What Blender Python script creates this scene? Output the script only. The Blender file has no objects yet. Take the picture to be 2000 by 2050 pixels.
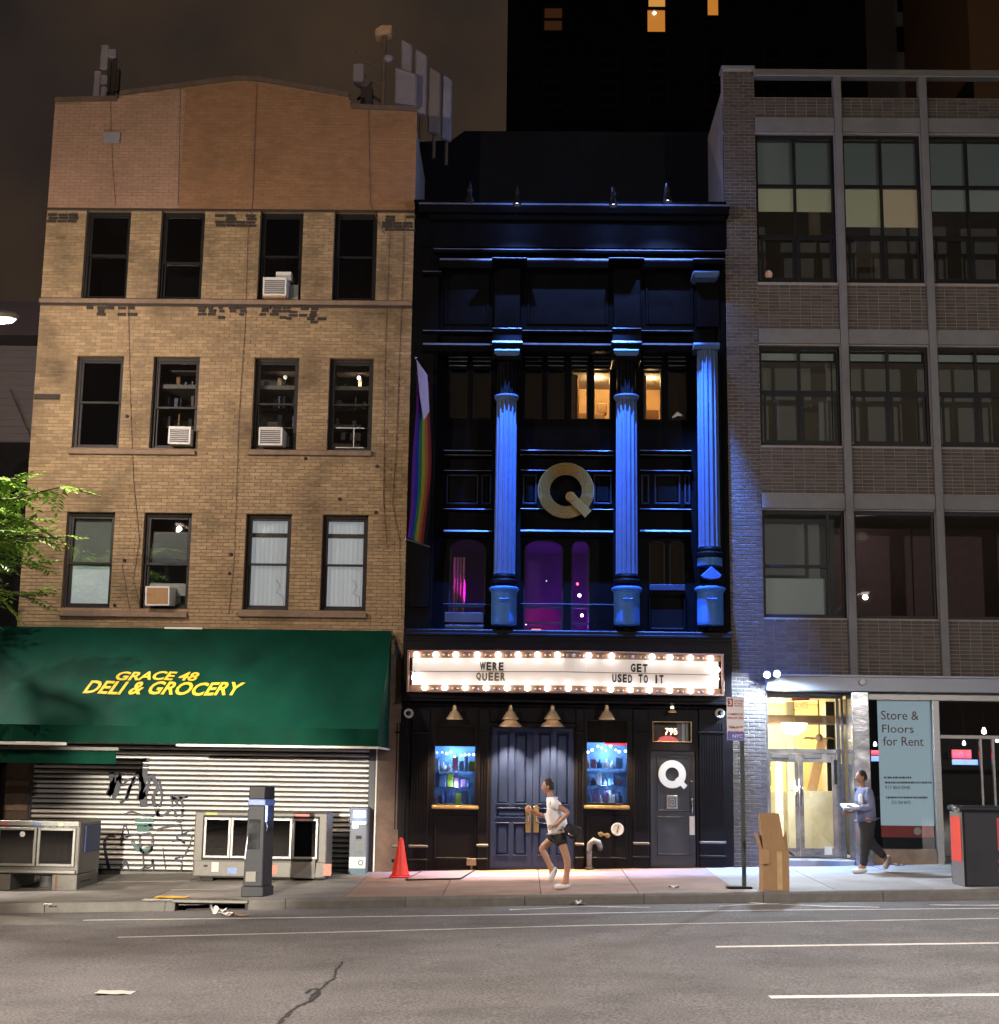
import bpy, bmesh, math, random
from mathutils import Vector, Matrix, noise
random.seed(7)
sc = bpy.context.scene
COL = sc.collection
R = math.radians

# ------------------------------------------------------------------ camera
FPX, PCX, PCY = 2900.0, 1000.0, 1025.0          # focal length and centre in photo pixels (2000 wide)
CAM = Vector((0, -27.3, 1.9))
_p, _y, _r = R(10.18), R(1.0), R(0.8)
FW = Vector((-math.sin(_y)*math.cos(_p), math.cos(_y)*math.cos(_p), math.sin(_p)))
_rt = Vector((math.cos(_y), math.sin(_y), 0)); _up = _rt.cross(FW)
RT = _rt*math.cos(_r) + _up*math.sin(_r); UP = -_rt*math.sin(_r) + _up*math.cos(_r)
cd = bpy.data.cameras.new('camera'); cam = bpy.data.objects.new('camera', cd); COL.objects.link(cam)
cd.sensor_fit = 'HORIZONTAL'; cd.sensor_width = 36.0; cd.lens = 36.0*FPX/2000.0
cd.clip_start = 0.1; cd.clip_end = 2000
m = Matrix((RT, UP, -FW)).transposed().to_4x4(); m.translation = CAM
cam.matrix_world = m; sc.camera = cam

# ------------------------------------------------------------------ night sky
wd = bpy.data.worlds.new('World'); sc.world = wd; wd.use_nodes = True
nt = wd.node_tree; nt.nodes.clear()
wo = nt.nodes.new('ShaderNodeOutputWorld'); bg = nt.nodes.new('ShaderNodeBackground')
tc = nt.nodes.new('ShaderNodeTexCoord'); nz = nt.nodes.new('ShaderNodeTexNoise'); cr = nt.nodes.new('ShaderNodeValToRGB')
nz.inputs['Scale'].default_value = 3.2; nz.inputs['Detail'].default_value = 5; nz.inputs['Roughness'].default_value = .55
cr.color_ramp.elements[0].position = .40; cr.color_ramp.elements[0].color = (.0145, .0113, .0112, 1)
cr.color_ramp.elements[1].position = .62; cr.color_ramp.elements[1].color = (.038, .0245, .0155, 1)
nt.links.new(tc.outputs['Generated'], nz.inputs['Vector']); nt.links.new(nz.outputs['Fac'], cr.inputs['Fac'])
nt.links.new(cr.outputs['Color'], bg.inputs['Color']); bg.inputs['Strength'].default_value = 1.15
nt.links.new(bg.outputs[0], wo.inputs['Surface'])

sc.view_settings.view_transform = 'Standard'; sc.view_settings.look = 'None'
sc.view_settings.exposure = 0.0; sc.view_settings.gamma = 1.0; sc.view_settings.use_curve_mapping = False
sc.render.engine = 'CYCLES'
sc.cycles.use_denoising = True
sc.cycles.max_bounces = 6; sc.cycles.diffuse_bounces = 3; sc.cycles.glossy_bounces = 3
sc.cycles.transparent_max_bounces = 12; sc.cycles.transmission_bounces = 4
sc.cycles.sample_clamp_indirect = 4.0; sc.cycles.sample_clamp_direct = 0.0
sc.cycles.caustics_reflective = False; sc.cycles.caustics_refractive = False

# ------------------------------------------------------------------ helpers
def W(px, py, Y=0.0):
    """where the sight line of a photo pixel meets the upright plane at depth Y -> (X, Z)"""
    d = FW*FPX + RT*(px-PCX) - UP*(py-PCY)
    P = CAM + d*((Y-CAM.y)/d.y)
    return P.x, P.z
SL = .0265
def side_z(x, y): return SL*x + .145 + .025*y
def road_z(x, y): return SL*x - .115 + .012*min(5.0, max(0.0, -4.4-y))
def gpt(px, py, zf=side_z):
    d = FW*FPX + RT*(px-PCX) - UP*(py-PCY); lo, hi = 5/FPX, 70/FPX
    for _ in range(50):
        t = (lo+hi)/2; P = CAM+d*t
        if P.z > zf(P.x, P.y): lo = t
        else: hi = t
    return P

def tag(o, label=None, cat=None, group=None, kind=None):
    if label: o['label'] = label
    if cat: o['category'] = cat
    if group: o['group'] = group
    if kind: o['kind'] = kind
    return o
def thing(name, label, cat, loc=(0, 0, 0), group=None, rz=0.0):
    o = bpy.data.objects.new(name, None); COL.objects.link(o); o.location = loc; o.rotation_euler.z = rz
    o.empty_display_size = .1
    return tag(o, label, cat, group)
def off(o):
    v = Vector((0, 0, 0))
    while o is not None: v += o.location; o = o.parent
    return v
def link(name, me, parent=None, world=True, loc=None):
    o = bpy.data.objects.new(name, me); COL.objects.link(o)
    if parent is not None:
        o.parent = parent
        if loc is not None: o.location = Vector(loc) - off(parent)
        elif world: o.location = -off(parent)
    elif loc is not None: o.location = loc
    return o

class MB:
    def __init__(s): s.v = []; s.f = []; s.a = []
    def add(s, vs, fs):
        b = len(s.v); s.v += [tuple(v) for v in vs]; s.f += [tuple(i+b for i in f) for f in fs]; return s
    def box(s, x0, x1, y0, y1, z0, z1):
        if x0 > x1: x0, x1 = x1, x0
        if y0 > y1: y0, y1 = y1, y0
        if z0 > z1: z0, z1 = z1, z0
        return s.add([(x0,y0,z0),(x1,y0,z0),(x1,y1,z0),(x0,y1,z0),(x0,y0,z1),(x1,y0,z1),(x1,y1,z1),(x0,y1,z1)],
                     [(0,3,2,1),(4,5,6,7),(0,1,5,4),(1,2,6,5),(2,3,7,6),(3,0,4,7)])
    def prism(s, poly, axis, a, b):
        """extrude a 2-D outline along an axis; x: (y,z), y: (x,z), z: (x,y)"""
        n = len(poly)
        def P(p, t): return {'x': (t, p[0], p[1]), 'y': (p[0], t, p[1]), 'z': (p[0], p[1], t)}[axis]
        vs = [P(p, a) for p in poly] + [P(p, b) for p in poly]
        fs = [tuple(range(n)), tuple(range(2*n-1, n-1, -1))] + [((i+1) % n, i, i+n, (i+1) % n+n) for i in range(n)]
        return s.add(vs, fs)
    def tube(s, pts, r, n=8, caps=True):
        pts = [Vector(p) for p in pts]; k = len(pts); rs = r if isinstance(r, (list, tuple)) else [r]*k
        vs = []; fs = []; prev = None
        for i, p in enumerate(pts):
            t = (pts[min(i+1, k-1)] - pts[max(i-1, 0)]).normalized()
            if prev is None: u = t.orthogonal().normalized()
            else: u = (prev - t*prev.dot(t)).normalized()
            prev = u; w = t.cross(u)
            for j in range(n):
                a = 2*math.pi*j/n; vs.append(p + (u*math.cos(a)+w*math.sin(a))*rs[i])
        for i in range(k-1):
            for j in range(n):
                j2 = (j+1) % n; fs.append((i*n+j, i*n+j2, (i+1)*n+j2, (i+1)*n+j))
        if caps: fs += [tuple(range(n-1, -1, -1)), tuple(range((k-1)*n, k*n))]
        return s.add(vs, fs)
    def lathe(s, prof, c, n=20, axis='z', caps=True, ripple=None):
        """prof: (radius, height) from bottom to top, around c"""
        vs = []; fs = []; k = len(prof)
        for (r, h) in prof:
            for j in range(n):
                a = 2*math.pi*j/n; rr = r*(ripple(j) if ripple else 1)
                p = (rr*math.cos(a), rr*math.sin(a), h)
                if axis == 'y': p = (p[0], -p[2], p[1])     # heights grow towards the viewer
                if axis == 'x': p = (p[2], p[0], p[1])
                vs.append((c[0]+p[0], c[1]+p[1], c[2]+p[2]))
        for i in range(k-1):
            for j in range(n):
                j2 = (j+1) % n; fs.append((i*n+j, i*n+j2, (i+1)*n+j2, (i+1)*n+j))
        if caps: fs += [tuple(range(n-1, -1, -1)), tuple(range((k-1)*n, k*n))]
        return s.add(vs, fs)
    def wall(s, x0, x1, z0, z1, yf, holes, depth, top=None):
        """upright wall facing -Y with openings and reveals"""
        xs = sorted({x0, x1, *[h[0] for h in holes], *[h[1] for h in holes]})
        zs = sorted({z0, z1, *[h[2] for h in holes], *[h[3] for h in holes]})
        xs = [x for x in xs if x0 <= x <= x1]; zs = [z for z in zs if z0 <= z <= z1]
        for i in range(len(xs)-1):
            for j in range(len(zs)-1):
                cx, cz = (xs[i]+xs[i+1])/2, (zs[j]+zs[j+1])/2
                if any(h[0] < cx < h[1] and h[2] < cz < h[3] for h in holes): continue
                s.add([(xs[i],yf,zs[j]),(xs[i+1],yf,zs[j]),(xs[i+1],yf,zs[j+1]),(xs[i],yf,zs[j+1])], [(0,1,2,3)])
        for (a, b, c, d) in holes:
            e = yf+depth
            s.add([(a,yf,c),(b,yf,c),(b,e,c),(a,e,c),(a,yf,d),(b,yf,d),(b,e,d),(a,e,d)],
                  [(0,1,2,3),(4,7,6,5),(0,3,7,4),(1,5,6,2)])
        return s
    def frame(s, x0, x1, z0, z1, y0, y1, t, tb=None):
        tb = tb or t
        s.box(x0, x0+t, y0, y1, z0, z1); s.box(x1-t, x1, y0, y1, z0, z1)
        s.box(x0+t, x1-t, y0, y1, z1-tb, z1); s.box(x0+t, x1-t, y0, y1, z0, z0+tb); return s
    def frustum(s, x0, x1, z0, z1, yb, yf, inset):
        return s.add([(x0,yb,z0),(x1,yb,z0),(x1,yb,z1),(x0,yb,z1),(x0+inset,yf,z0+inset),(x1-inset,yf,z0+inset),(x1-inset,yf,z1-inset),(x0+inset,yf,z1-inset)],
                     [(4,5,6,7),(0,1,5,4),(1,2,6,5),(2,3,7,6),(3,0,4,7)])
    def mesh(s, name, mat, smooth=False, bevel=0.0, rnd=None):
        me = bpy.data.meshes.new(name); me.from_pydata(s.v, [], s.f)
        mats = mat if isinstance(mat, (list, tuple)) else [mat]
        for m_ in mats: me.materials.append(m_)
        if bevel:
            bm = bmesh.new(); bm.from_mesh(me)
            ed = [e for e in bm.edges if len(e.link_faces) == 2 and e.calc_face_angle(0) > .5]
            bmesh.ops.bevel(bm, geom=ed, offset=bevel, segments=1, affect='EDGES', clamp_overlap=True)
            bm.to_mesh(me); bm.free()
        if rnd is not None:
            at = me.attributes.new('rnd', 'FLOAT', 'POINT')
            at.data.foreach_set('value', rnd)
        if smooth:
            me.polygons.foreach_set('use_smooth', [True]*len(me.polygons))
        me.update(); return me
    def build(s, name, mat, parent=None, smooth=False, bevel=0.0, world=True, rnd=None):
        return link(name, s.mesh(name, mat, smooth, bevel, rnd), parent, world)

def box(name, mat, parent, *d, bevel=0.0): return MB().box(*d).build(name, mat, parent, bevel=bevel)

def text_mesh(s, mat, bold=0.0, shear=0.0, ext=.003, spacing=1.0):
    c = bpy.data.curves.new('lettering', 'FONT'); c.body = s; c.offset = bold; c.shear = shear; c.extrude = ext
    c.resolution_u = 3; c.space_character = spacing
    o = bpy.data.objects.new('lettering', c); COL.objects.link(o)
    dg = bpy.context.evaluated_depsgraph_get()
    me = bpy.data.meshes.new_from_object(o.evaluated_get(dg)); bpy.data.objects.remove(o); bpy.data.curves.remove(c)
    me.materials.clear(); me.materials.append(mat); return me
def text(parent, name, s, mat, c, h, Y, w=None, bold=.0, shear=0.0, basis=None, spacing=1.0):
    """lettering of height h (and width w) centred on c=(X,Z), facing the street"""
    me = text_mesh(s, mat, bold, shear, .004/h*.7, spacing)
    xs = [v.co.x for v in me.vertices]; ys = [v.co.y for v in me.vertices]
    ky = h/(max(ys)-min(ys)); kx = (w/(max(xs)-min(xs))) if w else ky
    mx, my = (max(xs)+min(xs))/2, (max(ys)+min(ys))/2
    for v in me.vertices:
        a, b, e = (v.co.x-mx)*kx, (v.co.y-my)*ky, v.co.z*h
        if basis: o, ux, uy, un = basis; v.co = o + ux*a + uy*b + un*e
        else: v.co = Vector((c[0]+a, Y-e, c[1]+b))
    me.update(); return link(name, me, parent)

# ------------------------------------------------------------------ materials
def nodes(name):
    m_ = bpy.data.materials.new(name); m_.use_nodes = True; n = m_.node_tree; b = n.nodes['Principled BSDF']; return m_, n, b
def pm(name, col, rough=.6, metal=0.0, var=.18, scale=6.0, bump=.15, bscale=70.0, obj=0.0, spec=.5, attr=0.0, dirt=0.0, stretch=(1, 1, 1), speck=0.0):
    """painted or raw surface: colour mottled by two noises, per-piece tint, fine relief"""
    m_, n, b = nodes(name); L = n.links.new
    geo = n.nodes.new('ShaderNodeNewGeometry'); mp = n.nodes.new('ShaderNodeMapping'); mp.inputs['Scale'].default_value = stretch
    L(geo.outputs['Position'], mp.inputs['Vector'])
    n1 = n.nodes.new('ShaderNodeTexNoise'); n1.inputs['Scale'].default_value = scale; n1.inputs['Detail'].default_value = 6; n1.inputs['Roughness'].default_value = .62
    L(mp.outputs[0], n1.inputs['Vector'])
    mr = n.nodes.new('ShaderNodeMapRange'); mr.inputs['From Min'].default_value = .25; mr.inputs['From Max'].default_value = .75
    mr.inputs['To Min'].default_value = 1-var; mr.inputs['To Max'].default_value = 1+var
    L(n1.outputs['Fac'], mr.inputs['Value']); val = mr.outputs[0]
    if obj or attr:
        oi = n.nodes.new('ShaderNodeObjectInfo'); at = n.nodes.new('ShaderNodeAttribute'); at.attribute_name = 'rnd'
        ad = n.nodes.new('ShaderNodeMath'); ad.operation = 'ADD'
        m1 = n.nodes.new('ShaderNodeMath'); m1.operation = 'MULTIPLY_ADD'; m1.inputs[1].default_value = obj; m1.inputs[2].default_value = 1-obj/2
        L(oi.outputs['Random'], m1.inputs[0])
        m2 = n.nodes.new('ShaderNodeMath'); m2.operation = 'MULTIPLY_ADD'; m2.inputs[1].default_value = attr; m2.inputs[2].default_value = 0
        L(at.outputs['Fac'], m2.inputs[0]); L(m1.outputs[0], ad.inputs[0]); L(m2.outputs[0], ad.inputs[1])
        mu = n.nodes.new('ShaderNodeMath'); mu.operation = 'MULTIPLY'; L(val, mu.inputs[0]); L(ad.outputs[0], mu.inputs[1]); val = mu.outputs[0]
    if dirt:
        n3 = n.nodes.new('ShaderNodeTexNoise'); n3.inputs['Scale'].default_value = .9; n3.inputs['Detail'].default_value = 5
        L(mp.outputs[0], n3.inputs['Vector']); r3 = n.nodes.new('ShaderNodeMapRange'); r3.inputs['From Min'].default_value = .48; r3.inputs['From Max'].default_value = .72
        r3.inputs['To Min'].default_value = 1; r3.inputs['To Max'].default_value = 1-dirt; L(n3.outputs['Fac'], r3.inputs['Value'])
        mu2 = n.nodes.new('ShaderNodeMath'); mu2.operation = 'MULTIPLY'; L(val, mu2.inputs[0]); L(r3.outputs[0], mu2.inputs[1]); val = mu2.outputs[0]
    if speck:
        n4 = n.nodes.new('ShaderNodeTexNoise'); n4.inputs['Scale'].default_value = 42; n4.inputs['Detail'].default_value = 3; L(mp.outputs[0], n4.inputs['Vector'])
        r4 = n.nodes.new('ShaderNodeMapRange'); r4.inputs['From Min'].default_value = .3; r4.inputs['From Max'].default_value = .7; r4.inputs['To Min'].default_value = 1-speck; r4.inputs['To Max'].default_value = 1+speck
        L(n4.outputs['Fac'], r4.inputs['Value']); mu4 = n.nodes.new('ShaderNodeMath'); mu4.operation = 'MULTIPLY'; L(val, mu4.inputs[0]); L(r4.outputs[0], mu4.inputs[1]); val = mu4.outputs[0]
    hs = n.nodes.new('ShaderNodeVectorMath'); hs.operation = 'SCALE'; hs.inputs[0].default_value = col[:3]; L(val, hs.inputs['Scale'])
    L(hs.outputs[0], b.inputs['Base Color'])
    b.inputs['Roughness'].default_value = rough; b.inputs['Metallic'].default_value = metal; b.inputs['Specular IOR Level'].default_value = spec
    rr = n.nodes.new('ShaderNodeMapRange'); rr.inputs['To Min'].default_value = max(.03, rough-.12); rr.inputs['To Max'].default_value = min(1, rough+.12)
    L(n1.outputs['Fac'], rr.inputs['Value']); L(rr.outputs[0], b.inputs['Roughness'])
    if bump:
        n2 = n.nodes.new('ShaderNodeTexNoise'); n2.inputs['Scale'].default_value = bscale; n2.inputs['Detail'].default_value = 4; L(mp.outputs[0], n2.inputs['Vector'])
        bp = n.nodes.new('ShaderNodeBump'); bp.inputs['Strength'].default_value = bump; bp.inputs['Distance'].default_value = .02
        L(n2.outputs['Fac'], bp.inputs['Height']); L(bp.outputs[0], b.inputs['Normal'])
    return m_
def em(name, col, s, base=(.8, .8, .8)):
    m_, n, b = nodes(name); b.inputs['Base Color'].default_value = (*base, 1); b.inputs['Emission Color'].default_value = (*col, 1); b.inputs['Emission Strength'].default_value = s; return m_
def glass(name, tint=(.8, .85, .85), refl=.10, rough=.004):
    m_ = bpy.data.materials.new(name); m_.use_nodes = True; n = m_.node_tree; n.nodes.clear(); L = n.links.new
    o = n.nodes.new('ShaderNodeOutputMaterial'); mx = n.nodes.new('ShaderNodeMixShader'); t = n.nodes.new('ShaderNodeBsdfTransparent'); g = n.nodes.new('ShaderNodeBsdfGlossy')
    fr = n.nodes.new('ShaderNodeFresnel'); fr.inputs['IOR'].default_value = 1.5; ad = n.nodes.new('ShaderNodeMath'); ad.inputs[1].default_value = refl-.04
    L(fr.outputs[0], ad.inputs[0]); L(ad.outputs[0], mx.inputs[0]); L(t.outputs[0], mx.inputs[1]); L(g.outputs[0], mx.inputs[2]); L(mx.outputs[0], o.inputs[0])
    t.inputs['Color'].default_value = (*tint, 1); g.inputs['Roughness'].default_value = rough; g.inputs['Color'].default_value = (.9, .9, .9, 1)
    return m_

M = {}
M['brick_tan'] = pm('tan_brick', (.325, .232, .132), .85, var=.22, scale=9, attr=.35, obj=.2, dirt=.6, bump=.3)
M['brick_upper'] = pm('rendered_brick', (.275, .145, .074), .85, var=.15, scale=5, attr=.16, dirt=.25, bump=.3)
M['brick_pink'] = pm('patched_brick', (.34, .21, .15), .85, var=.13, scale=5, attr=.14, dirt=.2, bump=.3)  # lamplight on the left of the gable put into the brick colour
M['mortar_tan'] = pm('tan_mortar', (.225, .155, .088), .9, var=.2, scale=12)
M['brick_dark'] = pm('dark_brown_brick', (.080, .066, .060), .75, var=.25, scale=10, attr=.5, obj=.35, bump=.3)
M['mortar_pale'] = pm('pale_mortar', (.30, .275, .25), .9, var=.2, scale=14)
M['stone_sill'] = pm('sill_stone', (.22, .155, .11), .8, var=.25, scale=7, dirt=.3)
M['soot'] = pm('sooty_iron', (.035, .026, .022), .8, var=.4, scale=20)
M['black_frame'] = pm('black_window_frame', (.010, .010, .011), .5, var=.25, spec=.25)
M['brown_frame'] = pm('dark_sash_paint', (.024, .022, .023), .5, var=.25, spec=.25)
M['white_plastic'] = pm('white_plastic', (.62, .62, .60), .45, var=.08, bump=.03)
M['grille'] = pm('grey_grille', (.12, .12, .12), .6, var=.2)
M['blind_white'] = pm('white_roller_blind', (.62, .62, .60), .8, var=.06, scale=4, bump=.05)
M['blind_grey'] = pm('grey_roller_blind', (.20, .22, .21), .8, var=.12, scale=3, bump=.05)
M['room'] = pm('room_plaster', (.24, .22, .20), .9, var=.15, scale=2)
M['roofing'] = pm('black_roofing', (.007, .007, .008), .85, var=.3, spec=.1)
M['green'] = pm('green_vinyl', (.001, .038, .023), .7, spec=.08, var=.2, scale=2.2, bump=.5, bscale=3.2, dirt=.35, stretch=(1, 1, .5))
M['yellow'] = pm('yellow_lettering', (.74, .50, .02), .6, var=.05)
M['steel'] = pm('brushed_steel', (.27, .265, .255), .38, .5, var=.16, scale=3, bump=.05, stretch=(1, 1, 8))
M['steel_dull'] = pm('scuffed_steel', (.125, .118, .108), .5, .2, var=.25, scale=5, bump=.12)
M['shutter'] = pm('galvanised_slat', (.80, .79, .76), .40, .35, var=.12, scale=2.2, bump=.06, obj=.10, dirt=.1)
M['white_rail'] = pm('white_rail', (.75, .73, .68), .5, var=.1)
M['grey_post'] = pm('grey_painted_post', (.085, .09, .105), .55, var=.2)
M['wood_pier'] = pm('brown_pier_panel', (.13, .085, .062), .7, var=.35, scale=5)
M['ink'] = pm('spray_paint', (.012, .014, .035), .5, var=.3)
M['ink_teal'] = pm('teal_spray_paint', (.02, .09, .085), .5, var=.3)
M['black_paint'] = pm('black_facade_paint', (.0025, .0025, .0034), .5, var=.25, scale=4, bump=.08, bscale=25, spec=.05)
M['ground_paint'] = pm('black_shopfront_paint', (.009, .0085, .011), .42, var=.25, scale=5, bump=.08, bscale=25, spec=.12)
M['trim'] = pm('blue_black_trim_paint', (.15, .17, .22), .5, var=.3, scale=7, bump=.05, spec=.1)  # pale tone for ledge edges, floodlight put into the colour
M['column'] = pm('blue_column_paint', (.060, .100, .190), .45, spec=.15, var=.10, scale=5, bump=.05)  # pale blue against the black wall stands in for blue floodlighting
M['pedestal'] = pm('pale_pedestal_paint', (.042, .145, .45), .45, spec=.15, var=.12, scale=6, bump=.05)  # column blue brightened to paint in stronger floodlight on the pedestals
M['trim_dim'] = pm('dark_slate_trim_paint', (.020, .024, .042), .5, var=.3, scale=7, bump=.05, spec=.1)
M['door_blue'] = pm('navy_door_paint', (.012, .022, .066), .36, var=.2, scale=6, bump=.06, stretch=(3, 3, .6))
M['door_black'] = pm('charcoal_door_paint', (.026, .028, .036), .42, var=.2)
M['brass'] = pm('aged_brass', (.42, .30, .14), .35, .9, var=.25, scale=14)
M['gold'] = pm('gold_leaf_paint', (.17, .098, .018), .6, 0.0, spec=.08, var=.18, scale=9)
M['chrome'] = pm('chrome', (.75, .75, .76), .14, 1.0, var=.1, bump=.02)
M['shade'] = pm('copper_lamp_shade', (.58, .44, .28), .4, .25, var=.2, scale=14)
M['grey_band'] = pm('grey_limestone_band', (.175, .178, .185), .75, var=.14, scale=4, dirt=.2)
M['alu'] = pm('pale_aluminium_header', (.20, .22, .26), .4, .2, var=.1, scale=3, stretch=(.3, 1, 1))
M['stainless'] = pm('dented_stainless', (.62, .63, .66), .2, .95, var=.12, scale=3, bump=.35, bscale=3.5)
M['asphalt'] = pm('asphalt', (.160, .156, .156), .85, var=.2, scale=1.3, bump=.5, bscale=90, dirt=.3, speck=.6)
M['tar'] = pm('crack_tar', (.018, .016, .015), .7, var=.3)
M['marking'] = pm('worn_road_paint', (.78, .75, .70), .75, var=.3, scale=9, bump=.3)
M['slab'] = pm('concrete_slab', (.20, .185, .165), .85, var=.2, scale=2.5, bump=.35, bscale=90, obj=.28, dirt=.3)
M['slab_red'] = pm('pinkish_concrete_slab', (.27, .175, .13), .85, var=.18, scale=2.5, bump=.35, bscale=90, obj=.16, dirt=.25)
M['slab_grey'] = pm('pale_concrete_slab', (.33, .32, .31), .85, var=.16, scale=2.5, bump=.35, bscale=90, obj=.16, dirt=.25)
M['kerb'] = pm('granite_kerb', (.125, .12, .112), .8, var=.25, scale=6, bump=.4, obj=.25)
M['ground'] = pm('dark_ground', (.06, .055, .05), .9)
M['cone'] = pm('orange_cone_plastic', (.85, .035, .012), .45, var=.06, bump=.03)
M['cardboard'] = pm('corrugated_cardboard', (.34, .205, .10), .85, var=.12, scale=5, stretch=(9, 9, 1))
M['paper'] = pm('litter_paper', (.62, .60, .56), .85, var=.1)
M['green_post'] = pm('dark_green_post', (.03, .045, .04), .5, var=.2)
M['sign_white'] = pm('white_sign_sheet', (.82, .79, .81), .5, var=.06)
M['sign_red'] = pm('sign_red_print', (.35, .02, .04), .5, var=.05)
M['sign_blue'] = pm('sign_blue_print', (.14, .13, .55), .5, var=.1)
M['sign_ink'] = pm('sign_black_print', (.03, .025, .03), .5, var=.05)
M['kiosk'] = pm('dark_kiosk_panel', (.026, .028, .034), .45, 0.0, var=.15, scale=3, spec=.18)
M['atm_grey'] = pm('machine_grey', (.12, .14, .17), .5, var=.15)
M['atm_blue'] = pm('machine_blue', (.05, .13, .20), .5, var=.15)
M['glass'] = glass('window_glass', (.9, .93, .93))
M['glass_dark'] = glass('smoked_glass', (.35, .37, .4), .14)
M['glass_clear'] = glass('clear_glass', (.94, .96, .95), .07)
M['bulb'] = em('lit_bulb', (1, .86, .74), 20)
M['bulb_off'] = pm('dead_bulb', (.55, .55, .55), .2, var=.05)
M['marquee_face'] = em('backlit_marquee_panel', (1, .80, .72), .17)
M['marquee_dim'] = em('dim_marquee_panel', (.95, .85, .85), .2)
M['marquee_frame'] = pm('bronze_marquee_frame', (.26, .16, .11), .4, .4, var=.2)
M['letter_black'] = pm('marquee_letter', (.02, .016, .015), .6, var=.2)
M['letter_olive'] = pm('marquee_letter_olive', (.12, .10, .045), .6, var=.3)
M['leaf'] = pm('tree_leaf', (.17, .31, .036), .42, var=.4, scale=5, bump=0, attr=.5)
M['bark'] = pm('bark', (.055, .043, .035), .9, var=.35, scale=12, bump=.8, bscale=30)
M['poster'] = em('lit_poster_sheet', (.50, .64, .74), .46, (.36, .46, .52))  # sheet glows by itself so that it looks lit
M['poster_red'] = pm('poster_red_band', (.45, .04, .03), .5, var=.1)
M['poster_ink'] = pm('poster_copper_ink', (.30, .085, .05), .5, var=.1)
M['poster_ink2'] = pm('poster_grey_ink', (.07, .10, .12), .5, var=.1)
M['yellow_wall'] = pm('yellow_lobby_plaster', (.84, .70, .34), .7, var=.06, scale=2)
M['white_wall'] = pm('white_lobby_plaster', (.74, .66, .52), .7, var=.06, scale=2)
M['tile_green'] = pm('lobby_stone_tile', (.46, .44, .36), .35, var=.2, scale=3)
M['neon_red'] = em('red_neon', (1, .02, .05), 7)
M['skin'] = pm('skin', (.42, .225, .145), .55, var=.08, bump=.03)
M['skin2'] = pm('skin_tan', (.33, .17, .10), .55, var=.08, bump=.03)
M['hair'] = pm('dark_hair', (.022, .015, .012), .6, var=.3, scale=40, bump=.5)
M['tee'] = pm('white_tee', (.84, .83, .84), .85, var=.08, scale=6, bump=.3, bscale=14)
M['black_cloth'] = pm('black_cloth', (.018, .017, .020), .85, var=.2, bump=.3, bscale=20)
M['jacket'] = pm('slate_blue_jacket', (.15, .17, .27), .8, var=.15, bump=.3, bscale=14)
M['shoe'] = pm('white_shoe', (.62, .62, .63), .6, var=.08)
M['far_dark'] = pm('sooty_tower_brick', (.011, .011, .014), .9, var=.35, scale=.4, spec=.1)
M['far_grey'] = pm('grey_tower_stone', (.30, .28, .26), .9, var=.12, scale=.3)
M['far_brown'] = pm('ochre_tower_brick', (.30, .175, .10), .9, var=.12, scale=.3)
M['siding'] = pm('mauve_siding', (.075, .062, .068), .8, var=.2, scale=1.5)
M['antenna'] = pm('antenna_shell', (.24, .215, .24), .6, var=.1)
M['antenna2'] = pm('antenna_shell_beige', (.20, .17, .15), .6, var=.1)
M['rust'] = pm('rusty_pole', (.14, .095, .06), .8, var=.3)
M['roofbrown'] = pm('brown_coping', (.11, .075, .058), .8, var=.3)

def light(name, kind, loc, energy, col, parent=None, size=.05, aim=None, cone=None, blend=.5):
    ld = bpy.data.lights.new(name, kind); ld.energy = energy; ld.color = col
    ld.shadow_soft_size = size
    if kind == 'SPOT': ld.spot_size = R(cone); ld.spot_blend = blend
    o = bpy.data.objects.new(name, ld); COL.objects.link(o)
    if parent is not None: o.parent = parent; o.location = Vector(loc)-off(parent)
    else: o.location = loc
    if aim is not None: o.rotation_euler = (Vector(aim)-Vector(loc)).to_track_quat('-Z', 'Y').to_euler()
    return o
def PR(x0, x1, y0, y1, Y=0.0):
    """rectangle on the plane at depth Y seen at photo pixels x0..x1, y0..y1 -> X0, X1, Z0, Z1"""
    ym, xm = (y0+y1)/2, (x0+x1)/2
    return W(x0, ym, Y)[0], W(x1, ym, Y)[0], W(xm, y1, Y)[1], W(xm, y0, Y)[1]

# ================================================================== the setting
KY = lambda x: -4.32 - .03*max(0, 2-x)          # the kerb line
def sheet(name, xs, ys, zf, mat, dz=0.0, parent=None):
    b = MB(); nx = len(xs)
    b.add([(x, (y(x) if callable(y) else y), zf(x, (y(x) if callable(y) else y))+dz) for y in ys for x in xs],
          [(j*nx+i, j*nx+i+1, (j+1)*nx+i+1, (j+1)*nx+i) for j in range(len(ys)-1) for i in range(nx-1)])
    return b.build(name, mat, parent)
tag(MB().add([(-500, -300, -6), (500, -300, -6), (500, 600, -6), (-500, 600, -6)], [(0, 1, 2, 3)]).build('ground', M['ground']), kind='structure')
XS = [-60, -30, -15, -10, -8, -6, -4, -2, 0, 2, 4, 6, 8, 10, 15, 30, 60]
YS = [-60, -40, -30, -24, -20, -16, -13, -11, -9.4, -8, -6.5, -5.4, lambda x: KY(x)+.1]
road = tag(sheet('road', XS, YS, road_z, M['asphalt']), kind='structure')
walk = tag(sheet('sidewalk', XS, [lambda x: KY(x)+.1, -2.4, 0, .6], lambda x, y: side_z(x, y)-.05, M['tar']), kind='structure')
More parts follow.
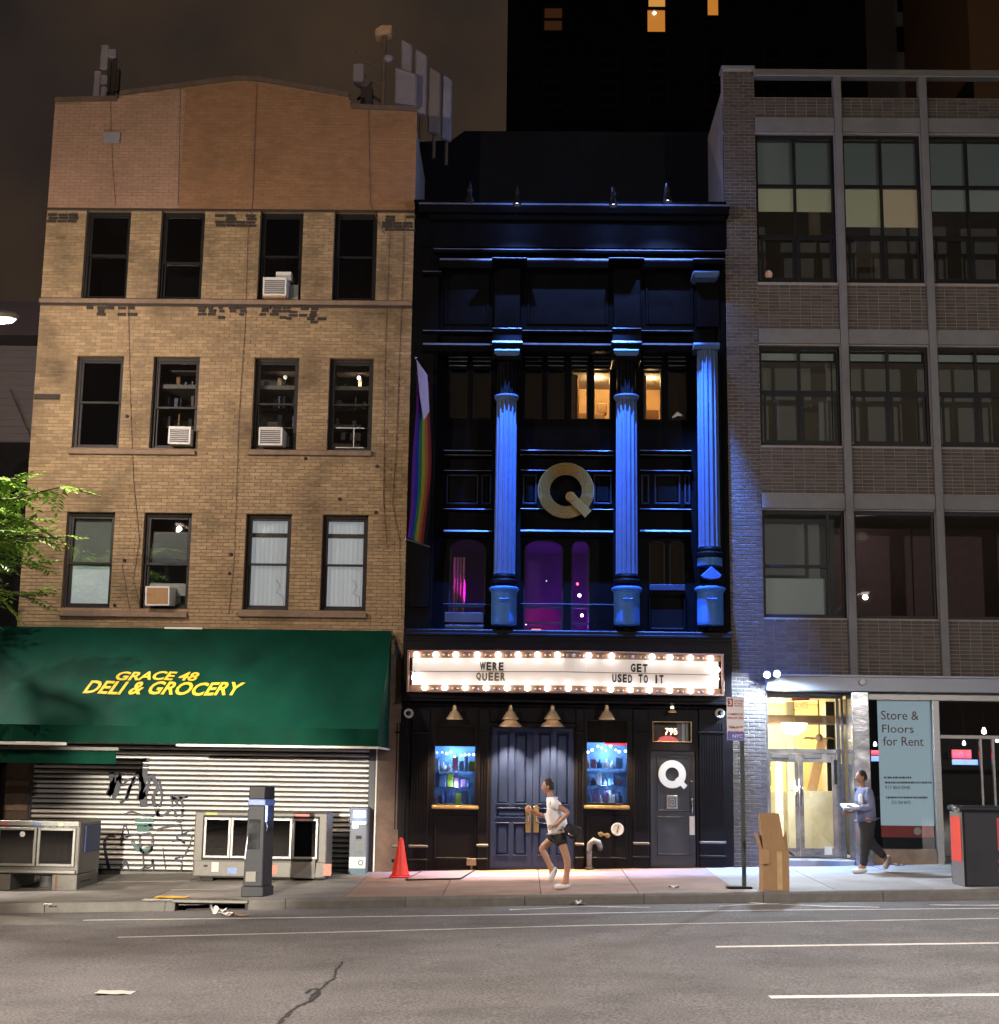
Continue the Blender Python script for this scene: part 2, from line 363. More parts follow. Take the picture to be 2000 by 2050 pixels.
# the pavement flags, each its own slab with open joints
def slab(x0, x1, y0, y1, mat):
    b = MB(); g = .006
    c = [(x0+g, y0(x0) if callable(y0) else y0+g), (x1-g, y0(x1) if callable(y0) else y0+g), (x1-g, y1-g), (x0+g, y1-g)]
    dz = random.uniform(-.004, .004)
    vt = [(x, y, side_z(x, y)+dz) for x, y in c]; vb = [(x, y, side_z(x, y)-.08) for x, y in c]
    b.add(vb+vt, [(4, 5, 6, 7), (0, 1, 5, 4), (1, 2, 6, 5), (2, 3, 7, 6), (3, 0, 4, 7)])
    return b.build('slab', mat, walk)
x = -16.4
while x < 16:
    x1 = x+1.52
    mt = M['slab'] if x1 < -2.0 else (M['slab_red'] if x < 3.2 else M['slab_grey'])
    slab(x, x1, lambda q: KY(q)+.17, -2.85, mt); slab(x, x1, -2.85, -1.42, mt); slab(x, x1, -1.42, .3, mt)
    x = x1
# kerb stones
DR = (W(352, 1805, -4.5)[0], W(492, 1805, -4.5)[0])
x = -16.4
while x < 16:
    x1 = x+1.83; cuts = [(x, x1)]
    if x < DR[1] and x1 > DR[0]: cuts = [(a, b_) for a, b_ in ((x, min(x1, DR[0])), (max(x, DR[1]), x1)) if b_-a > .05]
    for a, b_ in cuts:
        g = .005; vs = []
        for q in (a+g, b_-g):
            y0 = KY(q); zt = side_z(q, y0)
            vs += [(q, y0-.012, road_z(q, y0)-.1), (q, y0, zt-.03), (q, y0+.028, zt+.002), (q, y0+.165, zt+.004), (q, y0+.165, zt-.25)]
        MB().add(vs, [(0, 1, 2, 3, 4), (9, 8, 7, 6, 5)]+[(i, i+5, (i+1) % 5+5, (i+1) % 5) for i in range(5)]).build('kerb_stone', M['kerb'], walk)
    x = x1
# storm drain in the kerb
xa, xb = DR; y0 = KY(xa)
dr = thing('storm_drain', 'dark storm drain mouth cut into the kerb below the deli', 'drain', ((xa+xb)/2, y0, road_z(xa, y0)))
zt = side_z((xa+xb)/2, y0); zr = road_z((xa+xb)/2, y0)
MB().box(xa, xb, y0+.55, y0+.6, zr-.4, zt-.03).box(xa, xb, y0, y0+.6, zr-.4, zr-.36).box(xa-.03, xa, y0, y0+.6, zr-.4, zt-.03).box(xb, xb+.03, y0, y0+.6, zr-.4, zt-.03).build('basin', M['soot'], dr)
MB().box(xa-.04, xb+.04, y0-.02, y0+.3, zt-.035, zt+.012).build('iron_lip', M['steel_dull'], dr, bevel=.008)
MB().box((xa+xb)/2-.02, (xa+xb)/2+.02, y0+.05, y0+.09, zr-.36, zt-.03).build('post', M['soot'], dr)
# kerb ramp lump at the left edge
p = gpt(60, 1850, road_z)
b = MB(); vs = []
for i in range(9):
    t = i/8; xx = p.x-1.8+t*2.4; h = .11*math.sin(math.pi*min(1, .35+t*.65))
    vs += [(xx, p.y-.30+.2*t, road_z(xx, p.y)), (xx, p.y-.22+.2*t, road_z(xx, p.y)+h), (xx, p.y+.35, road_z(xx, p.y)+h*1.05), (xx, p.y+.8, road_z(xx, p.y))]
b.add(vs, [(i*4+j, i*4+4+j, i*4+5+j, i*4+1+j) for i in range(8) for j in range(3)])
tag(b.build('kerb_ramp', M['kerb'], None, smooth=True), kind='structure')

# painted lines on the road
def marking(pts, w, ragged=.012, mat=None, name='lane_marking', dz=.004):
    b = MB(); P = []
    for (q0, q1) in zip(pts[:-1], pts[1:]):
        a, c = gpt(*q0, road_z), gpt(*q1, road_z); n = max(2, int((c-a).length/.25))
        P += [a.lerp(c, i/n) for i in range(n)]
    P.append(gpt(*pts[-1], road_z)); vs = []
    for p_ in P:
        for s_ in (-1, 1):
            yy = p_.y + s_*(w/2+random.uniform(-ragged, ragged)); vs.append((p_.x, yy, road_z(p_.x, yy)+dz))
    b.add(vs, [(2*i, 2*i+2, 2*i+3, 2*i+1) for i in range(len(P)-1)])
    return b.build(name, mat or M['marking'], road)
marking([(235, 1877), (700, 1866), (1180, 1853), (1700, 1844), (2120, 1837)], .085)
marking([(150, 1843), (560, 1838), (1000, 1832), (1500, 1823), (2100, 1818)], .10)
marking([(1433, 1896), (1800, 1891), (2200, 1886)], .13)
marking([(1541, 1997), (1800, 1994), (2300, 1989)], .15)
for q in ([(1440, 1815), (1500, 1811), (1560, 1810)], [(1500, 1808), (1650, 1815), (1760, 1817)], [(1020, 1822), (1180, 1815), (1300, 1817)], [(1860, 1812), (1930, 1813), (2050, 1812)]):
    marking(q, .12, .05, dz=.006)
b = MB()                                                   # the long crack
pts = [(556, 2050), (575, 2032), (592, 2018), (604, 2012), (620, 2004), (628, 1992), (648, 1975), (664, 1962), (672, 1958), (672, 1944), (682, 1932), (686, 1926)]
rc = random.Random(5); fine = []
for q0, q1 in zip(pts[:-1], pts[1:]):
    for k in range(5): fine.append((q0[0]+(q1[0]-q0[0])*k/5+rc.uniform(-2.6, 2.6), q0[1]+(q1[1]-q0[1])*k/5+rc.uniform(-1.2, 1.2)))
fine.append(pts[-1]); vs = []
for i, q in enumerate(fine):
    p_ = gpt(*q, road_z); w_ = (.016*(1-i/len(fine)*.7)+.004)*rc.uniform(.4, 1.5)
    for s_ in (-1, 1): vs.append((p_.x+s_*w_, p_.y-s_*w_*.6, road_z(p_.x, p_.y)+.004))
b.add(vs, [(2*i, 2*i+1, 2*i+3, 2*i+2) for i in range(len(fine)-1)])
b.build('crack', M['tar'], road)
b = MB(); vs = []
for i, q in enumerate([(612, 1990), (622, 1982), (636, 1980), (640, 1990), (622, 2006)]):
    p_ = gpt(*q, road_z)
    for s_ in (-1, 1): vs.append((p_.x+s_*.014, p_.y-s_*.01, road_z(p_.x, p_.y)+.007))
b.add(vs, [(2*i, 2*i+1, 2*i+3, 2*i+2) for i in range(4)]); b.build('crack', M['tar'], road)

# ================================================================== brick helper
def bricks(parent, regions, bw, bh, j, yf, bond, mat, proud=.009, n_single=0, inside=None, order=None):
    """lay whole courses over the regions (x0,x1,z0,z1); the n_single largest in view are single pieces"""
    px_, pz = bw+j, bh+j; lst = []
    for (x0, x1, z0, z1) in regions:
        k = 0; z = z0+j
        while z+bh <= z1+.001:
            o = (px_/2 if (bond and k % 2) else 0)
            xx = x0-o
            while xx < x1:
                a, c = max(xx, x0), min(xx+bw, x1)
                if c-a > .012 and (inside is None or inside((a+c)/2, z+bh)): lst.append((a, c, z, z+bh))
                xx += px_
            z += pz; k += 1
    single = []
    if n_single:
        full = [q for q in lst if abs(q[1]-q[0]-bw) < 1e-6]; full.sort(key=order or (lambda q: q[2]))
        single = full[:n_single]
        ss = set(single); lst = [q for q in lst if q not in ss]
        me = MB().box(-bw/2, bw/2, 0, proud+.01, -bh/2, bh/2).mesh('brick', mat, bevel=.004)
        for q in single:
            o = bpy.data.objects.new('brick', me); COL.objects.link(o); o.parent = parent
            o.location = Vector(((q[0]+q[1])/2, yf-proud-random.uniform(0, .003), (q[2]+q[3])/2)) - off(parent)
    b = MB(); rn = []
    for (a, c, z0, z1) in lst:
        y0 = yf-proud-random.uniform(0, .004); r_ = random.random()
        b.add([(a, y0, z0), (c, y0, z0), (c, y0, z1), (a, y0, z1), (a, yf+.002, z0), (c, yf+.002, z0), (c, yf+.002, z1), (a, yf+.002, z1)],
              [(0, 1, 2, 3), (0, 4, 5, 1), (1, 5, 6, 2), (2, 6, 7, 3), (3, 7, 4, 0)]); rn += [r_-.5]*8
    o = b.build('brickwork', mat, parent, rnd=rn); o['kind'] = 'stuff'
    return o
def minus(x0, x1, z0, z1, holes):
    """split a rectangle into course-friendly strips that leave out the holes"""
    zs = sorted({z0, z1, *[max(z0, min(z1, h[2])) for h in holes], *[max(z0, min(z1, h[3])) for h in holes]}); out = []
    for a, c in zip(zs[:-1], zs[1:]):
        if c-a < .02: continue
        mid = (a+c)/2; hs = sorted([h for h in holes if h[2] < mid < h[3]]); xx = x0
        for h in hs:
            if h[0]-xx > .03: out.append((xx, h[0], a, c))
            xx = max(xx, h[1])
        if x1-xx > .03: out.append((xx, x1, a, c))
    return out

# ================================================================== tan brick building (left)
LX0, LX1 = -9.60, -2.25
LB = thing('brick_building', 'tan brick building with a low gabled parapet above the green deli awning', 'building', ((LX0+LX1)/2, 0, side_z(-6, 0)))
ROOF = [(LX0, W(110, 203)[1]), (W(236, 196)[0], W(236, 200)[1]), (W(240, 190)[0], W(240, 190)[1]), (W(470, 160)[0], W(470, 160)[1]), (W(515, 161)[0], W(515, 161)[1]),
        (W(698, 193)[0], W(698, 193)[1]), (W(704, 216)[0], W(704, 216)[1]), (LX1, W(842, 222)[1])]
def roof_z(x):
    for (a, c) in zip(ROOF[:-1], ROOF[1:]):
        if a[0] <= x <= c[0]: return a[1] + (c[1]-a[1])*(x-a[0])/max(1e-6, c[0]-a[0])
    return ROOF[-1][1]
ZL = W(460, 419)[1]                                        # lintel line under the refaced gable
rows = [((168, 258), (319, 407), (518, 605), (667, 754), 424, 599), ((149, 243), (303, 396), (506, 596), (657, 746), 715, 899), ((128, 225), (284, 380), (489, 581), (643, 735), 1028, 1220)]
WH = []
for r_ in rows:
    for c_ in r_[:4]:
        a, b_, _, _ = PR(c_[0], c_[1], r_[4], r_[5])
        WH.append((a, b_, W(450, r_[5])[1], W(450, r_[4])[1]))
WH = [(round(h[0], 3), round(h[1], 3), round(h[2], 3), round(h[3], 3)) for h in WH]
for i in range(4): WH[i] = (WH[i][0], WH[i][1], WH[i][2], ZL-.03)
STORE_TOP = 4.05
b = MB().wall(LX0, LX1, STORE_TOP, ZL, 0, WH, .28)
b.add([(LX0, 0, ZL)]+[(x_, 0, z_) for x_, z_ in ROOF]+[(LX1, 0, ZL)], [tuple(range(len(ROOF)+1, -1, -1))])
b.build('wall', M['mortar_tan'], LB)
b = MB()                                                   # side walls, back, roof, floors close the rooms off
b.box(LX0, LX0+.02, .02, 12, -1, 14.9).box(LX1-.02, LX1, .02, 12, -1, 14.6).box(LX0, LX1, 12, 12.1, -1, 14.6).box(LX0+.02, LX1-.02, .3, 12, 14.2, 14.3)
for z_ in (4.1, 6.35, 7.9, 9.3, 11.0, 12.95): b.box(LX0+.02, LX1-.02, .29, 11.9, z_-.04, z_+.04)
b.box(LX0+.02, LX1-.02, 3.0, 3.05, -1, 14.2)
b.build('shell', M['room'], LB)
bricks(LB, minus(LX0, LX1, STORE_TOP, ZL-.035, WH), .200, .057, .010, 0, True, M['brick_tan'], n_single=300, order=lambda q: (q[2] < 4.55, q[2]))
PX = W(366, 300)[0]  # edge of the pinker bricks that paint in lamplight
bricks(LB, [(LX0, PX-.004, ZL, 16)], .200, .057, .010, 0, True, M['brick_pink'], inside=lambda x_, z_: z_ < roof_z(x_)-.02, proud=.006)
bricks(LB, [(PX, LX1, ZL, 16)], .200, .057, .010, 0, True, M['brick_upper'], inside=lambda x_, z_: z_ < roof_z(x_)-.02, proud=.006)
# coping
for (a, c) in zip(ROOF[:-1], ROOF[1:]):
    if c[0]-a[0] < .15: continue
    MB().prism([(a[0], a[1]-.02), (c[0], c[1]-.02), (c[0], c[1]+.075), (a[0], a[1]+.075)], 'y', -.045, .35).build('coping', M['roofbrown'], LB)
# lintel band, sooty stumps of the lost cornice, sills
b = MB().box(LX0-.01, LX1, -.03, .01, ZL-.045, ZL-.005); b.build('lintel', M['soot'], LB, bevel=.006)
for (x0, x1, y0, y1) in ((98, 152, 428, 446), (436, 498, 430, 452), (775, 822, 432, 462)):
    a, c, z0, z1 = PR(x0, x1, y0, y1); bb = MB()
    zz = z1
    while zz > z0:
        u = a-random.uniform(0, .1)
        while u < c:
            if random.random() < .8: bb.box(u, u+.19, -.012-random.uniform(0, .02), .0, zz-.057, zz)
            u += .205
        zz -= .067
    bb.build('cornice_stump', M['soot'], LB)['kind'] = 'stuff'
z0, z1 = W(450, 610)[1], W(450, 601)[1]
MB().box(LX0-.02, LX1, -.07, .0, z0, z1).build('string_course', M['stone_sill'], LB, bevel=.012)
MB().box(LX0-.01, LX1, -.03, .0, z0-.05, z0-.004).build('string_course', M['soot'], LB, bevel=.008)
for (x0, x1, y0, y1) in ((405, 497, 614, 640), (527, 580, 614, 638), (582, 638, 616, 643), (180, 262, 614, 628)):
    a, c, z0, z1 = PR(x0, x1, y0, y1); bb = MB(); zz = z1
    while zz > z0:
        u = a-random.uniform(0, .1); fz = (z1-zz)/(z1-z0)
        while u < c:
            if random.random() < .85-.5*fz: bb.box(u, u+random.uniform(.09, .19), -.012-random.uniform(0, .045), .0, zz-.057, zz)
            u += .205
        zz -= .067
    bb.build('broken_bracket', M['soot'], LB)['kind'] = 'stuff'
for (x0, x1, y0, y1) in ((138, 392, 901, 911), (496, 745, 903, 913), (120, 376, 1223, 1236), (478, 734, 1225, 1237)):
    a, c, z0, z1 = PR(x0, x1, y0, y1)
    MB().box(a, c, -.09, .02, z0, z1).build('sill', M['stone_sill'], LB, bevel=.012)

def sash_window(parent, h, frame, meet=.5, glass='glass', blind=None, stuff=None, Y=.13):
    x0, x1, z0, z1 = h; t = .055
    w_ = MB().frame(x0+.003, x1-.003, z0+.003, z1-.003, Y, Y+.12, t, .06)
    o = w_.build('window', frame, parent, bevel=.006)
    zm = z0+(z1-z0)*meet
    MB().frame(x0+t, x1-t, zm, z1-.06, Y+.02, Y+.055, .045).build('sash', frame, o, bevel=.005)
    MB().frame(x0+t, x1-t, z0+.06, zm+.05, Y+.06, Y+.095, .045).build('sash', frame, o, bevel=.005)
    box('pane', M[glass], o, x0+t+.045, x1-t-.045, Y+.036, Y+.040, zm+.045, z1-.105)
    box('pane', M[glass], o, x0+t+.045, x1-t-.045, Y+.076, Y+.080, z0+.105, zm+.005)
    return o
def drape(parent, name, x0, x1, z0, z1, y, mat, folds=7, amp=.02):
    b = MB(); n = folds*6; vs = []
    ph = random.uniform(0, 6)
    for i in range(n+1):
        u = i/n; yy = y+amp*math.sin(u*folds*2*math.pi+ph)+amp*.5*math.sin(u*folds*4.7*math.pi)
        vs += [(x0+(x1-x0)*u, yy, z0), (x0+(x1-x0)*u, yy, z1)]
    b.add(vs, [(2*i, 2*i+2, 2*i+3, 2*i+1) for i in range(n)]); return b.build(name, mat, parent, smooth=True)
def air_con(h, fx, fz, w_, hh, label, Y=-.22, tilt=False):
    """window air conditioner: case, bezel, grille louvres, side flap"""
    x0, z0 = h[0]+fx, h[2]+fz
    t = thing('air_conditioner', label, 'air conditioner', (x0+w_/2, 0, z0), 'window air conditioners on the tan brick building')
    MB().box(x0, x0+w_, Y+.02, .35, z0, z0+hh).build('case', M['white_plastic'], t, bevel=.012)
    MB().frame(x0-.004, x0+w_+.004, z0-.004, z0+hh+.004, Y, Y+.022, .035).build('bezel', M['white_plastic'], t, bevel=.005)
    b_ = MB(); n = 7
    for k in range(n):
        zz = z0+.04+(hh-.08)*k/n; b_.box(x0+.035, x0+w_-.035, Y+.004, Y+.018, zz, zz+(hh-.08)/n*.62)
    b_.build('louvre', M['grille'], t)
    t.rotation_euler = (random.uniform(.02, .07), random.uniform(-.03, .03), random.uniform(-.05, .05))
    return t
CUR = em('lit_lace_curtain', (.86, .87, .92), .34, (.72, .72, .74))  # curtain glow put into the material in place of room light
wins = []
specs = {0: dict(glass='glass_dark'), 1: dict(glass='glass_dark', meet=.42), 2: dict(glass='glass_dark'), 3: dict(glass='glass_dark'),
         4: dict(glass='glass_dark'), 5: dict(glass='glass', meet=.45), 6: dict(), 7: dict(), 8: dict(meet=.46), 9: dict(meet=.46), 10: dict(meet=.47), 11: dict(meet=.47)}
for i, h in enumerate(WH):
    wins.append(sash_window(LB, h, M['brown_frame'] if i >= 4 else M['black_frame'], **specs[i]))
def inside(i, name, mat, fx0, fx1, fz0, fz1, y=.30, d=.03):
    h = WH[i]; w_, hh = h[1]-h[0], h[3]-h[2]
    return box(name, mat, wins[i], h[0]+w_*fx0, h[0]+w_*fx1, y, y+d, h[2]+hh*fz0, h[2]+hh*fz1)
inside(4, 'blind', pm('navy_window_board', (.03, .032, .045), .6, var=.2), .06, .94, .03, .97, .245, .02)
inside(1, 'blind', M['blind_grey'], .12, .88, .06, .30, .27)
inside(0, 'blind', pm('dim_room_divider', (.05, .05, .05), .7), .25, .75, .05, .42, .6)
inside(8, 'blind', M['blind_grey'], .1, .9, .45, .97, .26); inside(8, 'blind', em('lit_paper_blind', (.8, .88, .9), .30, (.6, .64, .64)), .1, .9, .03, .45, .27)  # paper blind glows by itself in place of room light
inside(9, 'blind', M['blind_grey'], .1, .9, .48, .8, .27); inside(9, 'blind', M['blind_white'], .1, .9, .15, .28, .27)
for i in (10, 11):
    h = WH[i]; drape(wins[i], 'curtain', h[0]+.06, h[1]-.06, h[2]+.06, h[3]-.08, .34, CUR, 9, .014)
    pts = [(h[0]+.60-.03*(i == 10), .262, h[2]+.62), (h[0]+.66, .262, h[2]+.5), (h[0]+.6, .262, h[2]+.36), (h[0]+.72, .262, h[2]+.3), (h[0]+.74, .262, h[2]+.12)]
    MB().tube(pts, .005, 5).build('cord', M['blind_grey'], wins[i])
# cluttered shelves behind the two right middle windows, lit by a small ceiling bulb
for i in (5, 6, 7):
    h = WH[i]; s_ = MB()
    for k in range(4):
        zz = h[2]+.55+.38*k; s_.box(h[0]+.06, h[1]-.06, .55, .85, zz, zz+.03)
    s_.build('shelf', M['roofbrown'], wins[i]); 
    for k in range(3):
        xx = h[0]+.1
        while xx < h[1]-.15:
            w_ = random.uniform(.03, .10); zz = h[2]+.585+.38*k
            box('book', random.choice([M['stone_sill'], M['cardboard'], M['room'], M['jacket'], M['roofbrown'], M['black_frame'], M['black_frame']]), wins[i], xx, xx+w_, .56, .72, zz, zz+random.uniform(.12, .28)); xx += w_+random.uniform(.005, .30)
for i, e in ((6, 2.2), (7, 5.0), (9, 1.5)):
    h = WH[i]; c = ((h[0]+h[1])/2+.1, .42, h[3]-.28)
    bl = MB().lathe([(.001, 0), (.03, .015), (.04, .04), (.03, .07), (.001, .085)], (c[0], c[1], c[2]-.04), 10).build('bulb', em('small_room_bulb', (1, .9, .75), 5 if i != 6 else .8), wins[i], smooth=True)
    light('bulb_light', 'POINT', (c[0], c[1]+.06, c[2]-.1), e, (1, .82, .6), wins[i], .04)
AC1 = air_con(WH[2], .16, .03, .46, .36, 'air conditioner with a grey screen in the top row, third window from the left')
air_con(WH[5], .42, .05, .42, .34, 'air conditioner in the middle row, second window from the left')
air_con(WH[6], .19, .05, .45, .35, 'air conditioner in the middle row, third window from the left')
T9 = air_con(WH[9], .17, .05, .46, .36, 'air conditioner with a tan face low in the bottom row, second window')
h = WH[9]; MB().box(h[0]+.205, h[0]+.595, -.228, -.217, h[2]+.085, h[2]+.375).build('tan_board', M['cardboard'], T9)
h = WH[2]; MB().box(h[0]+.36, h[0]+.66, .02, .2, h[2]+.40, h[2]+.57).build('insulating_panel', M['white_plastic'], AC1); MB().box(h[0]+.63, h[1]-.06, .07, .09, h[2]+.02, h[2]+.32).build('side_flap', M['blind_grey'], AC1)
MB().box(h[0]+.14, h[0]+.6, -.16, .1, h[2]+.002, h[2]+.028).build('support_plank', M['cardboard'], AC1)
h = WH[7]; MB().box(h[0]+.16, h[1]-.16, .10, .125, h[2]+.46, h[2]+.475).box(h[0]+.5, h[0]+.515, .10, .125, h[2]+.08, h[2]+.46).box(h[0]+.16, h[1]-.16, .10, .125, h[2]+.07, h[2]+.085).build('insect_screen', M['white_plastic'], wins[7])
# cables, a junction box, anchor plates, stains on the brick
def cable(pts, r=.0045, name='cable', mat=None):
    MB().tube([(W(*q)[0], -.03+random.uniform(-.008, .008), W(*q)[1]) for q in pts], r, 5).build(name, mat or M['roofbrown'], LB)
cable([(222, 205), (224, 270), (226, 330), (232, 412)]); cable([(362, 172), (360, 300), (357, 412)], .005)
cable([(515, 165), (510, 300), (506, 412), (497, 470), (492, 640), (478, 850), (470, 1120), (458, 1230)], .005)
cable([(258, 620), (262, 800), (268, 960), (280, 1080), (268, 1160), (282, 1220)], .005); cable([(782, 430), (772, 700), (768, 1000), (775, 1100)], .005)
cable([(738, 215), (742, 412), (770, 470)], .006); cable([(812, 430), (800, 720), (793, 900), (786, 1010), (800, 1080), (805, 1240)], .005)
cable([(245, 1130), (252, 1170), (262, 1230)], .006)
a, c, z0, z1 = PR(208, 242, 266, 288); MB().box(a, c, -.07, -.012, z0, z1).build('junction_box', M['antenna'], LB, bevel=.01)
for q in ((255, 834), (250, 1122), (463, 1110), (460, 1148), (755, 934), (680, 1000), (753, 1026), (72, 1034), (70, 1056), (230, 1212), (612, 918)):
    X, Z = W(*q); MB().lathe([(.035, 0), (.035, .02), (.012, .03), (.001, .034)], (X, -.012, Z), 8, 'y').build('anchor_plate', M['soot'], LB)
a, c, z0, z1 = PR(70, 121, 790, 800); MB().box(a, c, -.05, -.012, z0, z1).build('iron_strap', M['soot'], LB, bevel=.008)

# shopfront: shutter box, piers
SBZ = W(400, 1752)[1]; SX0, SX1 = W(60, 1620)[0], W(736, 1620)[0]
SY = .10
box('shop_back', M['soot'], LB, LX0, LX1, .35, .4, -1, STORE_TOP)
box('pier', M['wood_pier'], LB, LX0, SX0-.03, -.02, .35, -1, STORE_TOP, bevel=.01)
for k, q in enumerate((1560, 1610, 1650)):
    z_ = W(30, q)[1]; box('pier_band', M['stone_sill'], LB, LX0, SX0-.04, -.045, -.022, z_-.12, z_-.02, bevel=.01)
box('pier', M['wood_pier'], LB, W(752, 1620)[0], LX1-.01, -.06, .35, -1, STORE_TOP, bevel=.012)
SH = thing('roller_shutter', 'closed ribbed metal roller shutter covered in graffiti under the green awning', 'shutter', ((SX0+SX1)/2, SY, SBZ))
pitch = .0912
prof = [(SY+.050, .026), (SY+.018, .027), (SY-.004, .030), (SY-.020, .038), (SY-.025, .050), (SY-.024, .062), (SY-.016, .076), (SY+.004, .086), (SY+.040, .0912)]
me = None; z = SBZ+.05; ns = int((W(400, 1496)[1]-SBZ)/pitch)+2
b = MB(); b.add([(xx, y_-SY, z_) for xx in ((SX0-SX1)/2, (SX1-SX0)/2) for y_, z_ in prof], [(i, i+9, i+10, i+1) for i in range(8)])
me = b.mesh('slat', M['shutter'], smooth=True)
for k in range(ns):
    o = bpy.data.objects.new('slat', me); COL.objects.link(o); o.parent = SH
    o.location = Vector(((SX0+SX1)/2, SY+random.uniform(-.003, .003), z+k*pitch))-off(SH); o.rotation_euler = (random.uniform(-.02, .02), random.uniform(-.0012, .0012), 0)
MB().box(SX0, SX1, SY+.051, SY+.06, SBZ, W(400, 1496)[1]+.3).build('backing', M['soot'], SH)  # dark sheet painting shade into the gaps between slats
MB().box(SX0, SX1, SY-.03, SY+.03, SBZ-.02, SBZ+.05).build('bottom_bar', M['steel_dull'], SH, bevel=.008)
MB().box(SX0-.10, SX0, SY-.08, SY+.1, SBZ-.15, W(400, 1500)[1]+.3).build('guide_rail', M['grey_post'], SH, bevel=.008)
MB().box(SX1, SX1+.13, SY-.10, SY+.1, SBZ-.15, W(400, 1496)[1]+.3).build('guide_rail', M['grey_post'], SH, bevel=.008)
MB().box(SX1+.135, SX1+.165, SY-.16, SY-.10, SBZ-.12, W(740, 1492)[1]+.2).build('edge_trim', M['white_rail'], SH)
# graffiti: sprayed strokes lying on the slats
def stroke(pts, w_=.028, mat=None):
    P = [(W(a, c, SY-.02)) for a, c in pts]; vs = []; n = len(P)
    for i, (X, Z) in enumerate(P):
        a, c = P[max(0, i-1)], P[min(n-1, i+1)]; dx, dz = c[0]-a[0], c[1]-a[1]; l = math.hypot(dx, dz) or 1
        ww = w_*random.uniform(.6, 1.05)
        vs += [(X-dz/l*ww, SY-.026, Z+dx/l*ww), (X+dz/l*ww, SY-.026, Z-dx/l*ww)]
    return MB().add(vs, [(2*i, 2*i+1, 2*i+3, 2*i+2) for i in range(n-1)]).build('graffiti', mat or M['ink'], SH)
def Z1(pts): return [(a*.2206, 1440+c*.2206) for a, c in pts]
def curvy(pts, k=5):
    P = [Vector((a, c)) for a, c in pts]; out = []
    for i in range(len(P)-1):
        p0, p1, p2, p3 = P[max(0, i-1)], P[i], P[i+1], P[min(len(P)-1, i+2)]
        for j in range(k):
            t = j/k; q = .5*((2*p1)+(-p0+p2)*t+(2*p0-5*p1+4*p2-p3)*t*t+(-p0+3*p1-3*p2+p3)*t**3); out.append((q.x, q.y))
    out.append((P[-1].x, P[-1].y)); return out
for pts, w_ in (([(1010, 480), (1020, 620), (985, 690), (1040, 560), (1080, 520), (1060, 640), (1030, 720)], .06), ([(1085, 490), (1110, 600), (1150, 560), (1230, 540), (1180, 620), (1140, 720), (1090, 760)], .035),
                ([(1320, 350), (1310, 480), (1290, 640), (1310, 800)], .09), ([(1250, 500), (1300, 600), (1260, 720), (1330, 660), (1370, 520), (1430, 620), (1390, 720), (1440, 880)], .045),
                ([(1150, 740), (1180, 620), (1250, 480), (1300, 560)], .03), ([(1450, 560), (1470, 720), (1430, 860), (1490, 870), (1560, 800), (1560, 690), (1620, 780)], .03),
                ([(1560, 720), (1700, 705), (1640, 690), (1660, 800), (1630, 960), (1590, 820), (1680, 830)], .03), ([(1130, 860), (1200, 840), (1300, 870), (1400, 880)], .022),
                ([(1050, 1070), (990, 1060), (950, 1120), (965, 1250), (1000, 1390)], .03), ([(1000, 1380), (1080, 1395), (1140, 1290), (1180, 1380), (1240, 1390), (1320, 1340)], .026), ([(1300, 1200), (1310, 1330), (1370, 1340), (1385, 1270), (1400, 1390)], .024),
                ([(1100, 1150), (1130, 960), (1170, 1060), (1090, 1080), (1260, 1040)], .022), ([(1420, 1010), (1500, 980), (1640, 975), (1660, 1040), (1760, 990)], .024), ([(1560, 1110), (1640, 1090), (1680, 1130), (1600, 1060), (1740, 1060), (1690, 1210), (1650, 1260)], .024),
                ([(1640, 1250), (1590, 1270), (1650, 1300), (1640, 1380), (1600, 1390)], .024), ([(1480, 1160), (1490, 1260), (1510, 1390)], .018), ([(1270, 1050), (1285, 1200), (1370, 1190), (1380, 1050), (1270, 1050)], .03)):
    stroke(curvy(Z1(pts)), w_)
for pts, w_ in (([(1225, 930), (1330, 935), (1400, 930)], .09), ([(1240, 990), (1330, 990), (1380, 960)], .07), ([(1200, 1100), (1260, 1180), (1390, 1170)], .05)): stroke(curvy(Z1(pts)), w_, M['ink_teal'])

# ------------------------------------------------------------------ green awning
AY = -2.1
at = W(450, 1259, -.06)[1]; am = W(450, 1456, AY)[1]; ab = W(450, 1490, AY)[1]
ax1t, ax1b = W(787, 1262, -.06)[0], W(757, 1470, AY)[0]
AX0 = -10.4
AW = thing('awning', 'long green deli awning with yellow lettering above the roller shutter', 'awning', (-6, -.06, ab))
n = 80; m_ = 10; b = MB(); vs = []
def awn_sag(x_, t): return -.016*math.sin(math.pi*min(1, max(0, t)))**.8*abs(math.sin(math.pi*(x_-AX0)/1.31))-.008*math.sin(x_*9.0+t*5)*t*(1-t)*2
for j in range(m_+1):
    t = j/m_
    for i in range(n+1):
        xx = AX0+(ax1b-AX0)*i/n; sag = awn_sag(xx, t)
        vs.append((xx, -.06+(AY+.06)*t-sag*.4, at+(am-at)*t+sag))
b.add(vs, [(j*(n+1)+i, (j+1)*(n+1)+i, (j+1)*(n+1)+i+1, j*(n+1)+i+1) for j in range(m_) for i in range(n)])
b.build('canopy', M['green'], AW, smooth=True)
b = MB(); vs = []
for i in range(n+1):
    xx = AX0+(ax1b-AX0)*i/n
    vs += [(xx, AY, am+.004), (xx, AY+.018*math.sin(i*1.1)+.01*math.sin(i*.37), ab)]
b.add(vs, [(2*i, 2*i+1, 2*i+3, 2*i+2) for i in range(n)]); b.build('valance', M['green'], AW, smooth=True)
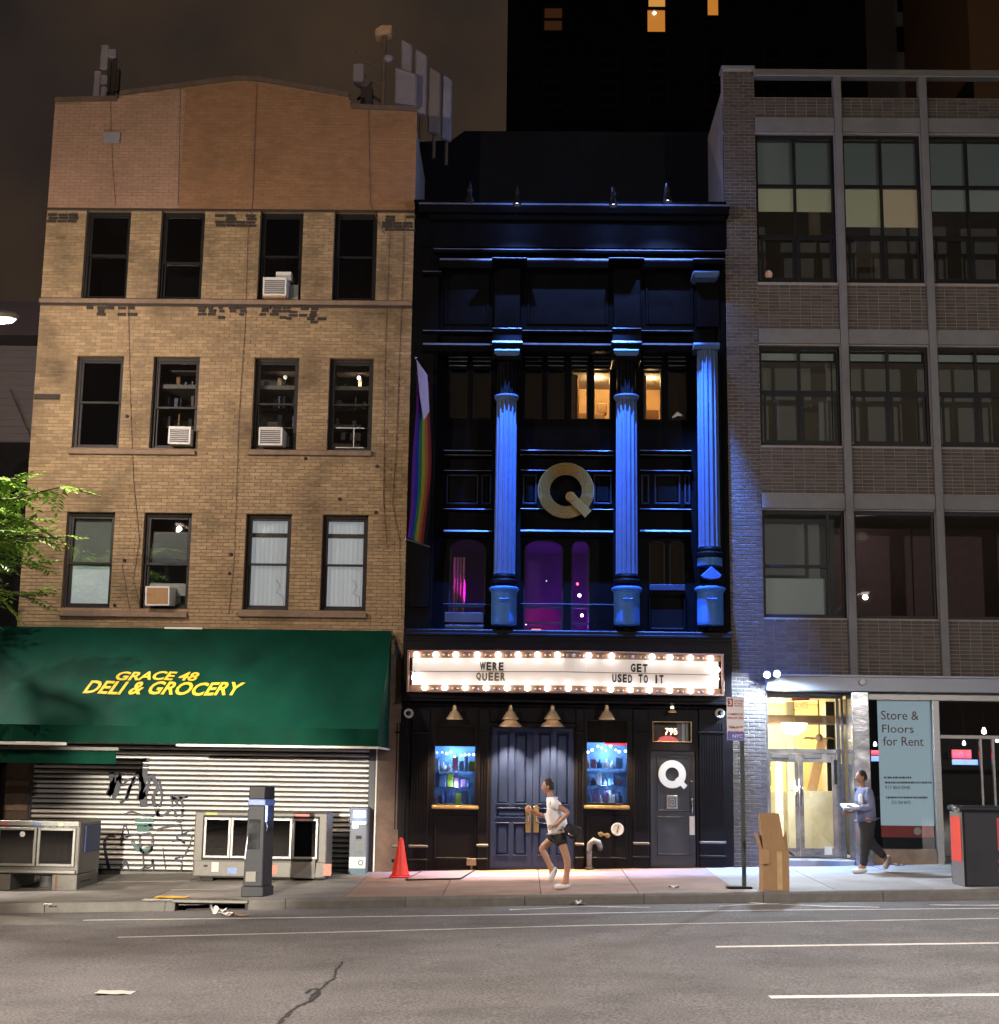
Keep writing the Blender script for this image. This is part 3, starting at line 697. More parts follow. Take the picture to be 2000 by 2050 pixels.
MB().add([(ax1b+.004, -.06, at), (ax1b+.004, AY, am), (ax1b+.004, AY, ab), (ax1b+.004, -.06, ab)], [(0, 1, 2, 3)]).build('side_panel', M['green'], AW)
MB().box(W(352, 1492, AY)[0], ax1b+.02, AY-.015, AY+.03, ab-.045, ab-.004).box(AX0, W(133, 1492, AY)[0], AY-.015, AY+.03, ab-.055, ab-.004).build('front_rail', M['white_rail'], AW, bevel=.004)
MB().box(ax1b-.01, ax1b+.025, AY+.03, -.07, ab-.04, ab-.005).build('side_rail', M['white_rail'], AW)
MB().box(AX0, W(240, 1500, -1.8)[0], -1.9, -1.8, ab-.13, ab-.075).build('inner_rail', M['steel_dull'], AW)
drape(AW, 'inner_flap', AX0, W(235, 1520, -1.7)[0], ab-.36, ab-.09, -1.75, M['green'], 5, .03)
for (x0, x1, y0, y1) in ((330, 405, 1258, 1262),):
    a, c, z0, z1 = PR(x0, x1, y0, y1, -.07); MB().box(a, c, -.10, -.065, at-.015, at+.02).build('top_batten', M['white_rail'], AW)
uy = Vector((0, -.06-AY, at-am)).normalized(); un = Vector((1, 0, 0)).cross(uy)
def on_awning(px_, py_):
    d = FW*FPX + RT*(px_-PCX) - UP*(py_-PCY); P0 = Vector((0, -.06, at)); t = (P0-CAM).dot(un)/d.dot(un); return CAM+d*t
def awn_text(s, x0, x1, y0, y1, shear, bold):
    c = on_awning((x0+x1)/2, (y0+y1)/2); w_ = (on_awning(x1, (y0+y1)/2)-on_awning(x0, (y0+y1)/2)).length; hh = (on_awning((x0+x1)/2, y0)-on_awning((x0+x1)/2, y1)).length
    o_ = text(AW, 'lettering', s, M['yellow'], None, hh, 0, w=w_, bold=bold, shear=shear, basis=(c+un*.005, Vector((1, 0, 0)), uy, un))
    for v in o_.data.vertices:
        sg = awn_sag(v.co.x, (at-v.co.z)/(at-am)); v.co.y -= sg*.4; v.co.z += sg
awn_text('GRACE 48', 233, 398, 1344, 1361, .25, .028); awn_text('DELI & GROCERY', 169, 489, 1364, 1390, .3, .024)
# ================================================================== black club building (middle)
QX0, QX1 = LX1+.01, 3.90
QB = thing('black_building', 'narrow black painted building with blue lit columns and a gold letter emblem', 'building', ((QX0+QX1)/2, 0, side_z(1, 0)))
BK, TR, CO = M['black_paint'], M['trim'], M['column']
YW = .38                                                   # recessed bay wall
QT = W(1200, 406)[1]
GTOP = W(1130, 1262)[1]                                    # top of the ground floor / marquee box
# bays between piers
bays = [(W(888, 900, YW)[0], W(978, 900, YW)[0]), (W(1046, 900, YW)[0], W(1224, 900, YW)[0]), (W(1286, 900, YW)[0], W(1384, 900, YW)[0])]
p3 = []                                                    # third floor windows
for x0, x1 in ((900, 936), (946, 983), (1050, 1085), (1096, 1130), (1143, 1177), (1188, 1223), (1288, 1325), (1338, 1375)):
    a, c, _, _ = PR(x0, x1, 731, 839, YW); p3.append((a, c, W(1140, 839, YW)[1], W(1140, 731, YW)[1]))
z20, z21 = W(1130, 1269, YW)[1], W(1130, 1080, YW)[1]
p2 = [(W(898, 1180, YW)[0], W(972, 1180, YW)[0], z20, z21), (W(1048, 1180, YW)[0], W(1128, 1180, YW)[0], z20, z21), (W(1143, 1180, YW)[0], W(1181, 1180, YW)[0], z20, z21),
      (W(1300, 1180, YW)[0], W(1333, 1180, YW)[0], W(1330, 1178, YW)[1], z21), (W(1340, 1180, YW)[0], W(1372, 1180, YW)[0], W(1330, 1178, YW)[1], z21)]
zf3 = W(1130, 700, YW)[1]
b = MB().wall(QX0, QX1, GTOP, zf3, YW, p3+p2, .25).wall(QX0, QX1, zf3, QT-.02, .12, [], .1)
b.box(QX0, QX1, .12, YW, zf3-.004, zf3+.004); b.build('wall', BK, QB)
b = MB().box(QX0, QX0+.02, YW+.02, 9, -1, QT).box(QX1-.02, QX1, .15, 9, -1, QT).box(QX0, QX1, 9, 9.1, -1, QT).box(QX0, QX1, .14, 9, QT-.08, QT-.02)
for z_ in (GTOP-.02, W(1130, 1045)[1], W(1130, 725)[1]): b.box(QX0+.02, QX1-.02, YW+.26, 8.9, z_-.03, z_+.03)
b.box(QX0+.02, QX1-.02, 2.6, 2.65, GTOP, QT-.1)
b.build('shell', M['room'], QB)
# side piers
for a, c in ((QX0, W(872, 900, 0)[0]), (W(1440, 900, 0)[0], QX1)):
    MB().box(a, c, 0, YW+.02, GTOP, QT-.05).build('pier', BK, QB, bevel=.01)
    MB().box(a+.06, c-.05, -.025, -.001, GTOP+.4, W(1130, 700)[1]).build('pier_panel', BK, QB, bevel=.012)
# set-back roof block and the roof behind
b = MB().add([(W(840, 300, 2.5)[0], 2.5, QT-.2), (W(1450, 300, 2.5)[0], 2.5, QT-.2), (W(1450, 262, 2.5)[0], 2.5, W(1170, 263, 2.5)[1]), (W(930, 262, 2.5)[0], 2.5, W(930, 262, 2.5)[1]), (W(905, 282, 2.5)[0], 2.5, W(905, 280, 2.5)[1]), (W(840, 284, 2.5)[0], 2.5, W(840, 284, 2.5)[1])], [(0, 1, 2, 3, 4, 5)])
b2 = MB().prism([(v[0], v[2]) for v in b.v], 'y', 2.5, 8.9); b2.build('roof_block', M['roofing'], QB)

def ledge(x0, x1, py, yf, h, yb=None, name='moulding', mat=None, ends=True):
    """projecting moulding: weathered (sloping) top, small fillet, undercut"""
    yb = YW if yb is None else yb
    xm = (x0+x1)/2; z = W(xm, py, yf)[1]
    a, c = W(x0, py, yf)[0], W(x1, py, yf)[0]
    pr = [(yb, z-h*1.9), (yf+h*1.1, z-h*1.9), (yf+h*.25, z-h*.95), (yf, z-h*.62), (yf, z-h*.25), (yf+h*.5, z+h*.38), (yb, z+h*.55)]
    o = MB().prism(pr, 'x', a, c).build(name, mat or BK, QB)
    if mat is None or mat is TR:                           # paler bead on the sloping top edge paints in the floodlit line
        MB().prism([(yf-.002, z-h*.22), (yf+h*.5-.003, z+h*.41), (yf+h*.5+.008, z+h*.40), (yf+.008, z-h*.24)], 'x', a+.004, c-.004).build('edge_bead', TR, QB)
    return o
# top cornice
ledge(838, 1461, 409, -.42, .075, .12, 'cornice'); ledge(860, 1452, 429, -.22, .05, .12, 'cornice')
MB().box(QX0, W(1455, 415, -.4)[0], -.35, .12, W(1150, 406, -.35)[1]-.02, W(1150, 406, -.35)[1]+.05).build('cornice_cap', BK, QB, bevel=.01)
MB().box(W(838, 470, -.02)[0], W(1455, 470, -.02)[0], -.02, .12, W(1150, 497, 0)[1], W(1150, 432, 0)[1]).build('frieze', BK, QB, bevel=.008)
# second cornice with breaks over the columns
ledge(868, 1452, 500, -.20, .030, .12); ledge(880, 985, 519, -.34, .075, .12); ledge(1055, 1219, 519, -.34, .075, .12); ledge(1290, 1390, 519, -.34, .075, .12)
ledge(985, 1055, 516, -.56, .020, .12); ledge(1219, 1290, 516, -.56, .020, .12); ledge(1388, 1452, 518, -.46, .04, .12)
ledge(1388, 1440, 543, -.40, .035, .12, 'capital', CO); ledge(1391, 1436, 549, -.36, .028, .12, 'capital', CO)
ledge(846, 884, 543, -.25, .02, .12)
# column strips of the upper storey (in the dark)
for x0, x1 in ((990, 1042), (1228, 1282), (1394, 1440)):
    a, c, z0, z1 = PR(x0, x1, 530, 655, -.02); MB().box(a, c, -.04, .12, z0, z1).build('pilaster', BK, QB, bevel=.012)
for (x0, x1) in ((890, 980), (1055, 1218), (1292, 1388)):
    a, c, z0, z1 = PR(x0, x1, 545, 650, .1); MB().frame(a, c, z0, z1, .085, .119, .06).build('panel_moulding', BK, QB, bevel=.012)
# main entablature: stepping forward over each column
for (x0, x1) in ((846, 986), (1046, 1225), (1284, 1388)):
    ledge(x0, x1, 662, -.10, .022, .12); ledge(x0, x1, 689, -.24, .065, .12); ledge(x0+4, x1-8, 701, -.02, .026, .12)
for (x0, x1) in ((986, 1045), (1226, 1284)):
    a, c, z0, z1 = PR(x0, x1, 660, 720, -.42); MB().box(a, c, -.42, .3, z0, W(1130, 656, -.42)[1]).build('entablature_block', BK, QB, bevel=.012)
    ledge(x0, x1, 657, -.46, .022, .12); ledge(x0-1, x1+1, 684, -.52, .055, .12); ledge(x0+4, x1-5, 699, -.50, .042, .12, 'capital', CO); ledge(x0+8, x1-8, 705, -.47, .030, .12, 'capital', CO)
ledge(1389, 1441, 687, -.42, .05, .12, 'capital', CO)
# window heads on the third floor
for (x0, x1) in ((897, 936), (946, 984), (1050, 1086), (1096, 1130), (1143, 1177), (1187, 1223), (1287, 1326), (1337, 1376)):
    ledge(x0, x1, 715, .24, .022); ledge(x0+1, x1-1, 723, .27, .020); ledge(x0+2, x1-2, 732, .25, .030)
AMB = pm('amber_room_plaster', (.62, .42, .22), .85, var=.3, scale=1.6)
qwin = []
for i, h in enumerate(p3):
    o = MB().frame(h[0], h[1], h[2], h[3], YW+.03, YW+.11, .025).build('window', M['brown_frame'] if i in (4, 5, 6) else M['black_frame'], QB, bevel=.004)
    box('pane', M['glass'], o, h[0]+.025, h[1]-.025, YW+.068, YW+.072, h[2]+.025, h[3]-.025); qwin.append(o)
for i in (0, 1, 2, 3, 7):
    h = p3[i]; box('shade_blind', M['roofing'], qwin[i], h[0]+.01, h[1]-.01, YW+.13, YW+.14, h[2], h[3])
h = p3[7]; MB().tube([(h[0]+.08, YW+.05, h[2]+.06), (h[0]+.18, YW+.02, h[2]+.13), (h[0]+.30, YW+.05, h[2]+.09)], [.02, .05, .02], 6).build('rag', M['paper'], qwin[7], smooth=True)
# amber room: walls, curtains and a desk lamp inside
x0, x1 = p3[4][0]-.25, p3[6][1]+.12; z0, z1 = p3[4][2]-.02, p3[4][3]+.02
MB().box(x0, x1, 1.9, 1.95, z0, z1).box(x0-.03, x0, YW+.26, 1.95, z0, z1).box(x1, x1+.03, YW+.26, 1.95, z0, z1).box(x0, x1, YW+.26, 1.95, z0-.03, z0).box(x0, x1, YW+.26, 1.95, z1, z1+.03).build('amber_room', AMB, QB)
drape(QB, 'curtain', p3[4][0]-.05, p3[4][0]+.18, z0, z1, YW+.45, M['cardboard'], 4, .03); drape(QB, 'curtain', p3[6][0]-.08, p3[6][0]+.1, z0, z1, YW+.45, M['cardboard'], 3, .03)
MB().box(p3[4][0]+.02, p3[5][1]-.08, 1.2, 1.5, z0, z0+.36).box(p3[5][0]+.12, p3[5][1]-.02, 1.25, 1.5, z0+.36, z0+.58).build('cabinet', M['cardboard'], QB, bevel=.02)
box('cabinet', M['cardboard'], QB, p3[6][0]+.1, p3[6][1], 1.1, 1.4, z0, z0+.42, bevel=.02)
light('room_light', 'POINT', ((x0+x1)/2-.3, 1.0, z1-.15), 62, (1, .62, .27), QB, .08); light('room_light', 'POINT', (p3[6][0]+.2, 1.0, z1-.15), 34, (1, .62, .27), QB, .08)
# frieze lines and panels between the storeys
for (x0, x1) in ((888, 985), (1042, 1228), (1281, 1384)):
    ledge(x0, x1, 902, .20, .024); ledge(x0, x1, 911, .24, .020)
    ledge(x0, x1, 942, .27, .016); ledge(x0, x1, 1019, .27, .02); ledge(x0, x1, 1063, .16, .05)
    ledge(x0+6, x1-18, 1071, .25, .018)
for (x0, x1) in ((893, 958), (964, 984), (1046, 1075), (1188, 1225), (1284, 1300), (1310, 1362), (1370, 1382)):
    a, c, z0, z1 = PR(x0, x1, 950, 1010, YW-.01); MB().frame(a, c, z0, z1, YW-.035, YW-.002, .035).build('panel_moulding', M['trim_dim'], QB, bevel=.010)
    MB().frustum(a+.05, c-.05, z0+.05, z1-.05, YW-.002, YW-.02, .02).build('panel', BK, QB)
MB().box(W(1300, 1190, .3)[0], W(1372, 1190, .3)[0], .30, YW-.002, W(1330, 1182, .3)[1], W(1330, 1170, .3)[1]).build('sill', M['trim_dim'], QB, bevel=.008)
MB().frame(W(1298, 1220, .33)[0], W(1374, 1220, .33)[0], W(1330, 1262, .33)[1], W(1330, 1190, .33)[1], .335, YW-.002, .05).build('panel_moulding', BK, QB, bevel=.012)
# arched club windows on the second floor: frame, panes, segmental heads
for i, h in enumerate(p2):
    o = MB().frame(h[0], h[1], h[2], h[3], YW+.03, YW+.10, .03).build('window', M['black_frame'], QB, bevel=.004)
    box('pane', M['glass'], o, h[0]+.03, h[1]-.03, YW+.06, YW+.064, h[2]+.03, h[3]-.03)
    xm, hw = (h[0]+h[1])/2, (h[1]-h[0])/2; rise = .14 if i < 3 else .05
    pl = [(h[0], h[3]), (h[1], h[3])] + [(xm+hw*math.cos(t), h[3]-rise*1.6+rise*1.5*math.sin(t)) for t in [math.pi*k/12 for k in range(13)]]
    MB().prism(pl, 'y', YW+.005, YW+.029).build('arched_head', BK, o)
    if i < 3:
        for pyq in (1216, 1248):
            z_ = W(1130, pyq, YW)[1]; box('transom_bar', M['black_frame'], o, h[0]+.03, h[1]-.03, YW+.02, YW+.055, z_-.02, z_+.02)
h = p2[0]
for y0, y1 in ((1226, 1246), (1251, 1271)):
    a, c, z0, z1 = PR(890, 968, y0, y1, YW-.02); box('lower_panel', pm('grey_lower_panel', (.028, .028, .03), .6), QB, a, c, YW-.02, YW-.003, z0, z1, bevel=.006)
for i in (3, 4):
    h = p2[i]; box('blind', M['roofing'], QB, h[0]+.01, h[1]-.01, YW+.14, YW+.15, h[2], h[3])
# club rooms behind: purple and magenta stage lamps, a red exit sign
CL = pm('club_wall', (.16, .05, .26), .8, var=.25, scale=1.4)
def club(x0, x1, z0, z1, dep=1.6):
    MB().box(x0, x1, YW+.26+dep, YW+.30+dep, z0, z1).box(x0-.03, x0, YW+.26, YW+.3+dep, z0, z1).box(x1, x1+.03, YW+.26, YW+.3+dep, z0, z1).box(x0, x1, YW+.26, YW+.3+dep, z0-.03, z0).box(x0, x1, YW+.26, YW+.3+dep, z1, z1+.03).build('club_room', CL, QB)
club(p2[0][0], p2[0][1], z20, z21); club(p2[1][0], p2[2][1], z20, z21)
drape(QB, 'curtain', p2[0][0]+.05, p2[0][0]+.30, z20+.3, z21-.3, YW+.5, em('magenta_lit_curtain', (1, .0, .62), 0.0, (.8, .35, .7)), 4, .05)
light('stage_lamp', 'SPOT', (p2[0][1]-.12, YW+.32, z20+.35), 420, (1, .01, .62), QB, .03, aim=(p2[0][0]+.10, YW+.5, z20+1.05), cone=26, blend=.6)
light('stage_lamp', 'POINT', (p2[0][0]+.4, 1.5, z20+.5), 2.0, (.36, .0, 1), QB, .05)
light('stage_lamp', 'POINT', (p2[1][0]+.35, 1.0, z20+.25), 5, (.40, .0, 1), QB, .06)
light('stage_lamp', 'SPOT', (p2[1][0]+.42, .76, z20+.35), 60, (1, .0, .015), QB, .05, aim=(p2[1][0]+.36, 2.2, z20+.42), cone=36, blend=.8)
light('stage_lamp', 'POINT', (p2[2][0]+.2, 1.0, z20+.22), 24, (.42, .02, 1), QB, .06)
for (px_, py_, col, s_, rr) in ((1156, 1169, (1, .05, .08), 10, .026), (1160, 1192, (.75, .6, 1), 12, .035), (1165, 1232, (1, .7, .85), 12, .032), (1094, 1163, (.6, .5, .7), 2, .016), (1053, 1249, (1, .5, 1), 8, .022)):
    X, Z = W(px_, py_, .9); MB().lathe([(.001, -rr), (rr*.7, -rr*.7), (rr, 0), (rr*.7, rr*.7), (.001, rr)], (X, .9, Z), 10).build('stage_bulb', em('stage_bulb', col, s_), QB, smooth=True)
a, c, z0, z1 = PR(1064, 1083, 1260, 1270, .62)
es = thing('exit_sign', 'small lit red sign low in the purple second floor window', 'sign', ((a+c)/2, .62, z0))
MB().box(a, c, .62, .66, z0+.01, z1+.01).build('lit_box', em('red_lit_box', (1, .32, .25), 1.6), es, bevel=.004); text(es, 'lettering', 'EXIT', M['sign_red'], ((a+c)/2, (z0+z1)/2+.01), .055, .617, bold=.02)
# low railing in front of the windows
for x0, x1 in ((888, 982), (1042, 1228)):
    a, c, _, z = PR(x0, x1, 1210, 1216, .26); MB().tube([(a, .26, z), (c, .26, z)], .014, 6).build('rail', M['trim_dim'], QB)

# ------------------------------------------------------------------ columns
def column(cx_px, y_top, y_bot, w_px, yc, round_=True, ped=(1176, 1252), full=False):
    xt, zt = W(cx_px, y_top, yc); xb, zb = W(cx_px, y_bot, yc); X = (xt+xb)/2; rr = w_px/2/106
    b_ = MB(); nfl = 14; n_ = nfl*6
    rip = lambda j: (1.0, .99, .86, .83, .83, .86)[j % 6]
    b_.lathe([(rr*1.02, zb), (rr*1.0, zb+.06), (rr, zb+.5), (rr*.97, zt-.4), (rr*.95, zt-.02)], (X, yc, 0), n_, 'z', True, rip)
    o = b_.build('column_shaft', CO, QB)
    if not full:
        MB().lathe([(rr*.97, zt-.02), (rr*1.0, zt), (rr*1.12, zt+.035), (rr*1.18, zt+.06), (rr*1.18, zt+.085)], (X, yc, 0), 28).build('column_collar', CO, QB, smooth=False)
        # upper drum coloured black, its lack of light put into the paint
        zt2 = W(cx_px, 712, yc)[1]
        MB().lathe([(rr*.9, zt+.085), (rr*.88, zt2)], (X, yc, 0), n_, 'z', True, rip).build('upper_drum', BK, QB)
    MB().lathe([(rr*1.05, zb-.23), (rr*1.28, zb-.19), (rr*1.28, zb-.13), (rr*1.1, zb-.10), (rr*1.12, zb-.05), (rr*1.0, zb-.002)], (X, yc, 0), 28).build('column_base', BK, QB)
    # pedestal: cap, drum, small bracket
    z0, z1 = W(cx_px, ped[1], yc)[1], W(cx_px, ped[0], yc)[1]; pr = rr*1.18
    MB().lathe([(pr*.7, z0-.02), (pr*.98, z0), (pr, z0+.05), (pr, z1-.12)], (X, yc, 0), 36).build('pedestal', M['pedestal'], QB, smooth=False)
    MB().lathe([(pr, z1-.12), (pr*1.08, z1-.08), (pr*1.19, z1-.05), (pr*1.19, z1-.02), (pr*1.05, z1)], (X, yc, 0), 36).build('pedestal_cap', M['pedestal'], QB)
    zb_ = z1-.26
    MB().box(X-.10, X+.10, yc-pr-.045, yc-pr+.04, zb_, zb_+.025).box(X-.07, X+.07, yc-pr-.03, yc-pr+.04, zb_-.035, zb_-.004).build('plaque', M['pedestal'], QB, bevel=.006)
    MB().box(X-.05, X+.05, yc-.05, yc+.05, z0-.12, z0-.021).build('drop', BK, QB, bevel=.01)
    MB().box(X-pr*.9, X+pr*.9, yc+pr*.5, YW+.02, z0-.1, z1+.1).build('corbel', BK, QB)
    return X
YC = -.16
C1 = column(1012, 802, 1150, 43, YC); C2 = column(1254.5, 802, 1150, 44, YC); C3 = column(1418, 692, 1096, 44, YC, full=True)
# the right pilaster has an extra lit drum with a shield
zs0, zs1 = W(1418, 1134, YC)[1], W(1418, 1114, YC)[1]
MB().lathe([(.235, zs0), (.235, zs1-.03), (.21, zs1)], (C3, YC, 0), 28).build('pilaster_drum', M['pedestal'], QB)
pl = [(C3, zs0-.03), (C3+.19, zs0-.20), (C3+.15, zs0-.25), (C3, zs0-.28), (C3-.15, zs0-.25), (C3-.19, zs0-.20)]
MB().prism(pl, 'y', YC-.25, YC-.15).build('shield', M['pedestal'], QB, bevel=.01)
MB().box(W(1396, 900, .1)[0], W(1440, 900, .1)[0], .0, YW, GTOP, W(1418, 700, 0)[1]).build('pilaster', BK, QB, bevel=.01)

# ------------------------------------------------------------------ gold emblem
gx, gz = W(1133, 981, .12); ga = thing('letter_emblem', 'large gold ringed letter Q emblem between the blue columns', 'sign', (gx, .12, gz-.55))
for k in range(8):
    r0 = .315+.0285*k; r1 = r0+.019
    MB().lathe([(r0, 0), (r0+.003, .045), (r1-.003, .045), (r1, 0)], (gx, .18, gz), 72, 'y', caps=False).build('ring_band', M['gold'], ga)
MB().lathe([(.31, 0), (.31, .02), (.545, .02), (.545, 0)], (gx, .185, gz), 72, 'y', caps=False).build('ring_back', M['brass'], ga)
for k in range(6):
    u = -.085+.03*k; d1, d2 = Vector((.72, -.694)), Vector((.694, .72))
    s0 = Vector((gx+.10, gz-.12))+d2*u; s1 = Vector((gx+.44, gz-.46))+d2*u; e_ = d2*.0125
    MB().prism([tuple(s0-e_), tuple(s1-e_), tuple(s1+e_), tuple(s0+e_)], 'y', .115, .17).build('tail_band', M['gold'], ga)
MB().lathe([(.095, 0), (.10, .05), (.07, .055), (.001, .055)], (gx+.09, .165, gz-.13), 20, 'y').build('tail_knob', M['gold'], ga)
MB().box(gx-.03, gx+.03, .18, YW, gz-.45, gz-.39).box(gx-.03, gx+.03, .18, YW, gz+.39, gz+.45).build('wall_bracket', BK, ga)

# ------------------------------------------------------------------ ground floor
QG0, QG1 = QX0, QX1
wL = PR(868, 953, 1450, 1612); dD = PR(982, 1150, 1456, 1741); wR = PR(1173, 1258, 1440, 1610); tS = PR(1306, 1385, 1444, 1486); dS = PR(1302, 1394, 1503, 1741)
zb0 = -.4
dD = (dD[0], dD[1], side_z(.2, 0)+.015, dD[3]); dS = (dS[0], dS[1], side_z(2.9, 0)+.015, dS[3])
GT = W(1130, 1300)[1]
MB().wall(QG0, QG1, zb0, GTOP, 0, [wL, dD, wR, tS, dS], .18).build('shopfront', M['ground_paint'], QB)
MB().box(QG0, QG1, 1.9, 1.95, -1, GTOP).box(QG0, QG1, .2, 1.9, GTOP-.05, GTOP-.02).box(QG0, QG1, .2, 1.9, -.2, -.15).build('shop_room', M['roofing'], QB)
# marquee canopy box above
MB().box(QG0+.02, QX1-.02, -.30, .0, W(1130, 1402, -.3)[1], GTOP-.03).build('canopy_box', M['ground_paint'], QB, bevel=.015)
for k, (py_, yf) in enumerate(((1272, -.36), (1284, -.32), (1404, -.34), (1412, -.12))):
    z = W(1130, py_, yf)[1]; MB().prism([(.0, z-.03), (yf, z-.02), (yf, z+.012), (yf+.03, z+.03), (.0, z+.03)], 'x', QG0+.02, QX1-.03).build('fascia_moulding', M['ground_paint'], QB)
# pilasters with reeds and shoe rings
for x0, x1 in ((790, 812), (822, 858), (957, 978), (1153, 1168), (1268, 1298), (1400, 1450)):
    a, c, _, z1 = PR(x0, x1, 1420, 1740); zb_ = side_z((a+c)/2, 0)
    b_ = MB().box(a, c, -.05, -.001, zb_, z1); n_ = max(3, int((c-a)/.045))
    b_.build('pilaster', M['ground_paint'], QB, bevel=.008)
    rb = MB()
    for k in range(n_):
        u = a+(c-a)*(k+.5)/n_; rb.box(u-.011, u+.011, -.064, -.05, zb_+.75, z1-.25)
    rb.build('reeding', M['ground_paint'], QB)
    for zz, hh in ((zb_+.42, .05), (zb_+.16, .06), (z1-.45, .04)):
        MB().box(a-.015, c+.015, -.085, -.002, zz, zz+hh).build('shoe_ring', M['steel_dull'] if hh == .05 else M['ground_paint'], QB, bevel=.014)
for x0, x1 in ((868, 955), (1173, 1258)):               # sills and bulkhead panels
    a, c, z0, z1 = PR(x0-4, x1+3, 1613, 1620, -.06); MB().prism([(.17, z0-.03), (-.06, z0), (-.075, z0+.02), (-.06, z1), (.17, z1+.025)], 'x', a, c).build('sill', M['brass'], QB, bevel=.004)
    a, c, z0, z1 = PR(x0, x1, 1632, 1722, 0); MB().frame(a, c, z0, z1, -.022, -.001, .05).build('bulkhead_moulding', M['ground_paint'], QB, bevel=.01)
# shop windows with made-up lit displays standing in for street reflections
def display(h, seed, red):
    random.seed(seed)
    o = MB().frame(h[0], h[1], h[2], h[3], .03, .09, .022).build('window', M['black_frame'], QB, bevel=.004)
    box('pane', M['glass'], o, h[0]+.022, h[1]-.022, .058, .062, h[2]+.022, h[3]-.022)
    x0, x1, z0, z1 = h; zt = z0+(z1-z0)*.66
    BW = pm('blue_display_wall', (.16, .33, .62), .6, var=.45, scale=6)
    MB().box(x0, x1, .62, .66, z0, z1).box(x0-.02, x0, .19, .66, z0, z1).box(x1, x1+.02, .19, .66, z0, z1).box(x0, x1, .19, .66, z0-.02, z0).box(x0, x1, .19, .66, z1, z1+.02).build('display_case', BW, o)
    MB().box(x0, x1, .17, .185, zt+.10, z1).build('valance_board', M['roofing'], o)
    cols = [(.45, .5, .62), (.36, .22, .55), (.10, .25, .60), (.6, .62, .7), (.16, .22, .02) if not red else (.1, .3, .4), (.40, .18, .35), (.04, .07, .2), (.05, .12, .35), (.12, .2, .4)]
    cm = [pm('display_goods', c_, .4, var=.25, scale=12) for c_ in cols]
    for k, zz in enumerate((z0, z0+(z1-z0)*.22, z0+(z1-z0)*.42)):
        if k: box('shelf', M['glass_clear'], o, x0+.01, x1-.01, .22, .58, zz-.012, zz)
        xx = x0+.02
        while xx < x1-.09:
            w_ = random.uniform(.05, .13); hh = random.uniform(.12, .27); mt = random.choice(cm); yy = random.uniform(.24, .34)
            if random.random() < .5:
                r_ = w_/2; MB().lathe([(r_*.9, 0), (r_, .01), (r_, hh*.62), (r_*.35, hh*.75), (r_*.33, hh)], (xx+r_, yy+r_, zz), 12).build('bottle', mt, o, smooth=True)
            else: MB().box(xx, xx+w_, yy, yy+.08, zz, zz+hh).build('carton', mt, o, bevel=.004)
            xx += w_+random.uniform(.004, .03)
    for k in range(9):
        X = x0+.05+(x1-x0-.1)*k/8+random.uniform(-.02, .02); Z = zt+random.uniform(-.10, .04)
        rr = random.uniform(.014, .028); MB().lathe([(.001, -rr), (rr*.8, -rr*.6), (rr, 0), (rr*.8, rr*.6), (.001, rr)], (X, .28, Z), 8).build('display_bulb', em('display_bulb', (.8, .9, 1), 7), o, smooth=True)
    if red:
        MB().box(x0+.35, x1-.02, .22, .24, zt+.06, zt+.16).build('neon_sign', em('red_neon_panel', (1, .0, .03), 2.2), o)
        for k in range(5): MB().box(x0+.40+k*.075, x0+.40+k*.075+.045, .212, .219, zt+.085, zt+.135).build('neon_letter', em('dark_red_letter', (.5, .0, .02), .4), o)
    light('display_light', 'POINT', ((x0+x1)/2, .33, zt-.03), 20, (.45, .68, 1), o, .06)
    light('display_light', 'POINT', ((x0+x1)/2, .24, z0+.35), 10, (.5, .65, 1), o, .05)
    random.seed(seed+99); return o
display(wL, 3, False); display(wR, 5, True)
# navy double door
def leaf(x0, x1, z0, z1, mat):
    hs = []; w_ = x1-x0; zt = z1-.10
    zp = [(W(1066, 1611)[1], W(1066, 1467)[1]), (W(1066, 1638)[1], W(1066, 1620)[1]), (W(1066, 1714)[1], W(1066, 1650)[1])]
    cols = [(x0+w_*.14, x0+w_*.44), (x0+w_*.56, x0+w_*.86)]
    for a, c in cols: hs += [(a, c, *zp[0]), (a, c, *zp[2])]
    hs.append((x0+w_*.14, x0+w_*.86, *zp[1]))
    o = MB().wall(x0+.004, x1-.004, z0, z1, .06, hs, .035).box(x0+.004, x1-.004, .096, .12, z0, z1).build('door', mat, QB)
    for h in hs:
        MB().frustum(h[0]+.012, h[1]-.012, h[2]+.012, h[3]-.012, .0955, .064, .038).build('panel', mat, o)
        MB().prism([(.095, h[2]), (.045, h[2]-.006), (.045, h[2]+.012), (.095, h[2]+.024)], 'x', h[0]-.008, h[1]+.008).build('panel_bead', mat, o)
        MB().prism([(.059, h[3]+.004), (.045, h[3]+.006), (.045, h[3]+.016), (.059, h[3]+.026)], 'x', h[0]-.008, h[1]+.008).build('panel_bead', mat, o)
    return o
xm = (dD[0]+dD[1])/2
dl = [leaf(dD[0], xm, dD[2], dD[3], M['door_blue']), leaf(xm, dD[1], dD[2], dD[3], M['door_blue'])]
for o, s_ in zip(dl, (-1, 1)):
    c = xm+s_*.075; zh, zt = W(1066, 1667)[1], W(1066, 1611)[1]
    MB().prism([(c-.05, zh), (c+.05, zh), (c+.05, zt-.04), (c, zt), (c-.05, zt-.04)], 'y', .048, .058).build('push_plate', M['brass'], o, bevel=.004)
    MB().tube([(c, .045, zh+.18), (c, -.01, zh+.2), (c, -.015, zh+.28), (c, -.01, zh+.36), (c, .045, zh+.38)], .014, 8).build('handle', M['chrome'], o, smooth=True)
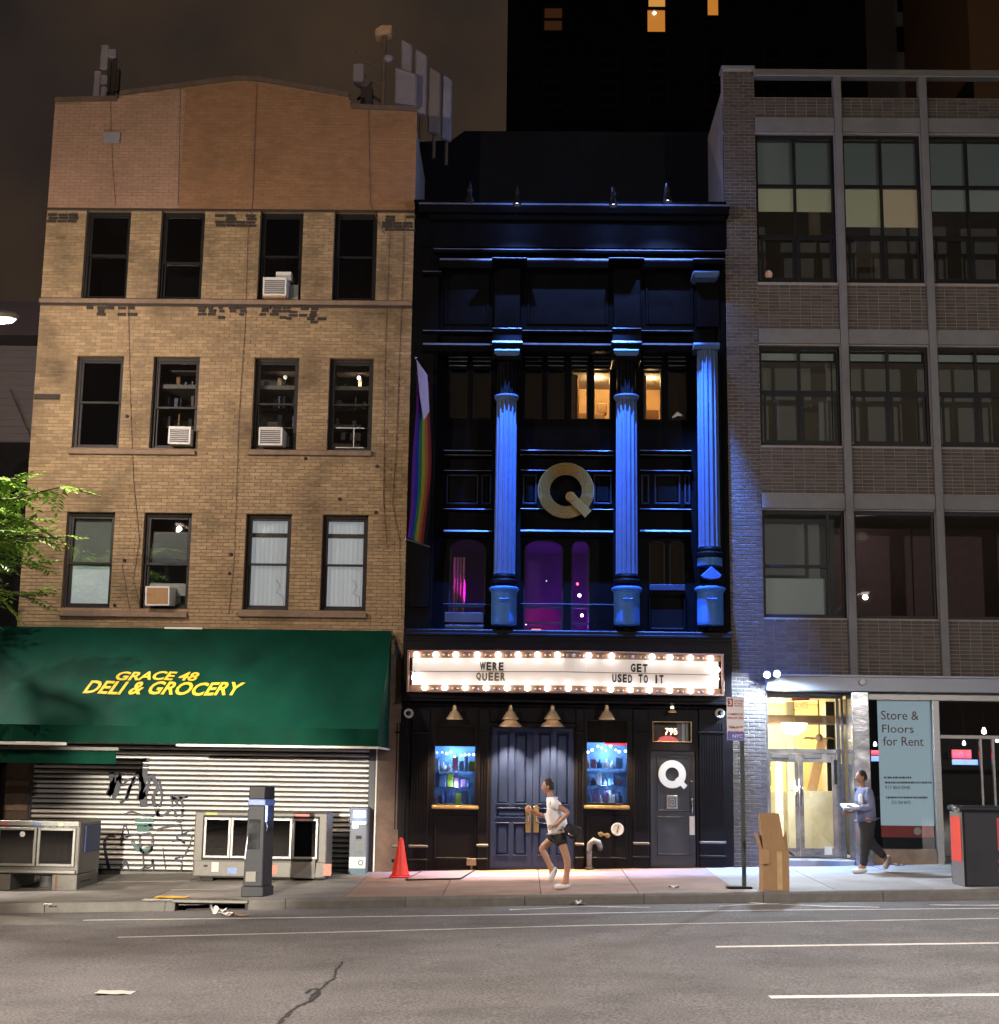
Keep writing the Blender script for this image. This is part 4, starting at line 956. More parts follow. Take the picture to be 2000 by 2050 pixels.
MB().prism([(.0, dD[3]+.005), (-.03, dD[3]+.01), (-.05, dD[3]+.07), (.0, dD[3]+.10)], 'x', dD[0]-.05, dD[1]+.05).build('door_hood', M['ground_paint'], QB)
# side door 795
o = MB().wall(dS[0]+.01, dS[1]-.01, dS[2], dS[3]-.005, .05, [], .04).box(dS[0]+.01, dS[1]-.01, .051, .1, dS[2], dS[3]-.005).build('door', M['door_black'], QB)
for y0, y1 in ((1635, 1713), (1512, 1625)):
    a, c, z0, z1 = PR(1316, 1384, y0, y1); MB().frame(a, c, z0, z1, .034, .049, .03).build('panel_bead', M['door_black'], o, bevel=.006)
X, Z = W(1346, 1550)
pts = [(math.cos(t)*.255, math.sin(t)*.255) for t in [2*math.pi*k/40 for k in range(40)]]
MB().lathe([(.125, 0), (.125, .012), (.255, .012), (.255, 0)], (X, .032, Z), 48, 'y', caps=False).build('letter_ring', M['blind_white'], o)
MB().prism([(X+.05, Z-.10), (X+.215, Z-.27), (X+.28, Z-.20), (X+.11, Z-.045)], 'y', .0195, .032).build('letter_tail', M['blind_white'], o)
X, Z = W(1346, 1606); MB().box(X-.10, X+.10, .03, .049, Z-.125, Z+.125).build('door_notice', M['steel'], o, bevel=.006); MB().frame(X-.065, X+.065, Z-.08, Z+.08, .026, .03, .012).build('notice_print', M['sign_ink'], o)
text(o, 'notice_letter', 'Q', M['sign_ink'], (X, Z), .08, .029, bold=.01)
X, Z = W(1386, 1634); zt = W(1386, 1600)[1]; zb_ = W(1386, 1672)[1]
MB().tube([(X, -.02, zt), (X, -.025, Z+.05)], .014, 8).lathe([(.001, -.03), (.03, -.015), (.03, .015), (.001, .03)], (X, -.02, zt), 10).build('handle', M['chrome'], o, smooth=True)
MB().box(X-.05, X+.05, .02, .049, zb_, Z-.0).build('pull_plate', M['white_plastic'], o, bevel=.008)
X, Z = W(1385, 1563); MB().lathe([(.024, 0), (.024, .02), (.001, .028)], (X, .05, Z), 12, 'y').build('lock', M['chrome'], o)
# transom with the street number
o = MB().frame(tS[0], tS[1], tS[2], tS[3], -.01, .06, .02).build('transom', M['brass'], QB, bevel=.004)
box('pane', M['glass'], o, tS[0]+.02, tS[1]-.02, .03, .034, tS[2]+.02, tS[3]-.02)
MB().box(tS[0]+.02, tS[1]-.02, .16, .17, tS[2], tS[3]).build('backing', pm('transom_backing', (.20, .155, .125), .5), o); MB().box(tS[1]-.17, tS[1]-.12, .12, .15, tS[2]+.02, tS[3]-.02).box(tS[1]-.09, tS[1]-.05, .12, .15, tS[2]+.02, tS[3]-.02).build('gilt_bar', M['white_rail'], o)
text(o, 'street_number', '795', M['white_rail'], W(1344, 1464), .125, .028, bold=.03)
MB().prism([(tS[0]+.10, tS[2]+.02), (tS[0]+.50, tS[2]+.02), (tS[0]+.44, tS[2]+.09), (tS[0]+.34, tS[2]+.12), (tS[0]+.24, tS[2]+.12), (tS[0]+.15, tS[2]+.09)], 'y', .10, .12).build('red_lamp', em('red_glow', (1, .0, .04), .9), o)
# fire fittings on the bulkhead
X, Z = W(1236, 1660); t = thing('round_plate', 'pale round standpipe plate beside the black side door', 'plate', (X, 0, Z))
MB().lathe([(.115, 0), (.118, .02), (.10, .035), (.095, .028), (.001, .028)], (X, -.001, Z), 32, 'y').build('disc', M['white_rail'], t); MB().prism([(X-.02, Z-.06), (X+.005, Z-.06), (X+.035, Z+.06), (X+.01, Z+.06)], 'y', -.034, -.028).build('slot', M['brass'], t)
X, Z = W(1188, 1692); zg = side_z(X, 0)
t = thing('standpipe', 'bent black hydrant pipe with a bright elbow below the right shop window', 'pipe', (X, -.12, zg))
MB().tube([(X-.08, -.12, zg-.05), (X-.08, -.12, Z-.08), (X-.07, -.13, Z+.03), (X, -.14, Z+.09), (X+.08, -.13, Z+.06), (X+.12, -.1, Z-.03), (X+.12, -.02, Z-.06)], [.05, .05, .052, .055, .055, .05, .05], 12).build('elbow_pipe', M['steel'], t, smooth=True)
MB().lathe([(.07, 0), (.07, .05), (.05, .06)], (X-.08, -.12, Z-.14), 14).build('collar', M['chrome'], t); MB().lathe([(.08, 0), (.075, .03), (.05, .04)], (X-.08, -.12, zg), 14).build('floor_flange', M['soot'], t)
X, Z = W(1210, 1671); t = thing('hose_valve', 'small brass twin hose valve between the bent pipe and round plate', 'valve', (X, -.03, Z))
MB().lathe([(.03, 0), (.03, .07), (.045, .075), (.045, .11), (.02, .12)], (X-.07, 0, Z+.01), 12, 'y').lathe([(.03, 0), (.03, .07), (.045, .075), (.045, .11), (.02, .12)], (X+.05, 0, Z-.01), 12, 'y').build('valve_cap', M['brass'], t)
MB().tube([(X-.12, -.06, Z+.025), (X+.1, -.06, Z-.02)], .02, 8).build('manifold', M['brass'], t)
X, Z = W(944, 1726); t = thing('utility_box', 'small tan outlet box at the foot of the wall left of the blue doors', 'box', (X, 0, side_z(X, 0)))
MB().box(X-.09, X+.09, -.08, 0, Z-.06, Z+.07).build('housing', M['stone_sill'], t, bevel=.01); MB().tube([(X, -.04, Z-.06), (X, -.04, side_z(X, 0)-.02)], .02, 8).build('conduit', M['rust'], t)
for px_, lb in ((818, 'round white security camera at the left end of the black shopfront'), (1441, 'round white security camera at the right end of the black shopfront')):
    X, Z = W(px_, 1428, -.1); t = thing('security_camera', lb, 'camera', (X, -.1, Z), 'security cameras on the shopfront')
    MB().lathe([(.088, -.1), (.088, .03), (.075, .045), (.055, .03), (.055, .028)], (X, -.1, Z), 28, 'y').build('ring_housing', M['white_plastic'], t); MB().lathe([(.05, 0), (.045, .03), (.02, .045), (.001, .05)], (X, -.11, Z), 20, 'y').build('lens_dome', M['glass_dark'] if False else M['black_frame'], t, smooth=True)

# ------------------------------------------------------------------ cone lamps over the doors and windows
def wall_lamp(px_, label, on=True, small=False, e=20, two=False):
    Yl = -.30 if not small else -.2; X, Z = W(px_, 1440 if not small else 1426, Yl)
    k = .5 if small else 1
    t = thing('wall_lamp', label, 'lamp', (X, Yl, Z), 'cone lamps along the black shopfront')
    MB().lathe([(.155*k, 0), (.15*k, .015), (.11*k, .075*k), (.075*k, .13*k), (.045*k, .16*k), (.04*k, .20*k), (.04*k, .23*k)], (X, Yl, Z), 24, caps=False).build('shade', M['shade'], t, smooth=True)
    MB().lathe([(.042*k, .225*k), (.042*k, .25*k), (.02, .265*k)], (X, Yl, Z), 12).build('cap', M['brass'], t)
    MB().tube([(X, Yl, Z+.25*k), (X, Yl+.04, Z+.31), (X, Yl+.15, Z+.33), (X, -.1, Z+.31)], .014, 8).build('gooseneck', M['black_frame'], t, smooth=True)
    zl_ = -.03
    if two:
        MB().lathe([(.215, -.135), (.21, -.12), (.165, -.07), (.12, -.035), (.10, -.02)], (X, Yl, Z), 28, caps=False).build('lower_shade', M['shade'], t, smooth=True); zl_ = -.13
    if on:
        MB().lathe([(.001, -.05), (.028, -.035), (.035, -.01), (.028, .03), (.02, .06)], (X, Yl, Z+.055), 10).build('bulb', em('warm_bulb', (1, .74, .45), 9), t, smooth=True)
        light('lamp_light', 'SPOT', (X, Yl, Z+zl_), e*21, (1, .68, .37), t, .035, aim=(X, Yl+.12, Z-2), cone=84, blend=.6)
wall_lamp(910, 'copper cone lamp over the left display window', e=26); wall_lamp(1022, 'copper cone lamp over the left leaf of the blue doors', e=36, two=True); wall_lamp(1106, 'copper cone lamp over the right leaf of the blue doors', e=36, two=True); wall_lamp(1215, 'copper cone lamp over the right display window', e=24)
wall_lamp(1346, 'tiny dim lamp above the street number of the side door', small=True, e=5)

# ------------------------------------------------------------------ marquee with bulbs
YM0, YM1 = -.36, -.75
def mq(px_, py_):
    t_ = abs((px_-1131)/316.0); Y = YM1+(YM0-YM1)*t_; X, Z = W(px_, py_, Y); return X, Y, Z
MQ = thing('marquee', 'shallow V shaped lit marquee ringed with bulbs above the black shopfront', 'marquee', (W(1131, 1390)[0], -.4, W(1131, 1390)[1]))
zT, zB = W(1131, 1302, YM1)[1], W(1131, 1387, YM1)[1]
xl, xc, xr = mq(817, 1345)[0], mq(1131, 1345)[0], mq(1447, 1347)[0]
def my(x_): return YM1+(YM0-YM1)*(abs(x_-xc)/(xc-xl if x_ < xc else xr-xc))
fr = .035
for a, c in ((xl, xc), (xc, xr)):
    def strip(za, zb_, ya, yb, nm, mat):
        MB().add([(a, my(a)+ya, za), (c, my(c)+ya, za), (c, my(c)+ya, zb_), (a, my(a)+ya, zb_), (a, my(a)+yb, za), (c, my(c)+yb, za), (c, my(c)+yb, zb_), (a, my(a)+yb, zb_)],
                 [(0, 1, 2, 3), (7, 6, 5, 4), (0, 4, 5, 1), (3, 2, 6, 7), (0, 3, 7, 4), (1, 5, 6, 2)]).build(nm, mat, MQ)
    strip(zT-.03, zT, -.03, .3, 'frame', M['marquee_frame']); strip(zB, zB+.03, -.03, .3, 'frame', M['marquee_frame'])
    strip(zT-.135, zT-.03, .06, .10, 'bulb_tray', M['marquee_frame']); strip(zB+.03, zB+.135, .06, .10, 'bulb_tray', M['marquee_frame'])
    zmid = (zT+zB)/2
    strip(zmid+.006, zT-.135, .07, .09, 'lit_panel', M['marquee_face']); strip(zB+.135, zmid-.006, .07, .09, 'lit_panel', M['marquee_face'])
    strip(zmid-.006, zmid+.006, .045, .085, 'letter_rail', M['marquee_frame'])
for x_ in (xl, xr): MB().box(x_-.02, x_+.02, my(x_)-.03, my(x_)+.34, zB, zT).build('end_frame', M['marquee_frame'], MQ, bevel=.004)
MB().prism([(xl, my(xl)+.1), (xc, my(xc)+.1), (xr, my(xr)+.1), (xr, 0), (xl, 0)], 'z', zB+.03, zT-.03).build('housing', M['ground_paint'], MQ)
xa, xb = mq(1128, 1320)[0], mq(1176, 1320)[0]
MB().add([(xa, my(xa)+.066, zmid+.006), (xb, my(xb)+.066, zmid+.006), (xb, my(xb)+.066, zT-.14), (xa, my(xa)+.066, zT-.14)], [(0, 1, 2, 3)]).build('dim_panel', M['marquee_dim'], MQ)
tops = [833, 872, 912, 955, 997, 1037, 1076, 1116, 1148, 1179, 1225, 1267, 1306, 1342, 1383, 1423]
bots = [850, 890, 931, 973, 1015, 1056, 1096, 1138, 1181, 1223, 1262, 1300, 1341, 1383, 1423]
bm_on = MB().lathe([(.001, -.038), (.036, -.028), (.052, -.004), (.048, .02), (.026, .05), (.02, .07)], (0, 0, 0), 12, 'y').mesh('bulb', M['bulb'], smooth=True)
bm_off = MB().lathe([(.001, -.038), (.026, -.028), (.037, -.004), (.034, .02), (.02, .045), (.018, .07)], (0, 0, 0), 12, 'y').mesh('bulb', M['bulb_off'], smooth=True)
small = MB().lathe([(.018, 0), (.022, .012), (.014, .03), (.001, .034)], (0, 0, 0), 8, 'y').mesh('socket', M['bulb_off'], smooth=True)
def place(me_, nm, x_, z_, dy):
    o_ = bpy.data.objects.new(nm, me_); COL.objects.link(o_); o_.parent = MQ; o_.location = Vector((x_, my(x_)+dy, z_))-off(MQ); return o_
for i, p_ in enumerate(tops): place(bm_off if p_ in (1148, 1267) else bm_on, 'bulb', mq(p_, 1322)[0], zT-.082, .02)
for p_ in bots: place(bm_on, 'bulb', mq(p_, 1372)[0], zB+.082, .02)
for p_, q in ((829, 1358), (832, 1346), (1434, 1352), (1436, 1334)):
    x_ = mq(p_, q)[0]; place(bm_on if q != 1346 else bm_off, 'bulb', x_, zB+(zT-zB)*(1387-q)/85, .02)
for a, c in zip(tops[:-1], tops[1:]):
    for f_ in (.4, .62): place(small, 'socket', mq(a+(c-a)*f_, 1322)[0], zT-.085+random.uniform(-.008, .008), .06)
for a, c in zip(bots[:-1], bots[1:]):
    for f_ in (.4, .62): place(small, 'socket', mq(a+(c-a)*f_, 1374)[0], zB+.07+random.uniform(-.008, .008), .06)
def mtext(s, x0, x1, zc, mat):
    """changeable letters clipped to the rails, one by one"""
    n_ = len(s); X0, X1 = mq(x0, 1345)[0], mq(x1, 1345)[0]; st = (X1-X0)/n_
    for i, ch in enumerate(s):
        if ch == ' ': continue
        xx = X0+st*(i+.5); yy = my(xx)+.058
        text(MQ, 'letter', ch, mat, (xx, zc+random.uniform(-.006, .006)), .155, yy, w=(.035 if ch == 'I' else st*(.95 if ch == 'W' else .78)), bold=.04)
zu, zd = zmid+.095, zmid-.098
mtext('WERE', 960, 1009, zu, M['letter_black']); mtext('QUEER', 952, 1013, zd, M['letter_olive']); mtext('GET', 1262, 1298, zu, M['letter_black']); mtext('USED TO IT', 1225, 1330, zd, M['letter_black'])

# ------------------------------------------------------------------ blue floodlights on the cornice
BLUE = (.07, .23, 1.0)
def flood(px_, py_, label, aimX, e, on=True, Yf=-1.25, cone=27):
    X, Z = W(px_, py_, Yf)
    t = thing('facade_floodlight', label, 'floodlight', (X, Yf, Z), 'blue floodlights on the black cornice')
    MB().lathe([(.085, 0), (.08, .03), (.05, .10), (.035, .15), (.03, .20)], (X, Yf, Z), 18, caps=False).build('bell_shade', M['black_frame'], t, smooth=True)
    MB().lathe([(.03, .19), (.045, .21), (.045, .27), (.02, .29)], (X, Yf, Z), 12).build('ballast', M['black_frame'], t)
    MB().tube([(X, Yf, Z+.28), (X, Yf+.06, Z+.42), (X, Yf+.3, Z+.48), (X, -.35, Z+.30), (X, -.1, Z+.12)], .018, 8).build('gooseneck', M['black_frame'], t, smooth=True)
    if on:
        MB().lathe([(.001, -.02), (.03, -.01), (.035, .01), (.02, .04)], (X, Yf, Z+.05), 10).build('bulb', em('blue_white_bulb', (.6, .72, 1), 12), t, smooth=True)
        light('flood_light', 'SPOT', (X, Yf, Z-.06), e, BLUE, t, .04, aim=(aimX, -.22, 6.0), cone=cone, blend=.8)
        light('flood_spill', 'SPOT', (X, Yf, Z-.06), 420, (.20, .36, 1.0), t, .03, aim=(X, Yf+.75, Z-1), cone=88, blend=.6)  # wide extra spot added to bring out the ledge lines
        light('flood_leak', 'POINT', (X, Yf+.22, Z+.34), 45, (.16, .32, 1.0), t, .03)  # point light added above the bell to brighten the top cornice
flood(1035, 410, 'small cornice floodlight with a stubby head, second from the left', C1, 29000)
flood(1228, 412, 'hanging bell floodlight near the middle of the cornice, third from the left', C2, 29000)
flood(1337, 404, 'dark bell floodlight near the right end of the cornice', C3, 29000)
flood(940, 404, 'unlit floodlight on a bent arm at the left of the cornice', C1, 0, on=False)

# ------------------------------------------------------------------ banner
fx, fzt = W(836, 722, -.7); fzb = W(822, 1078, -.7)[1]
FL = thing('banner_flag', 'tall rainbow banner hung edge-on beside the tan brick building', 'flag', (fx, -.5, fzb))
o0 = Vector((W(868, 750, -.02)[0], -.02, 0)); o1 = Vector((W(832, 715, -.95)[0], -.95, 0)); 
ztI, ztO = W(868, 748, -.02)[1], W(834, 716, -.95)[1]
MB().tube([(o0.x, o0.y, ztI), (o1.x, o1.y, ztO)], .018, 8).build('upper_pole', M['chrome'], FL); MB().lathe([(.001, -.03), (.03, 0), (.001, .03)], (o1.x, o1.y, ztO), 10).build('finial', M['chrome'], FL)
zbO, zbI = W(820, 1078, -.95)[1], W(862, 1095, -.02)[1]
MB().tube([(o0.x, o0.y, zbI), (o1.x-.12, o1.y, zbO)], .016, 8).build('lower_pole', M['steel_dull'], FL); MB().lathe([(.001, -.03), (.03, 0), (.001, .03)], (o1.x-.12, o1.y, zbO), 10).build('finial', M['chrome'], FL)
stripes = [((.20, .02, .42)), ((.03, .04, .55)), ((.01, .30, .08)), ((.60, .50, .02)), ((.65, .22, .02)), ((.45, .02, .02))]
nv = 24
for k, cc in enumerate(stripes):
    vs = []
    for j in range(nv+1):
        v_ = j/nv; z_ = ztO-.25+(zbO+.03-(ztO-.25))*v_ if True else 0
        bow = .10*math.sin(math.pi*v_)
        for u in (k/6, (k+1)/6):
            uu = .08+.80*u
            P = Vector((o1.x-.10*v_+(o0.x-o1.x+.10*v_)*uu*.82, o1.y+(o0.y-o1.y)*uu, z_+(zbI-zbO)*.25*uu))
            P.x += bow*(.25+.75*uu)*.9 + .015*math.sin(9*v_+3*u)
            vs.append(P)
    top0 = 5 if k > 1 else 0
    MB().add(vs, [(2*i, 2*i+2, 2*i+3, 2*i+1) for i in range(nv)]).build('stripe', pm('banner_dye', tuple(q*.55 for q in cc), .8, var=.12, scale=9, bump=.2, bscale=9), FL, smooth=True)
vs = [(o1.x+.02, o1.y-.02, ztO-.04), (o1.x+.20, o1.y+.40, ztO-.22), (o1.x+.26, o1.y+.35, ztO-.95), (o1.x+.17, o1.y+.15, ztO-1.18), (o1.x+.09, o1.y+.02, ztO-.7)]
MB().add(vs, [(0, 4, 3, 2, 1)]).build('chevron', pm('banner_white', (.62, .55, .72), .8, var=.1), FL)
# ================================================================== grey banded building (right)
RX0, RX1 = 3.91, 13.5
RB = thing('office_building', 'dark brick office building with grey bands and wide steel windows on the right', 'building', (8, 0, side_z(8, 0)))
GB = M['grey_band']
MU = [6.19, 7.90, 9.61, 11.32, 13.03]
PXR = 4.535
def bz(py_): return W(1700, py_)[1]
HDB, HDT = bz(1385), bz(1353)                              # header over the shopfront
rowsR = [(bz(566), bz(268)), (bz(893), bz(692)), (bz(1238), bz(1022))]
bays = [(PXR, MU[0]-.075)] + [(MU[i]+.075, MU[i+1]-.075) for i in range(4)]
holes = [(a, c, z0, z1) for (a, c) in bays for (z0, z1) in rowsR]
TOPZ = W(1700, 142)[1]
sp = [(bz(236), bz(197)), (bz(660), bz(568)), (bz(989), bz(895)), (bz(1352), bz(1240))]
MB().wall(RX0, RX1, HDT-.02, bz(196), 0, holes, .22).build('wall', M['mortar_pale'], RB)
MB().box(RX0, PXR, 0, .3, -1, HDT).build('wall', M['mortar_pale'], RB)
MB().box(RX0, PXR, 0, .3, bz(196), TOPZ+.03).build('wall', M['mortar_pale'], RB)
b = MB().box(RX0+.01, RX0+.03, .31, 10, -1, TOPZ-.3).box(RX1-.02, RX1, .3, 10, -1, TOPZ-.9).box(RX0, RX1, 10, 10.1, -1, TOPZ-.9).box(RX0+.03, RX1, .3, 10, bz(197)-.1, bz(197)-.02)
for z_ in (HDT+.15, sp[2][0]+.3, sp[1][0]+.3, sp[0][0]-.2): b.box(RX0+.03, RX1-.03, .23, 9.9, z_-.04, z_+.04)
b.box(RX0+.03, RX1-.03, 3.2, 3.25, HDT, bz(196)); b.build('shell', M['room'], RB)
# pillar in running bond, spandrels in stack bond
reg_p = [(RX0+.004, PXR-.004, side_z(4.2, 0)-.05, TOPZ)]
bricks(RB, reg_p, .195, .057, .013, 0, True, M['brick_dark'], n_single=300, proud=.010, order=lambda q: (q[2] < .2, q[2]))
reg_s = [(a+.004, c-.004, z0, z1) for (a, c) in bays[:4] for (z0, z1) in sp]
bricks(RB, reg_s, .196, .057, .012, 0, False, M['brick_dark'], proud=.009)
MB().box(RX0-.03, PXR+.02, -.03, .33, TOPZ+.03, TOPZ+.10).build('coping', M['grey_band'], RB, bevel=.012)
# grey mullion piers and bands
for i, mx_ in enumerate(MU):
    MB().box(mx_-.073, mx_+.073, -.10, .12, HDT+.002, TOPZ-.03).build('mullion_pier', GB, RB, bevel=.01)
for py0, py1 in ((238, 266), (662, 690), (991, 1020)):
    for (a, c) in bays:
        MB().box(a+.002, c-.002, -.07, .2, bz(py1), bz(py0)).build('band', GB, RB, bevel=.01)
MB().box(PXR-.02, RX1, -.12, .10, W(1700, 158)[1], TOPZ-.02).build('roof_rail', M['steel'], RB, bevel=.012)
box('parapet_slab', M['roofing'], RB, PXR, RX1, .5, .6, bz(200), bz(172))
# steel windows
WR = [M['black_frame']]
def steel_window(h, kind, blinds=()):
    x0, x1, z0, z1 = h; xm = (x0+x1)/2; t = .055; Y = .08
    o = MB().frame(x0+.004, x1-.004, z0+.004, z1-.004, Y, Y+.10, t, .07).build('window', M['black_frame'], RB, bevel=.005)
    if kind == 'grid3': zs = [z0+.07, z0+(z1-z0)*.315, z0+(z1-z0)*.655, z1-.07]
    elif kind == 'grid2': zs = [z0+.07, z0+(z1-z0)*.54, z1-.07]
    else: zs = [z0+.07, z1-.07]
    xs = [x0+t, xm, x1-t] if kind.startswith('grid') else [x0+t, x1-t]
    if kind == 'hung': xs = [x0+t, x0+(x1-x0)*.80, x1-t]
    bar = MB()
    for x_ in xs[1:-1]: bar.box(x_-.028, x_+.028, Y+.01, Y+.08, z0+.07, z1-.07)
    for z_ in zs[1:-1]:
        for a, c in zip(xs[:-1], xs[1:]): bar.box(a+(.028 if a != xs[0] else 0), c-(.028 if c != xs[-1] else 0), Y+.012, Y+.078, z_-.035, z_+.035)
    if kind == 'hung': bar.box(xs[0], xs[1]-.028, Y+.012, Y+.078, z0+(z1-z0)*.48-.03, z0+(z1-z0)*.48+.03)
    bar.build('glazing_bar', M['black_frame'], o, bevel=.004)
    for a, c in zip(xs[:-1], xs[1:]):
        for d, e in zip(zs[:-1], zs[1:]): box('pane', M['glass'], o, a, c, Y+.042, Y+.046, d, e)
    if kind.startswith('grid'):                            # opening sashes in the bottom row are framed heavier
        for a, c in zip(xs[:-1], xs[1:]): MB().frame(a+.03, c-.03, zs[0], zs[1]-.035, Y-.005, Y+.009, .05).build('sash', M['black_frame'], o, bevel=.003)
    for (f0, f1, g0, g1, mt) in blinds:
        box('blind', mt, o, x0+(x1-x0)*f0, x0+(x1-x0)*f1, Y+.16, Y+.165, z0+(z1-z0)*g0, z0+(z1-z0)*g1)
    return o
BL1 = em('lit_olive_blind', (.50, .47, .28), .22, (.4, .4, .3)); BL1b = em('lit_tan_blind', (.66, .48, .28), .22, (.45, .38, .28)); BL2 = em('dim_teal_blind', (.20, .26, .25), .075, (.25, .28, .27))  # blinds glow by themselves in place of room lamps
BL3 = em('dim_sage_blind', (.33, .36, .31), .13, (.3, .32, .3))
tops_ = [[(.0, 1, .655, .97, BL2), (.0, 1, .50, .655, BL1)], [(.0, 1, .655, .97, BL2), (.0, .5, .40, .655, BL1), (.5, 1, .40, .655, BL1b)], [(.0, 1, .655, .97, BL2), (.0, 1, .51, .655, BL3)], [(.0, 1, .5, .97, BL2)], [(.0, 1, .5, .97, BL2)]]
GW = em('dim_room_wall', (.30, .25, .18), .045, (.2, .19, .17)); GW2 = em('dim_grey_room', (.26, .26, .26), .06, (.2, .2, .2))  # room walls given a faint glow of their own, without lamps
for i, (a, c) in enumerate(bays):
    steel_window((a, c, *rowsR[0]), 'grid3', tops_[i])
    o = steel_window((a, c, *rowsR[1]), 'grid2', [(.05, .95, .88, .95, BL3)])
    w_ = c-a; z0, z1 = rowsR[1]
    box('room_wall', GW, o, a-.06, c+.06, 1.2, 1.23, z0+.1, z1)
    if i == 0: box('lit_sill_strip', em('sill_light', (1, .75, .4), 1.2), o, a+.3, a+.58, .35, .37, z0+.10, z0+.125); box('white_board', GW2, o, a+w_*.78, a+w_*.93, .5, .53, z0+.1, z0+1.0)
    if i == 1: box('lit_sill_strip', em('sill_light_orange', (1, .42, .08), 1.1), o, a+.08, a+.55, .35, .37, z0+.10, z0+.14)
    o = steel_window((a, c, *rowsR[2]), 'hung' if i == 0 else 'single', [])
    z0, z1 = rowsR[2]
    if i == 0: box('blind', em('pale_roller_blind', (.55, .58, .54), .10, (.42, .45, .42)), o, a+.05, a+w_*.77, .26, .265, z0+.08, z0+.78); box('room_wall', GW2, o, a, c, 1.0, 1.03, z0, z1)  # roller blind also glows by itself
    else:
        box('room_wall', pm('maroon_room_wall', (.15, .085, .09), .8), o, a-.06, c+.06, 2.0, 2.04, z0, z1)  # maroon wall colour stands in for a red reflection in the panes
        if i == 1: light('room_light', 'POINT', (a+.45, 1.2, z1-.3), 4, (1, .85, .75), RB, .1)
X, Z = W(1539, 549, .3); t = thing('salt_lamp', 'small dim orange lamp on the sill of the top left office window', 'lamp', (X, .3, Z-.07))
MB().lathe([(.05, -.07), (.075, -.03), (.07, .03), (.04, .07), (.001, .085)], (X, .3, Z), 9).build('stone', em('salt_glow', (.9, .35, .22), .28), t)

# shopfront: header, stainless pillar, entrance
ENT = (W(1539, 1560)[0], W(1706, 1560)[0])
MB().box(PXR, RX1, -.16, .25, HDB, HDT).build('header', M['alu'], RB, bevel=.012)
MB().box(PXR, RX1, -.20, -.162, HDT-.03, HDT+.005).build('header_lip', M['alu'], RB)
a, c = W(1707, 1560)[0], W(1741, 1560)[0]; zg = side_z(6.4, 0)
MB().box(a, c, -.12, .4, zg-.3, HDB-.003).build('pillar_cladding', M['stainless'], RB, bevel=.012)
MB().box(PXR, W(1539, 1560)[0], -.02, .3, zg-.3, HDB-.003).build('door_jamb', M['stainless'], RB)
zd0 = zg+.10
# entrance step
tag(MB().box(PXR, a, -.02, 4.2, zd0-.6, zd0-.02).build('doorstep', M['slab_grey'], RB, bevel=.01), None)
YD = .55
zt0 = W(1620, 1502, YD)[1]; zt1 = W(1620, 1392, YD)[1]
e0, e1 = PXR+.03, a-.02
def fr(nm, *d, m_='stainless'): return box(nm, M[m_], RB, *d, bevel=.006)
fr('transom_bar', e0, e1, YD, YD+.08, zt0-.06, zt0+.02); fr('head_bar', e0, e1, YD, YD+.08, HDB-.10, HDB-.004)
xd = [e0, W(1601, 1600, YD)[0], W(1676, 1600, YD)[0], e1]
for x_ in (e0, W(1678, 1600, YD)[0], e1-.05): fr('jamb', x_, x_+.05, YD-.002, YD+.082, zd0, HDB-.1)
box('transom_pane', M['glass_clear'], RB, e0, xd[2], YD+.03, YD+.036, zt0+.02, HDB-.1); box('side_pane', M['glass_clear'], RB, W(1690, 1600, YD)[0], e1-.05, YD+.03, YD+.036, zd0, HDB-.1)
box('side_panel', M['stainless'], RB, W(1684, 1600, YD)[0]-.1, e1-.05, YD+.012, YD+.028, zd0, zt0-.25, bevel=.004)
for (a_, c_), s_ in (((xd[0]+.055, xd[1]-.004), 1), ((xd[1]+.004, xd[2]-.004), -1)):
    o = MB().frame(a_, c_, zd0, zt0-.065, YD+.01, YD+.06, .075, .16).build('glass_door', M['stainless'], RB, bevel=.006)
    box('pane', M['glass_clear'], o, a_+.075, c_-.075, YD+.033, YD+.038, zd0+.16, zt0-.225)
    hx = c_-.04 if s_ == 1 else a_+.04
    MB().tube([(hx, YD+.01, zd0+1.3), (hx, YD-.05, zd0+1.3), (hx, YD-.05, zd0+.95), (hx, YD+.01, zd0+.95)], .014, 8).build('handle', M['chrome'], o, smooth=True)
    box('closer', M['steel_dull'], o, a_+.1, a_+.42, YD-.03, YD+.008, zt0-.15, zt0-.08, bevel=.006)
box('kick_notice', M['white_plastic'], RB, xd[2]-.26, xd[2]-.12, YD-.004, YD+.008, zd0+.05, zd0+.2)
box('black_decal', M['black_frame'], RB, e1-.20, e1-.12, YD+.004, YD+.011, zd0+1.35, zd0+1.8)
# lobby: yellow vaulted ceiling, beam, stone wainscot, mail boxes
LBY = 4.2
MB().box(e0-.3, e0-.26, YD+.1, LBY, zd0, 3.6).build('lobby_wall', M['white_wall'], RB); MB().box(e1+.3, e1+.34, YD+.1, LBY, zd0, 3.6).build('lobby_wall', M['white_wall'], RB)
MB().box(e0-.3, e1+.34, LBY, LBY+.05, zd0, 3.6).build('lobby_wall', M['yellow_wall'], RB)
MB().box(e0-.26, e1+.3, YD+.1, LBY, 3.42, 3.47).build('lobby_ceiling', M['yellow_wall'], RB)
MB().box(e0-.26, e1+.3, 1.9, 2.15, 2.92, 3.10).build('lobby_beam', M['wood_pier'], RB, bevel=.02); MB().box(e0-.26, e1+.3, LBY-.06, LBY-.002, 2.30, 2.38).build('lobby_moulding', M['cardboard'], RB)
MB().box(e0-.258, e1+.298, LBY-.03, LBY-.002, zd0, zd0+1.15).build('lobby_wainscot', M['tile_green'], RB)
